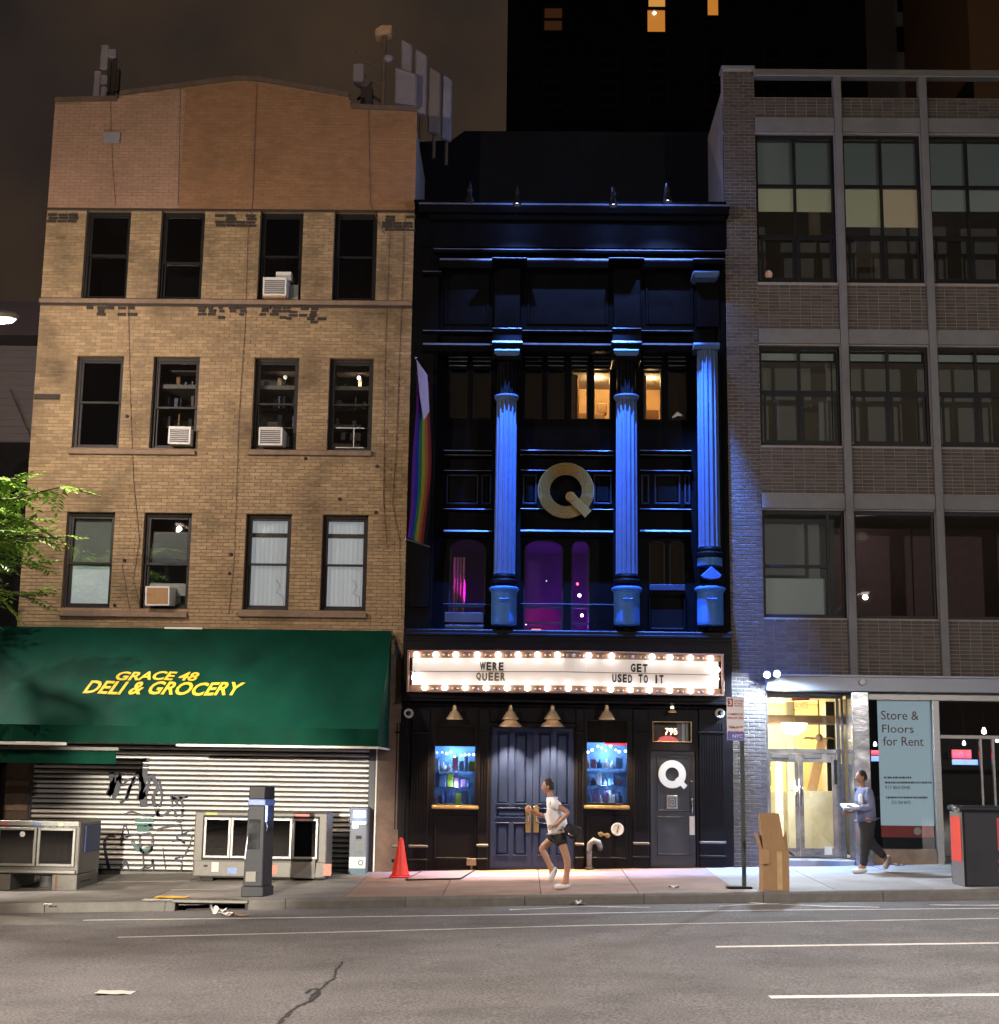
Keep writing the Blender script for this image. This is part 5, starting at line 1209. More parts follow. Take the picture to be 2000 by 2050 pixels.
MB().box(xd[1]+.15, e1+.29, 2.6, 2.7, zd0, zd0+1.2).box(xd[1]+.15, xd[1]+.32, 2.55, 2.75, zd0+1.2, 3.4).build('lobby_partition', M['tile_green'], RB, bevel=.01)
MB().prism([(xd[1]+.55, zd0+1.2), (xd[1]+.75, zd0+1.2), (xd[1]+1.0, zt0+.3), (xd[1]+.8, zt0+.3)], 'y', 2.65, 2.72).build('stair_string', M['cardboard'], RB)
MB().box(xd[1]-.12, xd[1]+.02, 2.4, 2.5, zd0, zt0-.1).build('lobby_column', M['white_wall'], RB, bevel=.01)
for zz in (zd0+1.28, zd0+1.68):
    MB().frame(xd[0]+.33, xd[0]+.72, zz, zz+.32, 3.95, 4.15, .03).box(xd[0]+.36, xd[0]+.69, 4.0, 4.14, zz+.03, zz+.29).build('mail_box', M['steel_dull'], RB, bevel=.008)
MB().box(e0-.25, e1+.29, YD+.12, LBY-.002, zd0-.018, zd0-.004).build('lobby_floor', M['tile_green'], RB)
light('lobby_light', 'POINT', ((e0+e1)/2-.1, 1.5, 2.75), 150, (1, .85, .57), RB, .12); light('lobby_light', 'POINT', ((e0+e1)/2-.5, 1.6, 1.7), 170, (1, .9, .74), RB, .12); light('lobby_light', 'POINT', ((e0+e1)/2, 3.2, 2.9), 140, (1, .85, .57), RB, .12)
X, Z = W(1590, 1457, 1.5)
t = thing('pendant_lamp', 'white bowl pendant lamp glowing in the yellow lobby', 'lamp', (X, 1.5, Z))
MB().lathe([(.04, -.14), (.14, -.10), (.22, -.02), (.25, .06), (.255, .09), (.24, .09)], (X, 1.5, Z), 28).build('bowl', em('milk_glass_bowl', (1, .93, .78), 5), t, smooth=True); MB().tube([(X, 1.5, Z+.09), (X, 1.5, 3.42)], .012, 8).build('rod', M['brass'], t)
X, Z = W(1603, 1410, .8)
t = thing('exit_sign', 'orange lettered exit sign with a red bracket hanging inside the lobby entrance', 'sign', (X, .8, Z))
MB().box(X-.17, X+.17, .8, .84, Z+.08, Z+.13).box(X-.06, X+.06, .8, .84, Z+.13, Z+.20).build('bracket', M['cone'], t, bevel=.004); MB().box(X-.15, X+.15, .81, .82, Z-.12, Z+.07).build('face', M['glass_clear'], t)
text(t, 'lettering', 'EXIT', em('exit_letters', (1, .16, .02), 2.2), (X, Z-.02), .13, .806, w=.25, bold=.01)
X, Z = W(1640, 1478, 2.3); t = thing('ceiling_fan', 'small dark ceiling fan seen through the lobby transom', 'fan', (X, 2.3, Z))
MB().lathe([(.03, -.06), (.07, -.03), (.07, .05), (.03, .08)], (X, 2.3, Z), 14).tube([(X, 2.3, Z+.08), (X, 2.3, 3.42)], .015, 8).build('motor', M['wood_pier'], t)
for k in range(4):
    a_ = k*math.pi/2+.4; d_ = Vector((math.cos(a_), math.sin(a_), 0)); n_ = Vector((-d_.y, d_.x, .35)).normalized(); c_ = Vector((X, 2.3, Z))
    MB().add([c_+d_*.06-n_*.03, c_+d_*.36-n_*.065, c_+d_*.36+n_*.065, c_+d_*.06+n_*.03], [(0, 1, 2, 3)]).build('blade', M['wood_pier'], t)
# entrance floodlights
for k, (px_, py_, lb) in enumerate(((1535, 1351, 'left bright floodlight head on the corner of the entrance header'), (1555, 1349, 'right bright floodlight head on the entrance header'))):
    Yl = -.42; X, Z = W(px_, py_, Yl)
    t = thing('floodlight', lb, 'floodlight', (X, Yl, Z), 'floodlights over the office entrance')
    MB().lathe([(.03, -.09), (.055, -.06), (.065, .0), (.065, .03)], (X, Yl, Z), 16, 'y').build('lamp_housing', M['white_plastic'], t, smooth=True)
    MB().lathe([(.001, .045), (.04, .04), (.06, .031)][::-1], (X, Yl, Z), 16, 'y').build('lens', em('cold_white_lens', (.85, .92, 1), 22), t, smooth=True)
    MB().tube([(X, Yl+.09, Z), (X, Yl+.2, Z-.02), (X, -.14, Z-.10)], .015, 8).build('bracket', M['grey_post'], t)
    light('flood_light', 'SPOT', (X, Yl-.06, Z-.01), 800, (.62, .79, 1), t, .05, aim=(X-.12+.25*k, -.02+(-.6)*k, Z-1.3), cone=165, blend=.4)
X, Z = W(1728, 1365, -.2); t = thing('round_sensor', 'round grey dome fixture on the pale header above the steel pillar', 'sensor', (X, -.2, Z))
MB().lathe([(.065, -.04), (.065, .02), (.05, .04), (.001, .05)], (X, -.2, Z), 20, 'y').build('dome', M['white_plastic'], t, smooth=True)

# shop window with the letting poster
s0, s1, s2 = W(1742, 1560)[0], W(1872, 1560)[0], W(1886, 1560)[0]
zb_ = side_z(7, 0)
MB().box(s0, s1, .05, .35, zb_-.2, zb_+.28).build('bulkhead', M['stone_sill'], RB, bevel=.012)
MB().box(s0, RX1, .02, .12, HDB-.14, HDB-.005).build('head_trim', M['steel'], RB, bevel=.006)
MB().box(s1, s2, .0, .16, zb_-.2, HDB-.14).build('shop_mullion', M['steel'], RB, bevel=.008)
box('shop_pane', M['glass'], RB, s0, s1, .10, .106, zb_+.28, HDB-.14); box('shop_pane', M['glass'], RB, s2, RX1, .30, .306, zb_, HDB-.14)
ztr = W(1940, 1475, .3)[1]; box('transom_bar', M['steel'], RB, s2, RX1, .27, .35, ztr-.04, ztr+.03, bevel=.006)
for px_ in (1967, 1992): X = W(px_, 1600, .3)[0]; box('door_stile', M['steel'], RB, X-.02, X+.02, .26, .34, zb_, ztr-.04)
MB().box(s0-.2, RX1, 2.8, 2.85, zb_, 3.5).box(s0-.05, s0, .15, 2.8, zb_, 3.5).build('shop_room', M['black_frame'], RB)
pq = (W(1762, 1530, .14)[0], W(1875, 1530, .14)[0], W(1815, 1653, .14)[1], W(1815, 1403, .14)[1])
t = thing('letting_poster', 'tall pale blue letting poster with a red foot in the shop window', 'poster', ((pq[0]+pq[1])/2, .15, pq[2]))
pq = (W(1760, 1530, .14)[0], W(1870, 1530, .14)[0]-.02, pq[2], pq[3])
MB().box(pq[0], pq[1], .145, .155, pq[2], pq[3]).build('sheet', M['poster'], t)
MB().box(pq[0], pq[1], .142, .156, pq[2]-.21, pq[2]-.002).build('red_band', M['poster_red'], t)
X, Z = W(1837, 1664, .14); MB().lathe([(.07, 0), (.07, .006), (.001, .006)], (X, .141, Z), 20, 'y').build('round_badge', M['white_plastic'], t)
w0 = pq[1]-pq[0]
def serif(s, py0, py1, x0, x1):
    X0, X1, Z0, Z1_ = PR(x0, x1, py0, py1, .14); text(t, 'lettering', s, M['poster_ink'], ((X0+X1)/2, (Z0+Z1_)/2), Z1_-Z0, .141, w=X1-X0, bold=.0)
serif('Store &', 1423, 1441, 1764, 1839); serif('Floors', 1451, 1467, 1766, 1829); serif('for Rent', 1475, 1493, 1768, 1849)
def small(s, py_, x0, x1): X0, X1, Z0, Z1_ = PR(x0, x1, py_-4, py_+3, .14); text(t, 'small_print', s, M['poster_ink2'], ((X0+X1)/2, (Z0+Z1_)/2), Z1_-Z0, .141, w=X1-X0)
small('917 864 0940', 1577, 1772, 1822); small('212 764 8475', 1607, 1785, 1823)
for py_, x0, x1 in ((1557, 1770, 1826), (1567, 1772, 1866), (1597, 1774, 1860)):
    xq = x0
    while xq < x1-3:
        xe = min(x1, xq+random.uniform(2, 7)); X0, X1, Z0, Z1_ = PR(xq, xe, py_-2.2, py_+1.6, .14); box('small_print', M['poster_ink2'], t, X0, X1-.012, .1415, .1445, Z0, Z1_); xq = xe
# bulbs and red neon added behind the glass in place of street reflections
k = 0
for (px_, py_, r_) in ((1752, 1491, .035), (1970, 1465, .05), (1930, 1489, .035), (1996, 1483, .035)):
    X, Z = W(px_, py_, .9); t = thing('shop_bulb', ['white bulb inside the shop window left of the poster', 'large white bulb above the shop door', 'white bulb left of the large one behind the shop door', 'white bulb at the right picture edge behind the shop door'][k], 'bulb', (X, .9, Z), 'bulbs inside the dark shop'); k += 1
    MB().lathe([(.001, -r_), (r_*.8, -r_*.6), (r_, 0), (r_*.7, r_*.8), (r_*.4, r_*1.6)], (X, .9, Z), 12).build('glass_bulb', em('shop_bulb', (.9, .95, 1), 9), t, smooth=True); MB().tube([(X, .9, Z+r_*1.6), (X, .9, 3.45)], .006, 6).build('cord', M['black_frame'], t)
for (x0, x1, y0, y1, lb) in ((1744, 1763, 1502, 1524, 'red neon patch at the left edge of the poster window'), (1906, 1945, 1501, 1531, 'bright red neon sign behind the shop door')):
    a_, c_, z0, z1 = PR(x0, x1, y0, y1, 1.0); t = thing('neon_sign', lb, 'neon sign', ((a_+c_)/2, 1.0, z0), 'red neon signs in the dark shop')
    MB().box(a_, c_, 1.0, 1.02, z0+.12, z1).build('red_tube_panel', em('red_neon_glow', (1, .01, .03), 1.6), t, bevel=.006)
    for q in range(3): MB().tube([(a_+.02, .985, z0+.16+q*(z1-z0-.2)/3), (c_-.02, .985, z0+.16+q*(z1-z0-.2)/3)], .012, 6).build('neon_tube', M['neon_red'], t)
    MB().box(a_, c_+.12*(x0 > 1800), 1.0, 1.02, z0, z0+.10).build('blue_strip', em('blue_strip', (.25, .45, 1), 1.8), t, bevel=.006)
X, Z = W(1905, 1720, .2)
X, Z = W(1752, 1717, .02)

# ================================================================== street things
def base(px_, py_): P = gpt(px_, py_); return P.x, P.y, side_z(P.x, P.y)
# left freezer chest
P = gpt(75, 1783); fy = P.y; g = side_z(P.x, fy)
x0, x1 = W(-12, 1700, fy)[0], W(157, 1700, fy)[0]; zt = W(80, 1646, fy)[1]; dpt = 1.25
t = thing('ice_freezer', 'steel ice freezer with two glass lids and open legs at the left edge', 'freezer', ((x0+x1)/2, fy, g))
zl = W(80, 1748, fy)[1]
MB().box(x0, x1, fy+.04, fy+dpt, zl-.02, zt).build('body', M['steel_dull'], t, bevel=.015)
for a_, c_ in ((x0, x0+.30), (x1-.42, x1)): MB().box(a_, c_, fy+.03, fy+dpt, g-.01, zl-.022).build('leg', M['steel_dull'], t, bevel=.01)
MB().lathe([(.16, 0), (.16, .02), (.12, .04), (.12, .22), (.15, .24)], (x0+.80, fy+.4, g), 16).build('compressor', M['grille'], t)
MB().box(x0+.02, x1-.02, fy+.0, fy+.038, zt-.06, zt+.02).build('top_trim', M['steel'], t, bevel=.006)
MB().box(x0+.02, x1-.03, fy-.01, fy+.038, zl+.0, zl+.05).build('bottom_trim', M['steel'], t, bevel=.006)
gx0, gx1 = x0+.04, x1-.06; gm = W(73, 1700, fy)[0]; gz0, gz1 = zl+.11, zt-.09
for a_, c_ in ((gx0, gm-.01), (gm+.01, gx1)):
    o = MB().frame(a_, c_, gz0, gz1, fy-.012, fy+.036, .045).build('sliding_door', M['steel'], t, bevel=.006)
    box('pane', M['glass_dark'], o, a_+.045, c_-.045, fy+.004, fy+.008, gz0+.045, gz1-.045)
    box('lining', M['black_frame'], o, a_+.04, c_-.04, fy+.030, fy+.038, gz0+.04, gz1-.04)
X, Z = W(45, 1670, fy); MB().lathe([(.045, 0), (.045, .006), (.001, .008)], (X, fy+.004, Z), 18, 'y').build('round_sticker', M['white_plastic'], t)
for q in range(8): box('ice_bag', M['blind_grey'], t, gm+.10+.11*(q % 4), gm+.19+.11*(q % 4), fy+.012, fy+.028, gz0+.10+.33*(q//4), gz0+.36+.33*(q//4), bevel=.01)
MB().box(x1+.002, x1+.03, fy+.3, fy+dpt-.1, zt-.5, zt-.05).build('tarpaulin', pm('blue_tarpaulin', (.03, .05, .14), .6, var=.3, bump=.5, bscale=8), t, bevel=.01)
for k_ in range(5): box('vent_slot', M['black_frame'], t, x1+.001, x1+.004, fy+.25+.12*k_, fy+.33+.12*k_, g+.12, g+.15)
for (u_, v_, w_, h_, c_) in ((.10, .02, .10, .06, (.5, .1, .08)), (.62, .015, .14, .05, (.1, .2, .45)), (1.05, .02, .08, .06, (.55, .5, .3))):
    box('sticker', pm('freezer_sticker', c_, .5, var=.3, scale=20), t, x0+u_, x0+u_+w_, fy-.004, fy-.0005, zt-.055, zt-.055+h_*.8)
box('door_handle', M['steel'], t, gm-.05, gm-.03, fy-.03, fy-.013, gz0+.2, gz1-.2); box('rust_streak', pm('rust_streak', (.16, .07, .03), .8, var=.4, scale=20), t, x1-.36, x1-.33, fy+.024, fy+.0295, g+.02, zl-.04)
# right display freezer
P = gpt(520, 1764); fy = P.y; g = side_z(P.x, fy)
x0, x1 = W(387, 1700, fy)[0], W(654, 1700, fy)[0]; zt = W(520, 1626, fy)[1]; zb2 = W(520, 1758, fy)[1]
t = thing('display_freezer', 'long steel display counter with four glass doors behind the grey pylon', 'freezer', ((x0+x1)/2, fy, g))
zm_ = W(520, 1722, fy)[1]
MB().box(x0, x1, fy, fy+.75, zb2, zt).build('body', M['steel_dull'], t, bevel=.02)
for a_ in (x0+.12, x1-.35): MB().box(a_, a_+.22, fy+.1, fy+.65, g-.01, zb2).build('foot', M['soot'], t)
MB().box(x0+.03, x1-.02, fy-.03, fy-.001, zb2+.02, zm_-.02).build('lower_panel', M['steel_dull'], t, bevel=.012)
MB().add([(x0+1.75, fy-.034, zb2+.02), (x0+2.13, fy-.034, zb2+.01), (x0+2.15, fy-.12, zb2+.36)], [(0, 1, 2)]).add([(x0+1.75, fy-.030, zb2+.02), (x0+2.13, fy-.030, zb2+.01), (x0+2.15, fy-.116, zb2+.36)], [(2, 1, 0)]).build('torn_sheet', M['steel'], t)
box('latch', M['black_frame'], t, x0+.20, x0+.27, fy-.036, fy-.031, zb2+.18, zb2+.21)
MB().frame(x0+.15, x1-.14, zm_-.01, zt-.06, fy-.02, fy-.001, .035).build('door_surround', M['black_frame'], t, bevel=.004)
xs = [W(q, 1680, fy)[0] for q in (408, 462, 536, 585, 637)]
for a_, c_ in zip(xs[:-1], xs[1:]):
    o = MB().frame(a_+.005, c_-.005, zm_+.03, zt-.10, fy-.035, fy-.021, .04).build('glass_door', M['steel'], t, bevel=.005)
    box('pane', M['glass_dark'], o, a_+.045, c_-.045, fy-.030, fy-.026, zm_+.07, zt-.14); box('lining', M['black_frame'], o, a_+.04, c_-.04, fy-.019, fy-.003, zm_+.06, zt-.13)
    box('shelf_edge', M['steel_dull'], o, a_+.045, c_-.045, fy-.0245, fy-.0195, (zm_+zt)/2-.045, (zm_+zt)/2-.03)
for q, cc in ((412, (.55, .5, .05)),): X = W(q, 1630, fy)[0]; box('yellow_sticker', pm('yellow_sticker', cc, .5), t, X, X+.2, fy-.004, fy-.0005, zt-.05, zt-.02)
X, Z = W(605, 1630, fy); MB().box(X-.13, X+.13, fy-.012, fy-.001, zt-.06, zt-.02).build('red_indicator', em('red_indicator', (1, .08, .05), .55), t, bevel=.004)
light('indicator_light', 'POINT', (X, fy-.10, zt-.04), .55, (1, .12, .08), t, .05)
for (u_, z_, w_, h_, c_) in ((.34, .10, .12, .16, (.45, .42, .38)), (.62, .07, .16, .10, (.12, .2, .42)), (1.38, .08, .10, .14, (.5, .12, .08)), (2.28, .06, .14, .2, (.40, .15, .10))):
    box('sticker', pm('counter_sticker', c_, .5, var=.35, scale=18), t, x0+u_, x0+u_+w_, fy-.0345, fy-.0305, zb2+z_, zb2+z_+h_)
for a_, c_ in zip(xs[:-1], xs[1:]): box('door_handle', M['chrome'], t, c_-.035, c_-.022, fy-.05, fy-.036, zm_+.25, zm_+.42)
# grey pylon kiosk
P = gpt(503, 1796); kx, ky = P.x, P.y; kz = side_z(kx, ky)
t = thing('information_pylon', 'tall leaning dark grey pylon with a blue lit side on the kerb', 'kiosk', (kx, ky, kz))
xb0, xb1 = W(484, 1790, ky)[0], W(524, 1790, ky)[0]; xt0, xt1 = W(499, 1576, ky)[0], W(531, 1576, ky)[0]; zt = W(515, 1574, ky)[1]; wd_ = .34
def slabk(za, zb_, ya, yb, inset, nm, mt):
    f = lambda z_: (z_-kz)/(zt-kz)
    q = []
    for z_ in (za, zb_):
        l = xb0+(xt0-xb0)*f(z_)+inset; r = xb1+(xt1-xb1)*f(z_)-inset
        q += [(l, ya, z_), (r, ya, z_), (r+.10*(1-0), yb, z_), (l+.06, yb, z_)]
    MB().add(q, [(0, 3, 2, 1), (4, 5, 6, 7), (0, 1, 5, 4), (1, 2, 6, 5), (2, 3, 7, 6), (3, 0, 4, 7)]).build(nm, mt, t, bevel=.012)
slabk(kz, kz+.16, ky, ky+wd_+.05, -.02, 'plinth', M['kiosk']); slabk(kz+.16, zt-.30, ky+.02, ky+wd_, 0, 'body', M['kiosk']); slabk(zt-.30, zt-.20, ky+.01, ky+wd_, -.01, 'light_band', pm('blue_grey_band', (.07, .12, .30), .4)); slabk(zt-.20, zt, ky+.02, ky+wd_, .0, 'cap', M['black_frame'])
X, Z = W(535, 1630, ky+.2)
MB().box(X-.03, X+.02, ky+.05, ky+.3, Z-.12, Z+.14).build('side_screen', em('blue_side_screen', (.08, .2, 1), 2.2), t, bevel=.01); light('screen_light', 'POINT', (X+.12, ky+.15, Z), 1.6, (.15, .3, 1), t, .05)
X, Z = W(533, 1655, ky+.1); MB().tube([(X, ky+.06, Z+.06), (X+.03, ky+.04, Z), (X, ky+.06, Z-.08)], .015, 8).build('handle', M['chrome'], t, smooth=True)
X0_, Z0_ = W(497, 1700, ky); MB().tube([(W(499, 1665, ky+.015)[0], ky+.012, W(499, 1665, ky)[1]), (W(494, 1690, ky+.015)[0], ky+.010, W(494, 1690, ky)[1]), (W(490, 1720, ky+.015)[0], ky+.012, W(490, 1720, ky)[1])], .010, 6).build('light_strip', em('violet_strip', (.25, .22, 1), .5), t)
box('front_screen', pm('dark_screen_glass', (.010, .011, .014), .12, var=.1, bump=0), t, W(497, 1660, ky)[0], W(520, 1660, ky)[0], ky-.004, ky+.0185, W(505, 1700, ky)[1], W(505, 1640, ky)[1]); box('service_plate', M['steel_dull'], t, W(492, 1750, ky)[0], W(512, 1750, ky)[0], ky-.003, ky+.018, W(500, 1765, ky)[1], W(500, 1745, ky)[1])
# cash machine
ay = -.42; P = gpt(715, 1757); g = side_z(P.x, ay)
x0, x1 = W(699, 1690, ay)[0], W(734, 1690, ay)[0]; zt = W(716, 1616, ay)[1]
t = thing('cash_machine', 'narrow grey cash machine with a glowing blue screen beside the shutter edge', 'cash machine', ((x0+x1)/2, ay, g))
MB().box(x0, x1, ay, .02, g, zt-.30).build('body', M['atm_grey'], t, bevel=.015); MB().box(x0-.01, x1+.01, ay-.02, .02, zt-.30, zt).build('head', M['atm_grey'], t, bevel=.015)
zz = W(716, 1629, ay)[1]; MB().box(x0+.06, x1-.03, ay-.034, ay-.021, zz-.07, zz+.06).build('screen', em('blue_screen', (.18, .45, 1), 3.0), t, bevel=.004)
zz = W(716, 1650, ay)[1]; MB().box(x0+.05, x1-.02, ay-.06, ay-.021, zz+.0, zz+.05).box(x0+.05, x0+.16, ay-.05, ay-.021, zz-.07, zz).build('lit_keypad', em('white_keypad', (.85, .9, 1), 1.6), t, bevel=.004)
zz = W(716, 1676, ay)[1]; box('card_slot', M['black_frame'], t, x0+.12, x0+.22, ay-.012, ay-.001, zz-.03, zz+.03)
zz = W(716, 1693, ay)[1]; box('notice', M['blind_grey'], t, x0+.11, x1-.04, ay-.010, ay-.001, zz-.09, zz+.08)
zz = W(716, 1728, ay)[1]; box('logo_panel', M['white_plastic'], t, x0+.01, x1-.01, ay-.012, ay-.001, zz-.09, zz+.11); box('blue_panel', M['atm_blue'], t, x0+.01, x1-.01, ay-.012, ay-.001, zz-.24, zz-.1)
MB().lathe([(.05, 0), (.05, .006), (.032, .006), (.032, 0)], (x0+.22, ay-.013, zz+.01), 18, 'y', caps=False).build('logo_ring', M['atm_blue'], t)
light('screen_light', 'POINT', ((x0+x1)/2, ay-.16, W(716, 1635, ay)[1]), 2.6, (.25, .45, 1), t, .06)
# traffic cone
P = gpt(801, 1756); cx_, cy_ = P.x, P.y; g = side_z(cx_, cy_); hh = W(801, 1677, cy_)[1]-g
t = thing('traffic_cone', 'bright orange traffic cone at the left corner of the black shopfront', 'cone', (cx_, cy_, g))
MB().lathe([(.165, .03), (.155, .05), (.095, hh*.5), (.045, hh-.03), (.03, hh), (.02, hh)], (cx_, cy_, g), 28).build('cone_body', M['cone'], t, smooth=True); MB().box(cx_-.18, cx_+.18, cy_-.18, cy_+.18, g, g+.03).build('base', M['cone'], t, bevel=.01)
# cellar hatch frame in the pavement
pts = [gpt(*q) for q in ((812, 1763), (922, 1761), (950, 1744), (845, 1746))]
vs = [(p_.x, p_.y, side_z(p_.x, p_.y)+.006) for p_ in pts]
t = thing('cellar_hatch', 'flat steel cellar hatch in the pink pavement beside the cone', 'hatch', vs[0])
MB().add(vs+[(v[0], v[1], v[2]+.012) for v in vs], [(4, 5, 6, 7), (0, 1, 5, 4), (1, 2, 6, 5), (2, 3, 7, 6), (3, 0, 4, 7)]).build('plate', pm('worn_hatch_plate', (.30, .20, .14), .6, .2, var=.25), t); MB().tube([(v[0], v[1], v[2]+.012) for v in vs]+[(vs[0][0], vs[0][1], vs[0][2]+.012)], .012, 5).build('rim', M['soot'], t)
# parking sign
sx, sy, sz_ = base(1490, 1779)
zt = W(1492, 1406, sy)[1]
t = thing('parking_sign', 'white parking rules sign on a dark green post at the kerb', 'sign', (sx, sy, sz_))
MB().box(sx-.032, sx+.032, sy-.02, sy+.02, sz_, zt).build('post', M['green_post'], t, bevel=.006)
MB().box(sx-.28, sx+.12, sy-.10, sy+.10, sz_, sz_+.035).build('foot_plate', M['black_frame'], t, bevel=.012)
a_, c_, z0, z1 = PR(1455, 1490, 1396, 1482, sy-.03)
tiltx = .0
MB().box(a_, c_, sy-.035, sy-.028, z0, z1).build('panel', M['sign_white'], t, bevel=.003)
box('red_number_patch', M['sign_red'], t, a_+.015, a_+.10, sy-.038, sy-.0352, z1-.15, z1-.02); text(t, 'lettering', '3', M['sign_white'], (a_+.058, z1-.085), .09, sy-.0385, bold=.02)
box('blue_foot', M['sign_blue'], t, a_+.006, c_-.006, sy-.038, sy-.0352, z0+.006, z0+.13); text(t, 'lettering', 'NYC', M['sign_white'], ((a_+c_)/2+.03, z0+.065), .06, sy-.0385, bold=.02)
for s_, zq, hq, wq in (('HOUR', .04, .03, .14), ('METERED', .08, .025, .14), ('PARKING', .115, .025, .14), ('COMMERCIAL', .25, .035, .26), ('VEHICLES ONLY', .31, .035, .28), ('8AM-10AM', .45, .03, .22), ('MON THRU FRI', .53, .03, .24)):
    text(t, 'lettering', s_, M['sign_red'], ((a_+c_)/2+(.05 if wq == .14 else 0), z1-zq-.02), hq, sy-.0355, w=wq, bold=.01)
box('arrow', M['sign_ink'], t, a_+.05, c_-.10, sy-.038, sy-.0352, z0+.19, z0+.20)
# cardboard boxes
bx_, by_, bzz = base(1552, 1784)
t = thing('cardboard_box', 'tall cardboard carton with torn open flaps standing at the kerb', 'box', (bx_, by_, bzz))
x0, x1 = W(1527, 1730, by_)[0], W(1580, 1730, by_)[0]; zc = W(1552, 1702, by_)[1]; zt = W(1540, 1628, by_)[1]; d_ = .38
MB().box(x0, x1, by_, by_+d_, bzz, zc).build('carton', M['cardboard'], t, bevel=.006)
MB().add([(x0+.01, by_+.02, zc), (x0+.36, by_+.02, zc), (x0+.28, by_+.06, zt), (x0-.02, by_+.06, zt), (x0+.01, by_+.30, zc), (x0+.36, by_+.30, zc), (x0+.28, by_+.22, zt-.02), (x0-.02, by_+.22, zt-.02)], [(0, 1, 2, 3), (5, 4, 7, 6), (1, 5, 6, 2), (4, 0, 3, 7), (3, 2, 6, 7)]).build('inner_carton', M['cardboard'], t)
for vs in ([(x1, by_, zc), (x1, by_+d_, zc), (x1+.10, by_+d_, zc-.09), (x1+.12, by_, zc-.10)], [(x0, by_, zc+.02), (x0+.10, by_-.006, zc+.02), (x0+.09, by_-.06, zc-.20), (x0-.04, by_-.06, zc-.22)], [(x0+.30, by_+.1, zc), (x1, by_+.1, zc), (x1-.06, by_+.14, zc+.19), (x0+.40, by_+.14, zc+.30)], [(x0, by_, zc), (x0, by_+d_, zc), (x0-.07, by_+d_, zc+.26), (x0-.07, by_+.02, zc+.25)]):
    MB().add(vs+[(v[0]+.004, v[1]+.006, v[2]) for v in vs], [(0, 1, 2, 3), (7, 6, 5, 4), (0, 4, 5, 1), (1, 5, 6, 2), (2, 6, 7, 3), (3, 7, 4, 0)]).build('flap', M['cardboard'], t)
box('tape', pm('packing_tape', (.50, .33, .17), .3), t, x0+.22, x0+.30, by_-.003, by_-.0005, bzz+.02, zc-.02)
# dark bin unit at the right edge
ux, uy_, uz = base(1915, 1776)
t = thing('street_bin', 'dark street bin unit with a red side panel at the right edge', 'bin', (ux, uy_, uz))
x0 = W(1930, 1700, uy_)[0]; zt = W(1950, 1614, uy_)[1]; xl = W(1908, 1700, uy_+.5)[0]
MB().box(x0, x0+1.3, uy_, uy_+.75, uz, zt-.08).build('body', M['kiosk'], t, bevel=.03)
MB().box(x0-.03, x0+1.32, uy_-.02, uy_+.77, zt-.08, zt).build('lid', M['kiosk'], t, bevel=.03)
MB().add([(x0-.01, uy_, uz), (x0-.01, uy_, zt-.09), (xl, uy_+.6, zt-.09), (xl, uy_+.6, uz)], [(0, 1, 2, 3)]).build('side_skin', M['steel'], t)
MB().tube([(x0-.06, uy_+.02, zt-.05), (xl+.03, uy_+.5, zt-.03)], .05, 10).build('corner_roll', M['chrome'], t, smooth=True)
f = lambda u: (x0-.012+(xl-x0)*u, uy_+.6*u-.002)
(ax_, ay_), (bx2, by2) = f(.12), f(.9)
MB().add([(ax_-.006, ay_-.006, uz+.38), (bx2-.006, by2-.006, uz+.38), (bx2-.006, by2-.006, zt-.17), (ax_-.006, ay_-.006, zt-.17)], [(0, 1, 2, 3)]).build('red_panel', pm('red_notice_panel', (.75, .07, .035), .5, var=.08), t)
RL = em('red_letter', (.9, .03, .06), .12, (.3, .02, .03))
X = W(1996, 1725, uy_)[0]; text(t, 'lettering', 'S', RL, (X+.10, W(1990, 1733, uy_)[1]), .28, uy_-.003, bold=.03); text(t, 'lettering', 'R', RL, (X+.23, W(1990, 1670, uy_)[1]), .50, uy_-.003, bold=.03)
# tissue roll, papers and scraps
X, Z = W(1757, 1716, -.25); P = gpt(1757, 1726); g = side_z(P.x, P.y)
t = thing('paper_roll', 'white paper roll lying below the letting poster', 'roll', (P.x, P.y, g)); MB().lathe([(.05, -.11), (.12, -.11), (.12, .11), (.05, .11)], (P.x, P.y, g+.12), 20, 'y', caps=False).build('roll_body', M['paper'], t)
def scrap(px_, py_, zf, w_, label, mat='paper', h_=.05, name='litter'):
    P = gpt(px_, py_, zf); g = zf(P.x, P.y); b_ = MB(); n_ = 5; vs = []
    for i in range(n_+1):
        for j in range(3): vs.append((P.x+(i/n_-.5)*w_, P.y+(j-1)*w_*.3, g+.008+random.uniform(0, h_)))
    b_.add(vs, [(i*3+j, i*3+3+j, i*3+4+j, i*3+1+j) for i in range(n_) for j in range(2)]); tag(b_.build(name, M[mat] if isinstance(mat, str) else mat, None), label, 'litter', 'litter in the street')
scrap(437, 1830, road_z, .22, 'pointed white paper scrap at the left of the drain mouth', h_=.13); scrap(452, 1833, road_z, .22, 'flat white paper scrap below the middle of the drain mouth'); scrap(476, 1835, road_z, .3, 'brownish crumpled scrap right of the drain mouth', 'cardboard')
scrap(344, 1798, side_z, .5, 'flattened yellow wrapper on the pavement left of the drain', pm('yellow_wrapper', (.75, .42, .03), .5), .02); scrap(315, 1803, side_z, .45, 'thin pale strip of paper beside the yellow wrapper', h_=.01)
scrap(1349, 1778, side_z, .16, 'white paper cup scrap on the pavement left of the parking sign', h_=.04); scrap(1162, 1813, road_z, .16, 'small white scrap in the gutter below the runner', h_=.08); scrap(230, 1989, road_z, .34, 'pale paper strip alone on the dark road', h_=.01)
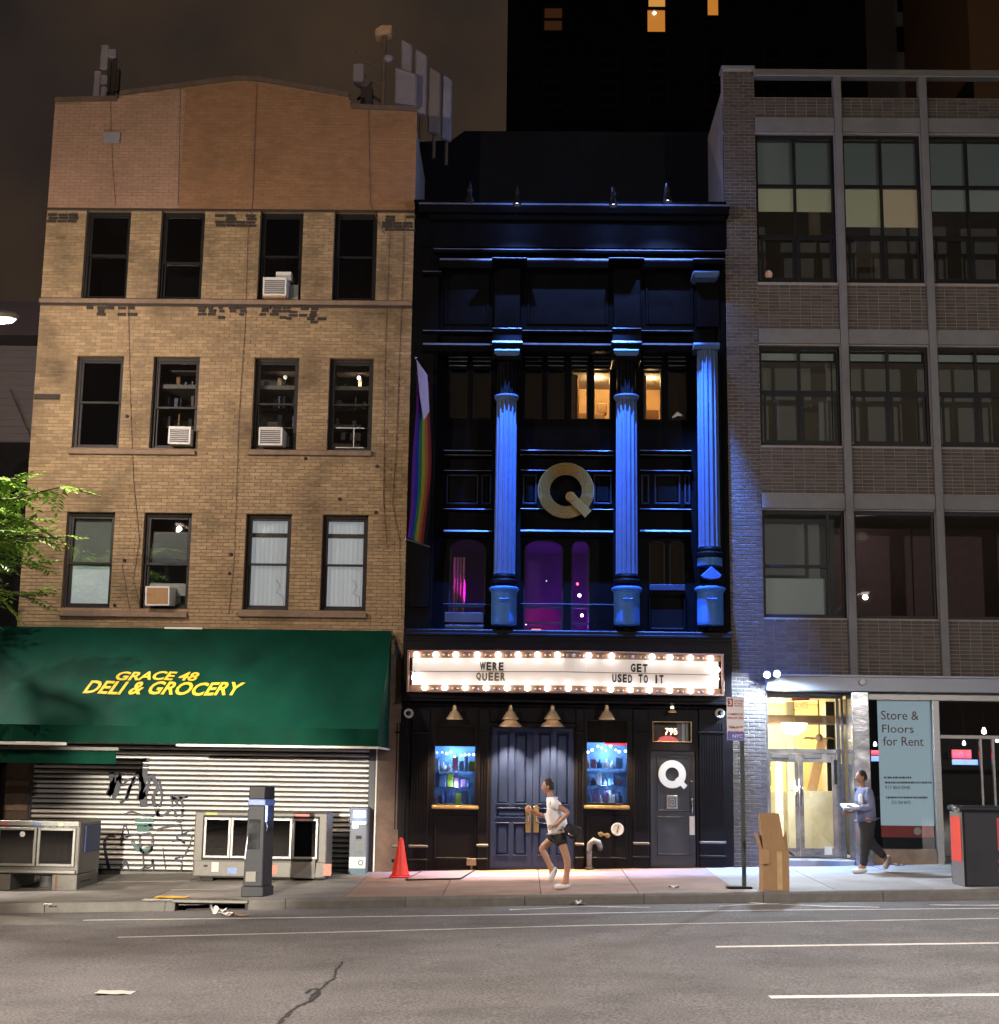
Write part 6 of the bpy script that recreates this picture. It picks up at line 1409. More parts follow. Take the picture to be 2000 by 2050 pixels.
scrap(1800, 1733, side_z, .2, 'white scrap on the pavement below the poster window', h_=.03); scrap(1850, 1727, side_z, .5, 'clear plastic sheet crumpled under the poster window', 'blind_grey', .12); scrap(95, 1812, side_z, .12, 'tiny white scrap on the pavement near the left freezer', h_=.02)
# pale sign arm on the black shopfront behind the parking sign
# ================================================================== people
def skin(name, joints, edges, mat, parent, sub=2, root=None):
    """grow a surface round a skeleton: joints {key: (x, y, z, rx, ry)}"""
    keys = list(joints); me = bpy.data.meshes.new(name)
    me.from_pydata([joints[k][:3] for k in keys], [(keys.index(a), keys.index(c)) for a, c in edges], [])
    o = bpy.data.objects.new(name, me); COL.objects.link(o)
    md = o.modifiers.new('skin', 'SKIN'); md.use_smooth_shade = True
    sv = me.skin_vertices[0].data
    for i, k in enumerate(keys):
        q = joints[k]; sv[i].radius = (q[3], q[4] if len(q) > 4 else q[3]); sv[i].use_root = (k == (root or keys[0]))
    s_ = o.modifiers.new('sub', 'SUBSURF'); s_.levels = sub; s_.render_levels = sub
    dg = bpy.context.evaluated_depsgraph_get(); me2 = bpy.data.meshes.new_from_object(o.evaluated_get(dg))
    bpy.data.objects.remove(o); bpy.data.meshes.remove(me)
    if name in ('shirt', 'shorts', 'trousers', 'bundle'):  # creases in the cloth
        for v in me2.vertices: v.co += v.normal*(.016*noise.noise(Vector((v.co.x*9, v.co.y*9, v.co.z*16)))+.007*noise.noise(v.co*34))
    me2.materials.clear(); me2.materials.append(mat); me2.polygons.foreach_set('use_smooth', [True]*len(me2.polygons)); me2.name = name
    return link(name, me2, parent, world=False)
def person(label, loc, J, sleeves, legwear, mats, scale=1.0, extra=None, rz=0.0):
    """J: joint positions, forward is -X; y<0 is the side towards the street"""
    t = thing('person', label, 'person', loc, 'people on the pavement'); t.scale = (scale,)*3; t.rotation_euler.z = rz
    rad = dict(pelvis=(.06, .075), belly=(.095, .115), chest=(.11, .14), neck0=(.06, .06), neck=(.048, .05), skull0=(.062, .06), skull=(.088, .076), crown=(.062, .058),
               shL=(.052,), elL=(.042,), wrL=(.029,), plL=(.032, .02), shR=(.052,), elR=(.042,), wrR=(.029,), plR=(.032, .02),
               hipL=(.085,), knL=(.062,), anL=(.040,), heL=(.038,), toL=(.03,), hipR=(.085,), knR=(.062,), anR=(.040,), heR=(.038,), toR=(.03,), calfL=(.056,), calfR=(.056,), nose=(.014,), chin=(.035,))
    P = {k: Vector(v) for k, v in J.items()}
    for s_ in 'LR':
        P['calf'+s_] = P['kn'+s_].lerp(P['an'+s_], .3)+Vector((.015, 0, 0))
    P['skull'] = P['neck']+(P['skull']-P['neck']).normalized()*.135
    P['skull0'] = P['skull']-(P['skull']-P['neck']).normalized()*.05
    ed = [('pelvis', 'belly'), ('belly', 'chest'), ('chest', 'neck0'), ('neck0', 'neck'), ('neck', 'skull0')]
    for s_ in 'LR':
        ed += [('chest', 'sh'+s_), ('sh'+s_, 'el'+s_), ('el'+s_, 'wr'+s_), ('wr'+s_, 'pl'+s_), ('pelvis', 'hip'+s_), ('hip'+s_, 'kn'+s_), ('kn'+s_, 'calf'+s_), ('calf'+s_, 'an'+s_), ('an'+s_, 'he'+s_), ('an'+s_, 'to'+s_)]
        d = (P['pl'+s_]-P['wr'+s_]).normalized(); u = Vector((0, 1, 0)).cross(d).normalized(); w_ = d.cross(u)
        for i, (sp_, ln) in enumerate(((-.03, .065), (-.01, .075), (.01, .07), (.03, .055))):
            a_ = P['pl'+s_]+d*.045+u*sp_; m1 = a_+d*ln*.6+w_*.008; m2 = m1+d*ln*.45+w_*.03
            for nm, q in (('a', a_), ('b', m1), ('c', m2)): P[f'f{s_}{i}{nm}'] = q; rad[f'f{s_}{i}{nm}'] = (.0095,)
            ed += [('pl'+s_, f'f{s_}{i}a'), (f'f{s_}{i}a', f'f{s_}{i}b'), (f'f{s_}{i}b', f'f{s_}{i}c')]
        a_ = P['wr'+s_]+d*.03+u*-.035; m1 = a_+d*.045+u*-.02+w_*.015
        P[f't{s_}a'] = a_; P[f't{s_}b'] = m1; rad[f't{s_}a'] = (.011,); rad[f't{s_}b'] = (.009,); ed += [('wr'+s_, f't{s_}a'), (f't{s_}a', f't{s_}b')]
    bo = skin('body', {k: (*P[k], *rad[k]) for k in P if k != 'skull'}, ed, mats['skin'], t, 2, 'pelvis')
    # the head grows out of the neck: skull, jaw, brow, nose, mouth
    bm = bmesh.new(); bm.from_mesh(bo.data); n_, mr_ = 24, 18; rows_ = []
    def head_pt(th, ph, k=1.0):
        st = math.sin(th); x_, y_, z_ = st*math.cos(ph), st*math.sin(ph), math.cos(th)
        jaw = 1-.34*max(0, -z_)**1.4; px = x_*.098*k; py = y_*.077*k*jaw; pz = z_*.120*k
        if x_ < 0: px *= (1-.10*max(0, -z_))
        if k == 1.0 and x_ < -.3:
            px -= .026*math.exp(-((y_/.16)**2+((z_+.16)/.16)**2)) - .008*math.exp(-(((abs(y_)-.36)/.16)**2+((z_-.05)/.14)**2)) + .007*math.exp(-((y_/.3)**2+((z_+.72)/.14)**2)) - .005*math.exp(-((y_/.3)**2+((z_+.45)/.06)**2))
        return P['skull']+Vector((px, py, pz))
    for i in range(mr_+1):
        th = math.pi*i/mr_; rows_.append([bm.verts.new(head_pt(th, 2*math.pi*j/n_)) for j in range(n_)] if 0 < i < mr_ else [bm.verts.new(head_pt(th, 0))])
    for i in range(mr_):
        for j in range(n_):
            j2 = (j+1) % n_; A, B = rows_[i], rows_[i+1]
            f_ = [A[0], B[j], B[j2]] if i == 0 else ([A[j], B[0], A[j2]] if i == mr_-1 else [A[j], B[j], B[j2], A[j2]])
            bm.faces.new(f_).smooth = True
    bm.to_mesh(bo.data); bm.free()
    # shirt
    q = {k: (*P[k], *[r_*1.42+.016 for r_ in rad[k]]) for k in ('pelvis', 'belly', 'chest')}; q['chest'] = (*P['chest'], .165, .205)
    q['neck0'] = (*(P['neck0']+Vector((0, 0, -.02))), .075, .08); e2 = [('hem', 'pelvis'), ('pelvis', 'belly'), ('belly', 'chest'), ('chest', 'neck0')]; q['hem'] = (*(P['pelvis']+Vector((.01, 0, -.07))), .165, .19); q['pelvis'] = (*P['pelvis'], .17, .195)
    for s_ in 'LR':
        q['sh'+s_] = (*P['sh'+s_], .098); q['sl'+s_] = (*P['sh'+s_].lerp(P['el'+s_], sleeves if sleeves < 1 else 1), .088); e2 += [('chest', 'sh'+s_), ('sh'+s_, 'sl'+s_)]
        if sleeves > 1: q['cu'+s_] = (*P['el'+s_].lerp(P['wr'+s_], .85), .058); e2.append(('sl'+s_, 'cu'+s_))
    skin('shirt', q, e2, mats['top'], t, 2, 'belly')
    q = {'waist': (*P['pelvis'].lerp(P['belly'], .35), .15, .18), 'pelvis': (*P['pelvis'], .175, .205)}; e2 = [('waist', 'pelvis')]
    for s_ in 'LR':
        q['hip'+s_] = (*P['hip'+s_], .15); q['hem'+s_] = (*P['hip'+s_].lerp(P['kn'+s_], legwear if legwear < 1 else 1), .125 if legwear < 1 else .098); e2 += [('pelvis', 'hip'+s_), ('hip'+s_, 'hem'+s_)]
        if legwear > 1: q['cf'+s_] = (*P['calf'+s_], .088); q['bt'+s_] = (*P['kn'+s_].lerp(P['an'+s_], .95), .07); e2 += [('hem'+s_, 'cf'+s_), ('cf'+s_, 'bt'+s_)]
    skin('shorts' if legwear < 1 else 'trousers', q, e2, mats['leg'], t, 2, 'pelvis')
    for s_ in 'LR':
        a_, h_, o_ = P['an'+s_], P['he'+s_], P['to'+s_]
        fd = (o_-h_).normalized()
        skin('shoe', {'h': (*(h_-fd*.015), .062, .058), 'm': (*h_.lerp(o_, .5), .062, .052), 't': (*(o_+fd*.035), .052, .046), 'a': (*(h_.lerp(a_, .9)), .056, .056)}, [('h', 'm'), ('m', 't'), ('h', 'a')], mats['shoe'], t, 2, 'm')
    # hair cap and eyes
    b_ = MB(); vs = []; rnd_ = random.Random(3); n_, mr_ = 24, 16
    for i in range(mr_):
        for j in range(n_):
            ph = 2*math.pi*j/n_; lim = .62-.36*min(1, max(0, -math.cos(ph)+.15)*1.3); vs.append(head_pt(max(.02, math.pi*lim*i/(mr_-1)), ph, 1.10+rnd_.uniform(-.012, .03)))
    b_.add(vs, [(i*n_+j, (i+1)*n_+j, (i+1)*n_+(j+1) % n_, i*n_+(j+1) % n_) for i in range(mr_-1) for j in range(n_)]); b_.build('hair', M['hair'], t, smooth=True, world=False)
    for s_ in (-1, 1):
        e_ = P['skull']+Vector((-.083, s_*.030, .004)); MB().lathe([(.001, -.009), (.008, -.005), (.011, 0), (.008, .005), (.001, .009)], e_, 8).build('eye', M['sign_ink'], t, smooth=True, world=False)
        e_ = P['skull']+Vector((.008, s_*.078, -.012)); MB().lathe([(.006, -.032), (.016, -.015), (.019, .012), (.008, .032)], e_, 8).build('ear', mats['skin'], t, smooth=True, world=False)
    return t
# the runner: leaning into a stride towards the left
P = gpt(1131, 1780); loc = (P.x, P.y, side_z(P.x, P.y))
J = dict(pelvis=(-.10, 0, .90), belly=(-.14, 0, 1.06), chest=(-.20, 0, 1.28), neck0=(-.235, 0, 1.43), neck=(-.25, 0, 1.47), skull=(-.285, 0, 1.615),
         shL=(-.20, -.19, 1.36), elL=(.08, -.27, 1.20), wrL=(-.10, -.25, 1.03), plL=(-.16, -.24, 1.0), shR=(-.22, .19, 1.36), elR=(-.30, .25, 1.10), wrR=(-.50, .20, 1.18), plR=(-.56, .19, 1.21),
         hipL=(-.09, -.10, .86), knL=(.04, -.10, .48), anL=(.02, -.09, .09), heL=(.05, -.09, .055), toL=(-.13, -.09, .04),
         hipR=(-.11, .10, .86), knR=(-.40, .11, .62), anR=(-.22, .11, .28), heR=(-.17, .11, .30), toR=(-.24, .11, .14))
RN = person('runner in a white tee and black shorts crossing in front of the blue doors', loc, J, .55, .55, dict(skin=M['skin'], top=M['tee'], leg=M['black_cloth'], shoe=M['shoe']), 1.0, rz=-.12)
bx_, by_ = loc[0], loc[1]
t = thing('black_jacket', 'bundled black jacket held at the hip of the runner', 'jacket', (bx_+.10, by_-.24, loc[2]+.88))
skin('bundle', {'a': (-.12, 0, .12, .06, .08), 'b': (.0, 0, .02, .10, .09), 'c': (.09, .02, -.10, .09, .07), 'd': (.16, .03, .06, .06, .05)}, [('a', 'b'), ('b', 'c'), ('b', 'd')], M['black_cloth'], t, 2, 'b')
skin('zip_flash', {'a': (-.06, -.09, .0, .02, .02), 'b': (.02, -.10, -.03, .025, .018)}, [('a', 'b')], M['chrome'], t, 1, 'a')
# the walker at the right
P = gpt(1722, 1748); loc = (P.x+.12, P.y, side_z(P.x, P.y))
J = dict(pelvis=(.02, 0, .92), belly=(.0, 0, 1.08), chest=(-.02, 0, 1.30), neck0=(-.03, 0, 1.46), neck=(-.04, 0, 1.50), skull=(-.06, 0, 1.655),
         shL=(-.01, -.19, 1.39), elL=(.03, -.25, 1.12), wrL=(-.22, -.20, 1.10), plL=(-.28, -.19, 1.11), shR=(-.02, .19, 1.39), elR=(.06, .25, 1.13), wrR=(-.16, .22, 1.03), plR=(-.22, .21, 1.03),
         hipL=(.02, -.10, .88), knL=(-.06, -.10, .49), anL=(-.10, -.09, .10), heL=(-.07, -.09, .055), toL=(-.26, -.09, .04),
         hipR=(.02, .10, .88), knR=(.10, .10, .50), anR=(.37, .10, .26), heR=(.43, .10, .27), toR=(.36, .10, .10))
WK = person('walker in a slate blue top and black trousers passing the letting poster', loc, J, 2, 2, dict(skin=M['skin2'], top=M['jacket'], leg=M['black_cloth'], shoe=M['shoe']), 1.0, rz=.1)
t = thing('tablet', 'thin blue white folder held flat by the walker', 'folder', (loc[0]-.27, loc[1]-.10, loc[2]+1.13))
MB().box(-.16, .26, -.16, .14, -.012, .012).build('cover', pm('blue_folder', (.25, .42, .75), .5), t, bevel=.006, world=False); MB().box(-.15, .25, -.15, .13, .0125, .02).build('sheet', M['paper'], t, world=False)
t.rotation_euler = (.25, 0, 0)
skin('white_panel', {'a': (-.10, -.13, 1.36, .035, .06), 'b': (-.11, -.13, 1.16, .04, .06)}, [('a', 'b')], M['tee'], WK, 1, 'a')

# ================================================================== street tree at the left
TX, TY = -10.05, -4.05; g = side_z(TX, TY)
TR_ = thing('street_tree', 'leafy street tree reaching in from the left edge above the awning', 'tree', (TX, TY, g))
rt = random.Random(11)
b = MB(); b.tube([(TX, TY, g-.1), (TX+.03, TY, g+1.2), (TX-.02, TY+.05, g+2.6), (TX+.1, TY, g+4.2), (TX+.2, TY-.05, g+5.6)], [.17, .14, .125, .09, .04], 12)
b.build('trunk', M['bark'], TR_, smooth=True)
limbs = []
for k in range(58):
    z0 = g+4.0+k*.036; a_ = rt.uniform(-1.5, 1.5) if k % 3 else rt.uniform(1.6, 4.7)
    ln = rt.uniform(1.5, 3.2)*(1-.32*abs(k-24)/42); up = rt.uniform(.15, .8)
    s_ = Vector((TX+.05, TY, z0)); d = Vector((math.cos(a_), math.sin(a_)*.8, up)).normalized()
    e_ = s_+d*ln; mid = s_.lerp(e_, .55)+Vector((0, 0, .18))+Vector((rt.uniform(-.1, .1), rt.uniform(-.1, .1), 0)); e_.z -= .25
    limbs.append((s_, mid, e_))
b = MB()
for s_, mid, e_ in limbs: b.tube([s_, s_.lerp(mid, .5)+Vector((0, 0, .05)), mid, e_], [.045, .035, .022, .008], 6)
b.build('branch', M['bark'], TR_, smooth=True)
b = MB(); rn = []
def leaflet(p, d, n_, L_, w_):
    s2 = d.cross(n_).normalized(); tip = p+d*L_-n_*L_*.18; m1 = p+d*L_*.45
    b.add([p, m1+s2*w_-n_*.006, tip, m1-s2*w_-n_*.006, m1+n_*.008], [(0, 4, 1), (1, 4, 2), (2, 4, 3), (3, 4, 0)]); r_ = rt.uniform(-.5, .5); rn.extend([r_]*5)
for s_, mid, e_ in limbs:
    for q in range(15):
        u = rt.uniform(.25, 1.0); c = (s_.lerp(mid, u*2) if u < .5 else mid.lerp(e_, u*2-1))
        td = Vector((rt.uniform(-1, 1)+.35, rt.uniform(-1, 1), rt.uniform(-.35, .45))).normalized(); tl = rt.uniform(.3, .65)
        b_n = int(tl/.065); up_ = Vector((rt.uniform(-.25, .25), rt.uniform(-.25, .25), 1)).normalized(); sd = td.cross(up_).normalized()
        for i in range(b_n):
            f = i/b_n; pp = c+td*tl*f-Vector((0, 0, .22*tl*f*f))
            for sg in (-1, 1):
                dd = (td*.55+sd*sg*.8+Vector((0, 0, rt.uniform(-.3, .1)))).normalized(); leaflet(pp, dd, up_, rt.uniform(.11, .18), rt.uniform(.027, .040))
        leaflet(c+td*tl-Vector((0, 0, .22*tl)), td, up_, .15, .033)
o = b.build('crown', M['leaf'], TR_, rnd=rn); o['kind'] = 'stuff'

# ================================================================== street lamps
def street_lamp(px_, py_, Y, rz, label, e, col, pos=None, arm=2.4, cone=168, down=0, size=.06, aim=None):
    if pos is None: X, Z = W(px_, py_, Y)
    else: X, Y, Z = pos
    g = side_z(X, Y) if Y > -6 else road_z(X, Y)
    d = Vector((math.cos(rz), math.sin(rz), 0)); bx = Vector((X, Y, 0))+d*arm
    t = thing('street_lamp', label, 'street lamp', (bx.x, bx.y, g), 'cobra head street lamps')
    MB().tube([(bx.x, bx.y, g), (bx.x, bx.y, g+1), (bx.x, bx.y, Z-.5)], [.11, .10, .07], 12).build('pole', M['steel_dull'], t, smooth=True)
    e1 = Vector((X, Y, Z+.10)); s1 = Vector((bx.x, bx.y, Z-.5)); MB().tube([s1, s1.lerp(e1, .3)+Vector((0, 0, .28)), s1.lerp(e1, .7)+Vector((0, 0, .22)), e1+d*.25], [.05, .045, .04, .035], 8).build('arm', M['steel_dull'], t, smooth=True)
    pl = []
    prof = [(-.33, .03), (-.28, .075), (-.1, .12), (.15, .115), (.32, .075), (.36, .05)]; n_ = 14; vs = []
    for u, r_ in prof:
        for j in range(n_):
            a_ = 2*math.pi*j/n_; vs.append(Vector((X, Y, Z+.10))+d*u+Vector((-d.y, d.x, 0))*math.cos(a_)*r_*1.2+Vector((0, 0, math.sin(a_)*r_*.8)))
    MB().add(vs, [(i*n_+j, i*n_+(j+1) % n_, (i+1)*n_+(j+1) % n_, (i+1)*n_+j) for i in range(5) for j in range(n_)]+[tuple(range(n_-1, -1, -1)), tuple(range(5*n_, 6*n_))]).build('head', M['steel_dull'], t, smooth=True)
    vs = []; prof = [(-.30, .02), (-.22, .085), (-.05, .115), (.12, .10), (.20, .02)]
    for u, r_ in prof:
        for j in range(8):
            a_ = math.pi+math.pi*j/7; vs.append(Vector((X, Y, Z+.055))+d*u+Vector((-d.y, d.x, 0))*math.cos(a_)*r_*1.15+Vector((0, 0, math.sin(a_)*r_*.75)))
    MB().add(vs, [(i*8+j, i*8+j+1, (i+1)*8+j+1, (i+1)*8+j) for i in range(4) for j in range(7)]).build('lens', em('street_lamp_lens', (1, .72, .68), 1.6), t, smooth=True)
    if e: light('lamp_light', 'POINT', (X, Y, Z-.10), e, col, t, size)
    if down: light('lamp_light', 'SPOT', (X, Y, Z-.11), down, col, t, size, aim=aim or (X, Y+.4, 0), cone=cone, blend=.55)
street_lamp(-4, 644, -4.7, math.pi, 'lit cobra head street lamp at the left picture edge', 1100, (1, .82, .74), arm=2.2, cone=172)
# lamps standing on the photographer's side of the avenue
street_lamp(0, 0, 0, -math.pi/2, 'cobra head street lamp over the avenue, out of frame at the lower left', 4300, (1, .78, .58), pos=(-11.3, -19.0, 9.7), arm=6, cone=150, down=4000)
street_lamp(0, 0, 0, -math.pi/2, 'cobra head street lamp over the avenue, out of frame at the lower right', 3300, (1, .90, .84), pos=(11.0, -19.0, 7.7), arm=6, cone=160, down=9000)

street_lamp(0, 0, 0, math.pi, 'cobra head street lamp further along the pavement, out of frame to the left', 0, (1, .88, .82), pos=(-14.0, -2.0, 10.5), arm=1.5, cone=72, down=13000, size=.4, aim=(-3.0, -8.5, 0))
# unseen floodlight added across the avenue to brighten the deli shutter
FX, FY, FZ = -7.0, -24.0, 4.2
t = thing('shop_floodlight', 'post mounted floodlight across the avenue aimed at the roller shutter', 'floodlight', (FX, FY, road_z(FX, FY)))
MB().tube([(FX, FY, road_z(FX, FY)), (FX, FY, FZ)], .05, 10).build('post', M['steel_dull'], t); MB().box(FX-.2, FX+.2, FY-.15, FY+.02, FZ-.1, FZ+.14).build('lamp_box', M['black_frame'], t, bevel=.02)
MB().box(FX-.18, FX+.18, FY+.021, FY+.03, FZ-.08, FZ+.12).build('lens', em('flood_lens', (1, .88, .68), 6), t)
light('flood_light', 'SPOT', (FX, FY+.06, FZ), 40000, (1, .90, .74), t, .1, aim=(-5.3, 0, .6), cone=16, blend=.6)

# ================================================================== roof-top gear
def panel_antenna(x0, x1, yt, yb, Y, label, mat, d=.16, tilt=0.0):
    X0, _ = W(x0, (yt+yb)/2, Y); X1, _ = W(x1, (yt+yb)/2, Y); Z1_ = W((x0+x1)/2, yt, Y)[1]; Z0 = W((x0+x1)/2, yb, Y)[1]
    t = thing('panel_antenna', label, 'antenna', ((X0+X1)/2, Y, Z0), 'cell antennas on the tan brick building')
    MB().add([(X0, Y, Z0), (X1, Y, Z0-.06), (X1, Y+d, Z0-.06), (X0, Y+d, Z0), (X0, Y, Z1_+.08), (X1, Y, Z1_-.08), (X1, Y+d, Z1_-.08), (X0, Y+d, Z1_+.08)], [(0, 3, 2, 1), (4, 5, 6, 7), (0, 1, 5, 4), (1, 2, 6, 5), (2, 3, 7, 6), (3, 0, 4, 7)]).build('shell', mat, t, bevel=.03)
    xm = (X0+X1)/2
    MB().tube([(xm, Y+d+.09, Z0-.5), (xm, Y+d+.09, Z1_-.1)], .035, 8).box(xm-.04, xm+.04, Y+d, Y+d+.09, Z0+.2, Z0+.28).box(xm-.04, xm+.04, Y+d, Y+d+.09, Z1_-.4, Z1_-.32).build('mast_clamp', M['rust'], t)
    return t
panel_antenna(802, 824, 82, 200, .9, 'tall pale panel antenna, leftmost of the four at the right roof corner', M['antenna'])
panel_antenna(790, 834, 140, 205, .72, 'broad short panel antenna below the leftmost tall one', M['antenna'])
panel_antenna(830, 854, 102, 222, 1.0, 'tall grey panel antenna, second of the four at the right roof corner', M['antenna'])
panel_antenna(857, 881, 138, 262, 1.1, 'beige panel antenna, third of the four, hung past the roof corner', M['antenna2'])
panel_antenna(884, 904, 152, 275, 1.25, 'bluish grey panel antenna, rightmost of the four beyond the roof corner', pm('antenna_shell_blue', (.22, .22, .26), .6))
X0, Z0 = W(766, 200, .8); t = thing('lamp_mast', 'rusty roof mast with a lit tan head and small dishes', 'mast', (X0, .8, Z0))
zt = W(766, 70, .8)[1]; MB().tube([(X0, .8, Z0-.6), (X0, .8, zt)], .05, 8).build('pole', M['rust'], t)
MB().add([(X0-.19, .7, zt-.06), (X0+.14, .7, zt+.0), (X0+.16, .7, zt+.19), (X0-.06, .7, zt+.19), (X0-.2, .7, zt+.08), (X0-.19, 1.0, zt-.06), (X0+.14, 1.0, zt), (X0+.16, 1.0, zt+.19), (X0-.06, 1.0, zt+.19), (X0-.2, 1.0, zt+.08)], [(0, 1, 2, 3, 4), (9, 8, 7, 6, 5), (0, 5, 6, 1), (1, 6, 7, 2), (2, 7, 8, 3), (3, 8, 9, 4), (4, 9, 5, 0)]).build('head_box', pm('tan_head_box', (.50, .32, .18), .7), t, bevel=.02)
a_, c_, z0, z1 = PR(706, 728, 126, 162, .6); MB().box(a_, c_, .6, .8, z0, z1).build('square_dish', M['antenna'], t, bevel=.02); MB().tube([(c_, .75, (z0+z1)/2), (X0, .8, (z0+z1)/2-.2)], .025, 6).build('arm', M['rust'], t)
X, Z = W(778, 116, .75); MB().lathe([(.03, 0), (.09, .06), (.1, .12), (.04, .14)], (X, .85, Z), 14, 'y').tube([(X, .85, Z), (X0, .8, Z-.1)], .02, 6).build('round_dish', M['antenna'], t, smooth=True)
MB().tube([(W(706, 98, .8)[0], .8, W(706, 98, .8)[1]), (W(735, 125, .8)[0], .8, W(735, 125, .8)[1])], .012, 6).tube([(W(735, 125, .8)[0], .8, W(735, 125, .8)[1]), (X0, .8, W(735, 135, .8)[1])], .012, 6).build('whip', M['steel_dull'], t)
MB().tube([(W(712, 168, .7)[0], .7, W(712, 168, .7)[1]), (W(760, 200, .7)[0], .75, W(760, 200, .7)[1])], .03, 6).tube([(W(745, 165, .7)[0], .7, W(745, 165, .7)[1]), (W(715, 198, .7)[0], .75, W(715, 198, .7)[1])], .03, 6).box(W(722, 180, .6)[0], W(745, 180, .6)[0], .62, .85, W(730, 196, .6)[1]-.2, W(730, 172, .6)[1]).build('strut', M['soot'], t)
X0, Z0 = W(205, 198, .5); t = thing('antenna_cluster', 'stacked pale antenna cluster at the left roof corner', 'antenna', (X0, .5, Z0))
for (x0, x1, y0, y1, yy, mt) in ((186, 200, 140, 198, .45, 'antenna'), (200, 214, 148, 168, .42, 'antenna'), (200, 213, 171, 198, .42, 'antenna'), (200, 216, 88, 138, .48, 'antenna'), (214, 232, 96, 115, .52, 'antenna')):
    a_, c_, z0, z1 = PR(x0, x1, y0, y1, yy); MB().box(a_, c_, yy, yy+.15, z0-(.25 if y1 == 198 else 0), z1).build('cabinet', M[mt], t, bevel=.025)
a_, c_, z0, z1 = PR(216, 240, 118, 200, .6); MB().tube([((a_+c_)/2, .6, z0-.5), ((a_+c_)/2, .6, z1)], .05, 8).box(a_, (a_+c_)/2-.05, .5, .58, z0+.1, z1-.1).box((a_+c_)/2+.04, c_-.03, .6, .75, z0+.2, z1-.2).build('mast', M['soot'], t)

# ================================================================== buildings further off
def far(name, label, x0, x1, ytop, Y, mat, depth, cat='building'):
    X0, X1 = W(x0, 200, Y)[0], W(x1, 200, Y)[0]; Z = W((x0+x1)/2, ytop, Y)[1]
    t = thing(name, label, cat, ((X0+X1)/2, Y, 0))
    MB().box(X0, X1, Y, Y+depth, -3, Z).build('wall', mat, t); MB().box(X0-.2, X1+.2, Y-.2, Y+depth+.2, Z, Z+.6).build('roof', M['roofing'], t)
    return t, X0, X1, Z
def far_window(t, x0, x1, y0, y1, Y, mat, rail=True):
    a_, c_, z0, z1 = PR(x0, x1, y0, y1, Y)
    o = MB().frame(a_-.12, c_+.12, z0-.12, z1+.12, Y-.12, Y-.002, .12).build('window', M['black_frame'], t); box('pane', mat, o, a_, c_, Y-.05, Y-.01, z0, z1)
    if rail: box('sash_rail', M['black_frame'], o, a_, c_, Y-.09, Y-.052, (z0+z1)/2-.06, (z0+z1)/2+.06)
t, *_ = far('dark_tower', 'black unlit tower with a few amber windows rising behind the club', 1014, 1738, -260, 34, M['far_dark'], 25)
PA = em('amber_lit_pane', (1, .36, .05), .5, (.03, .02, .02)); PB = em('amber_lit_pane_upper', (1, .45, .09), .6, (.03, .02, .02)); PC = em('dim_amber_pane', (.5, .17, .06), .06, (.02, .02, .02)); PD = M['roofing']
far_window(t, 1296, 1331, 22, 66, 34, PA, False); far_window(t, 1298, 1331, -30, 16, 34, PB, False); far_window(t, 1416, 1437, -30, 33, 34, PA, False); far_window(t, 1090, 1125, 18, 63, 34, PC)
X, Z = W(1310, 26, 33.93); MB().lathe([(.001, -.1), (.1, 0), (.001, .1)], (X, 33.93, Z), 8).build('window_bulb', em('window_bulb', (1, .9, .6), 9), t)
for y0 in (100, 170):
    for x0 in (1090, 1200, 1300, 1415, 1530, 1630): far_window(t, x0, x0+33, y0, y0+42, 34, PD)
t, *_ = far('grey_tower', 'dim grey stone tower between the black tower and the ochre one', 1738, 1950, -260, 40, M['far_grey'], 20)
for y0 in (-20, 60): far_window(t, 1800, 1830, y0, y0+40, 40, PD); far_window(t, 1870, 1900, y0, y0+40, 40, PD)
t, *_ = far('ochre_tower', 'ochre brick tower at the top right corner', 1946, 2200, -260, 30, M['far_brown'], 20)
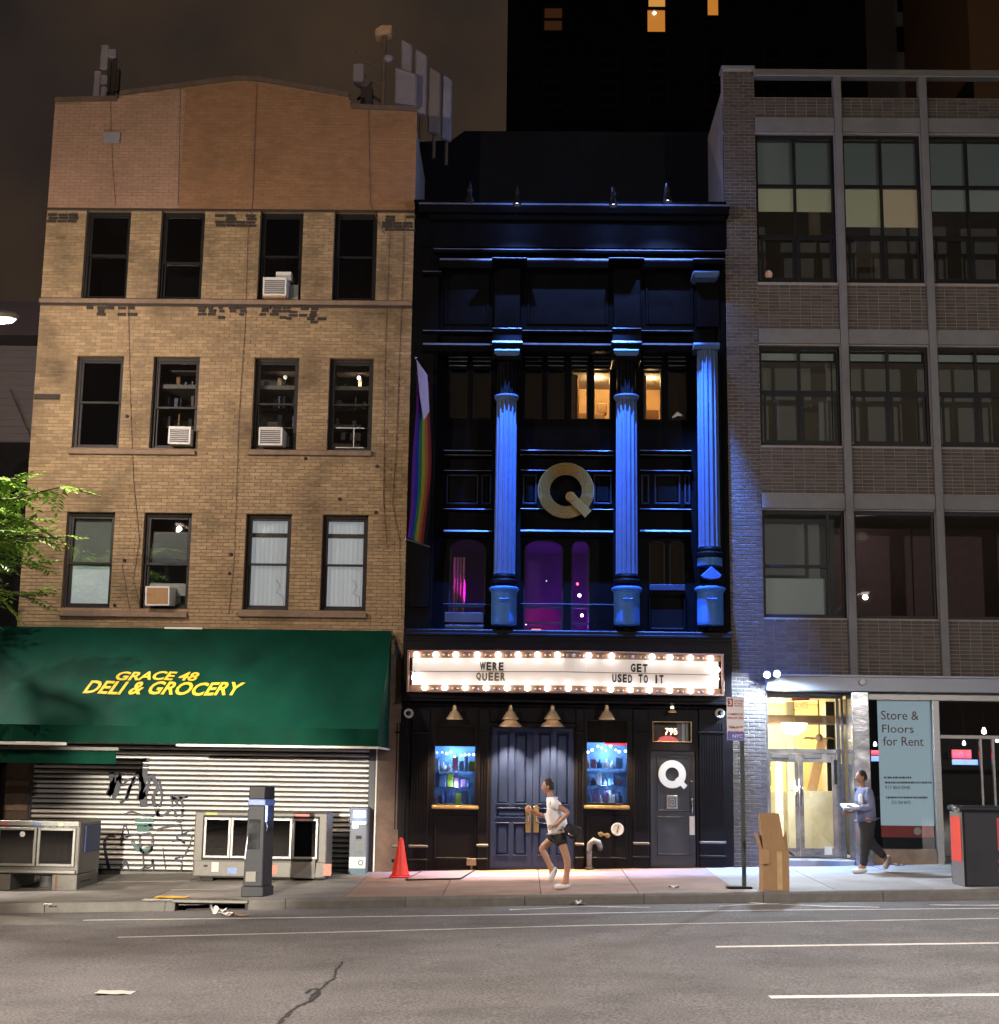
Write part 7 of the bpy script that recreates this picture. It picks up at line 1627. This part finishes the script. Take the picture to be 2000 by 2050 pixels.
MB().box(*PR(1946, 2200, 152, 158, 29.8)[:2], 29.7, 29.99, *PR(1946, 2200, 152, 158, 29.8)[2:]).build('ledge', M['soot'], t)
X, Z = W(1990, 190, 12); t = thing('roof_floodlight', 'warm floodlight on the office roof aimed at the ochre tower', 'floodlight', (8.5, 5.0, 14.2))  # unseen lamp added to brighten the ochre tower
MB().box(8.4, 8.7, 4.9, 5.05, 14.2, 14.45).build('lamp_box', M['black_frame'], t, bevel=.02); light('flood_light', 'SPOT', (8.6, 5.15, 14.4), 130000, (1, .52, .24), t, .1, aim=(18, 30, 30), cone=80, blend=.5)
a_, c_, z0, z1 = PR(1920, 1950, 162, 196, 9); t = thing('roof_hatch', 'small dark wedge shaped roof hatch behind the office parapet', 'hatch', (a_, 9, z0))
MB().prism([(a_, z0-1), (c_, z0-1), (c_, z1), (a_+.5*(c_-a_), z1), (a_, z0)], 'y', 9, 10).build('hood', M['roofing'], t)
# house to the left of the tan brick building
hx0, hx1 = W(-160, 800, 2.2)[0], LX0-.05
t = thing('side_house', 'dim mauve sided house beyond the left edge of the tan brick building', 'building', (-11, 2.2, -.2))
z2, z3 = W(30, 690, 2.2)[1], W(30, 612, 2.2)[1]; z1_ = W(30, 885, 2.2)[1]
MB().box(hx0, hx1, 2.3, 9, z1_, z2).build('wall', M['siding'], t)
MB().box(hx0, hx1, 2.2, 9, -1, z1_-.002).build('lower_wall', M['roofing'], t); MB().prism([(1.5, z2), (9, z2), (9, z3+.3), (1.9, z3)], 'x', hx0, hx1).build('roof', pm('dark_plum_roof', (.030, .022, .030), .8), t)
for k in range(14): zz = z1_+.05+k*(z2-z1_)/14; box('clapboard', M['siding'], t, hx0, hx1-.01, 2.285, 2.299, zz, zz+(z2-z1_)/14-.015)
MB().box(hx1-.5, hx1-.1, 2.25, 2.28, z2-.35, z2-.06).build('eave_board', M['soot'], t); MB().tube([(hx1-1.2, 2.1, z2-1.0), (hx1-.4, 2.1, z2-2.6), (hx1-.3, 2.1, z1_)], .02, 6).build('cable', M['soot'], t)
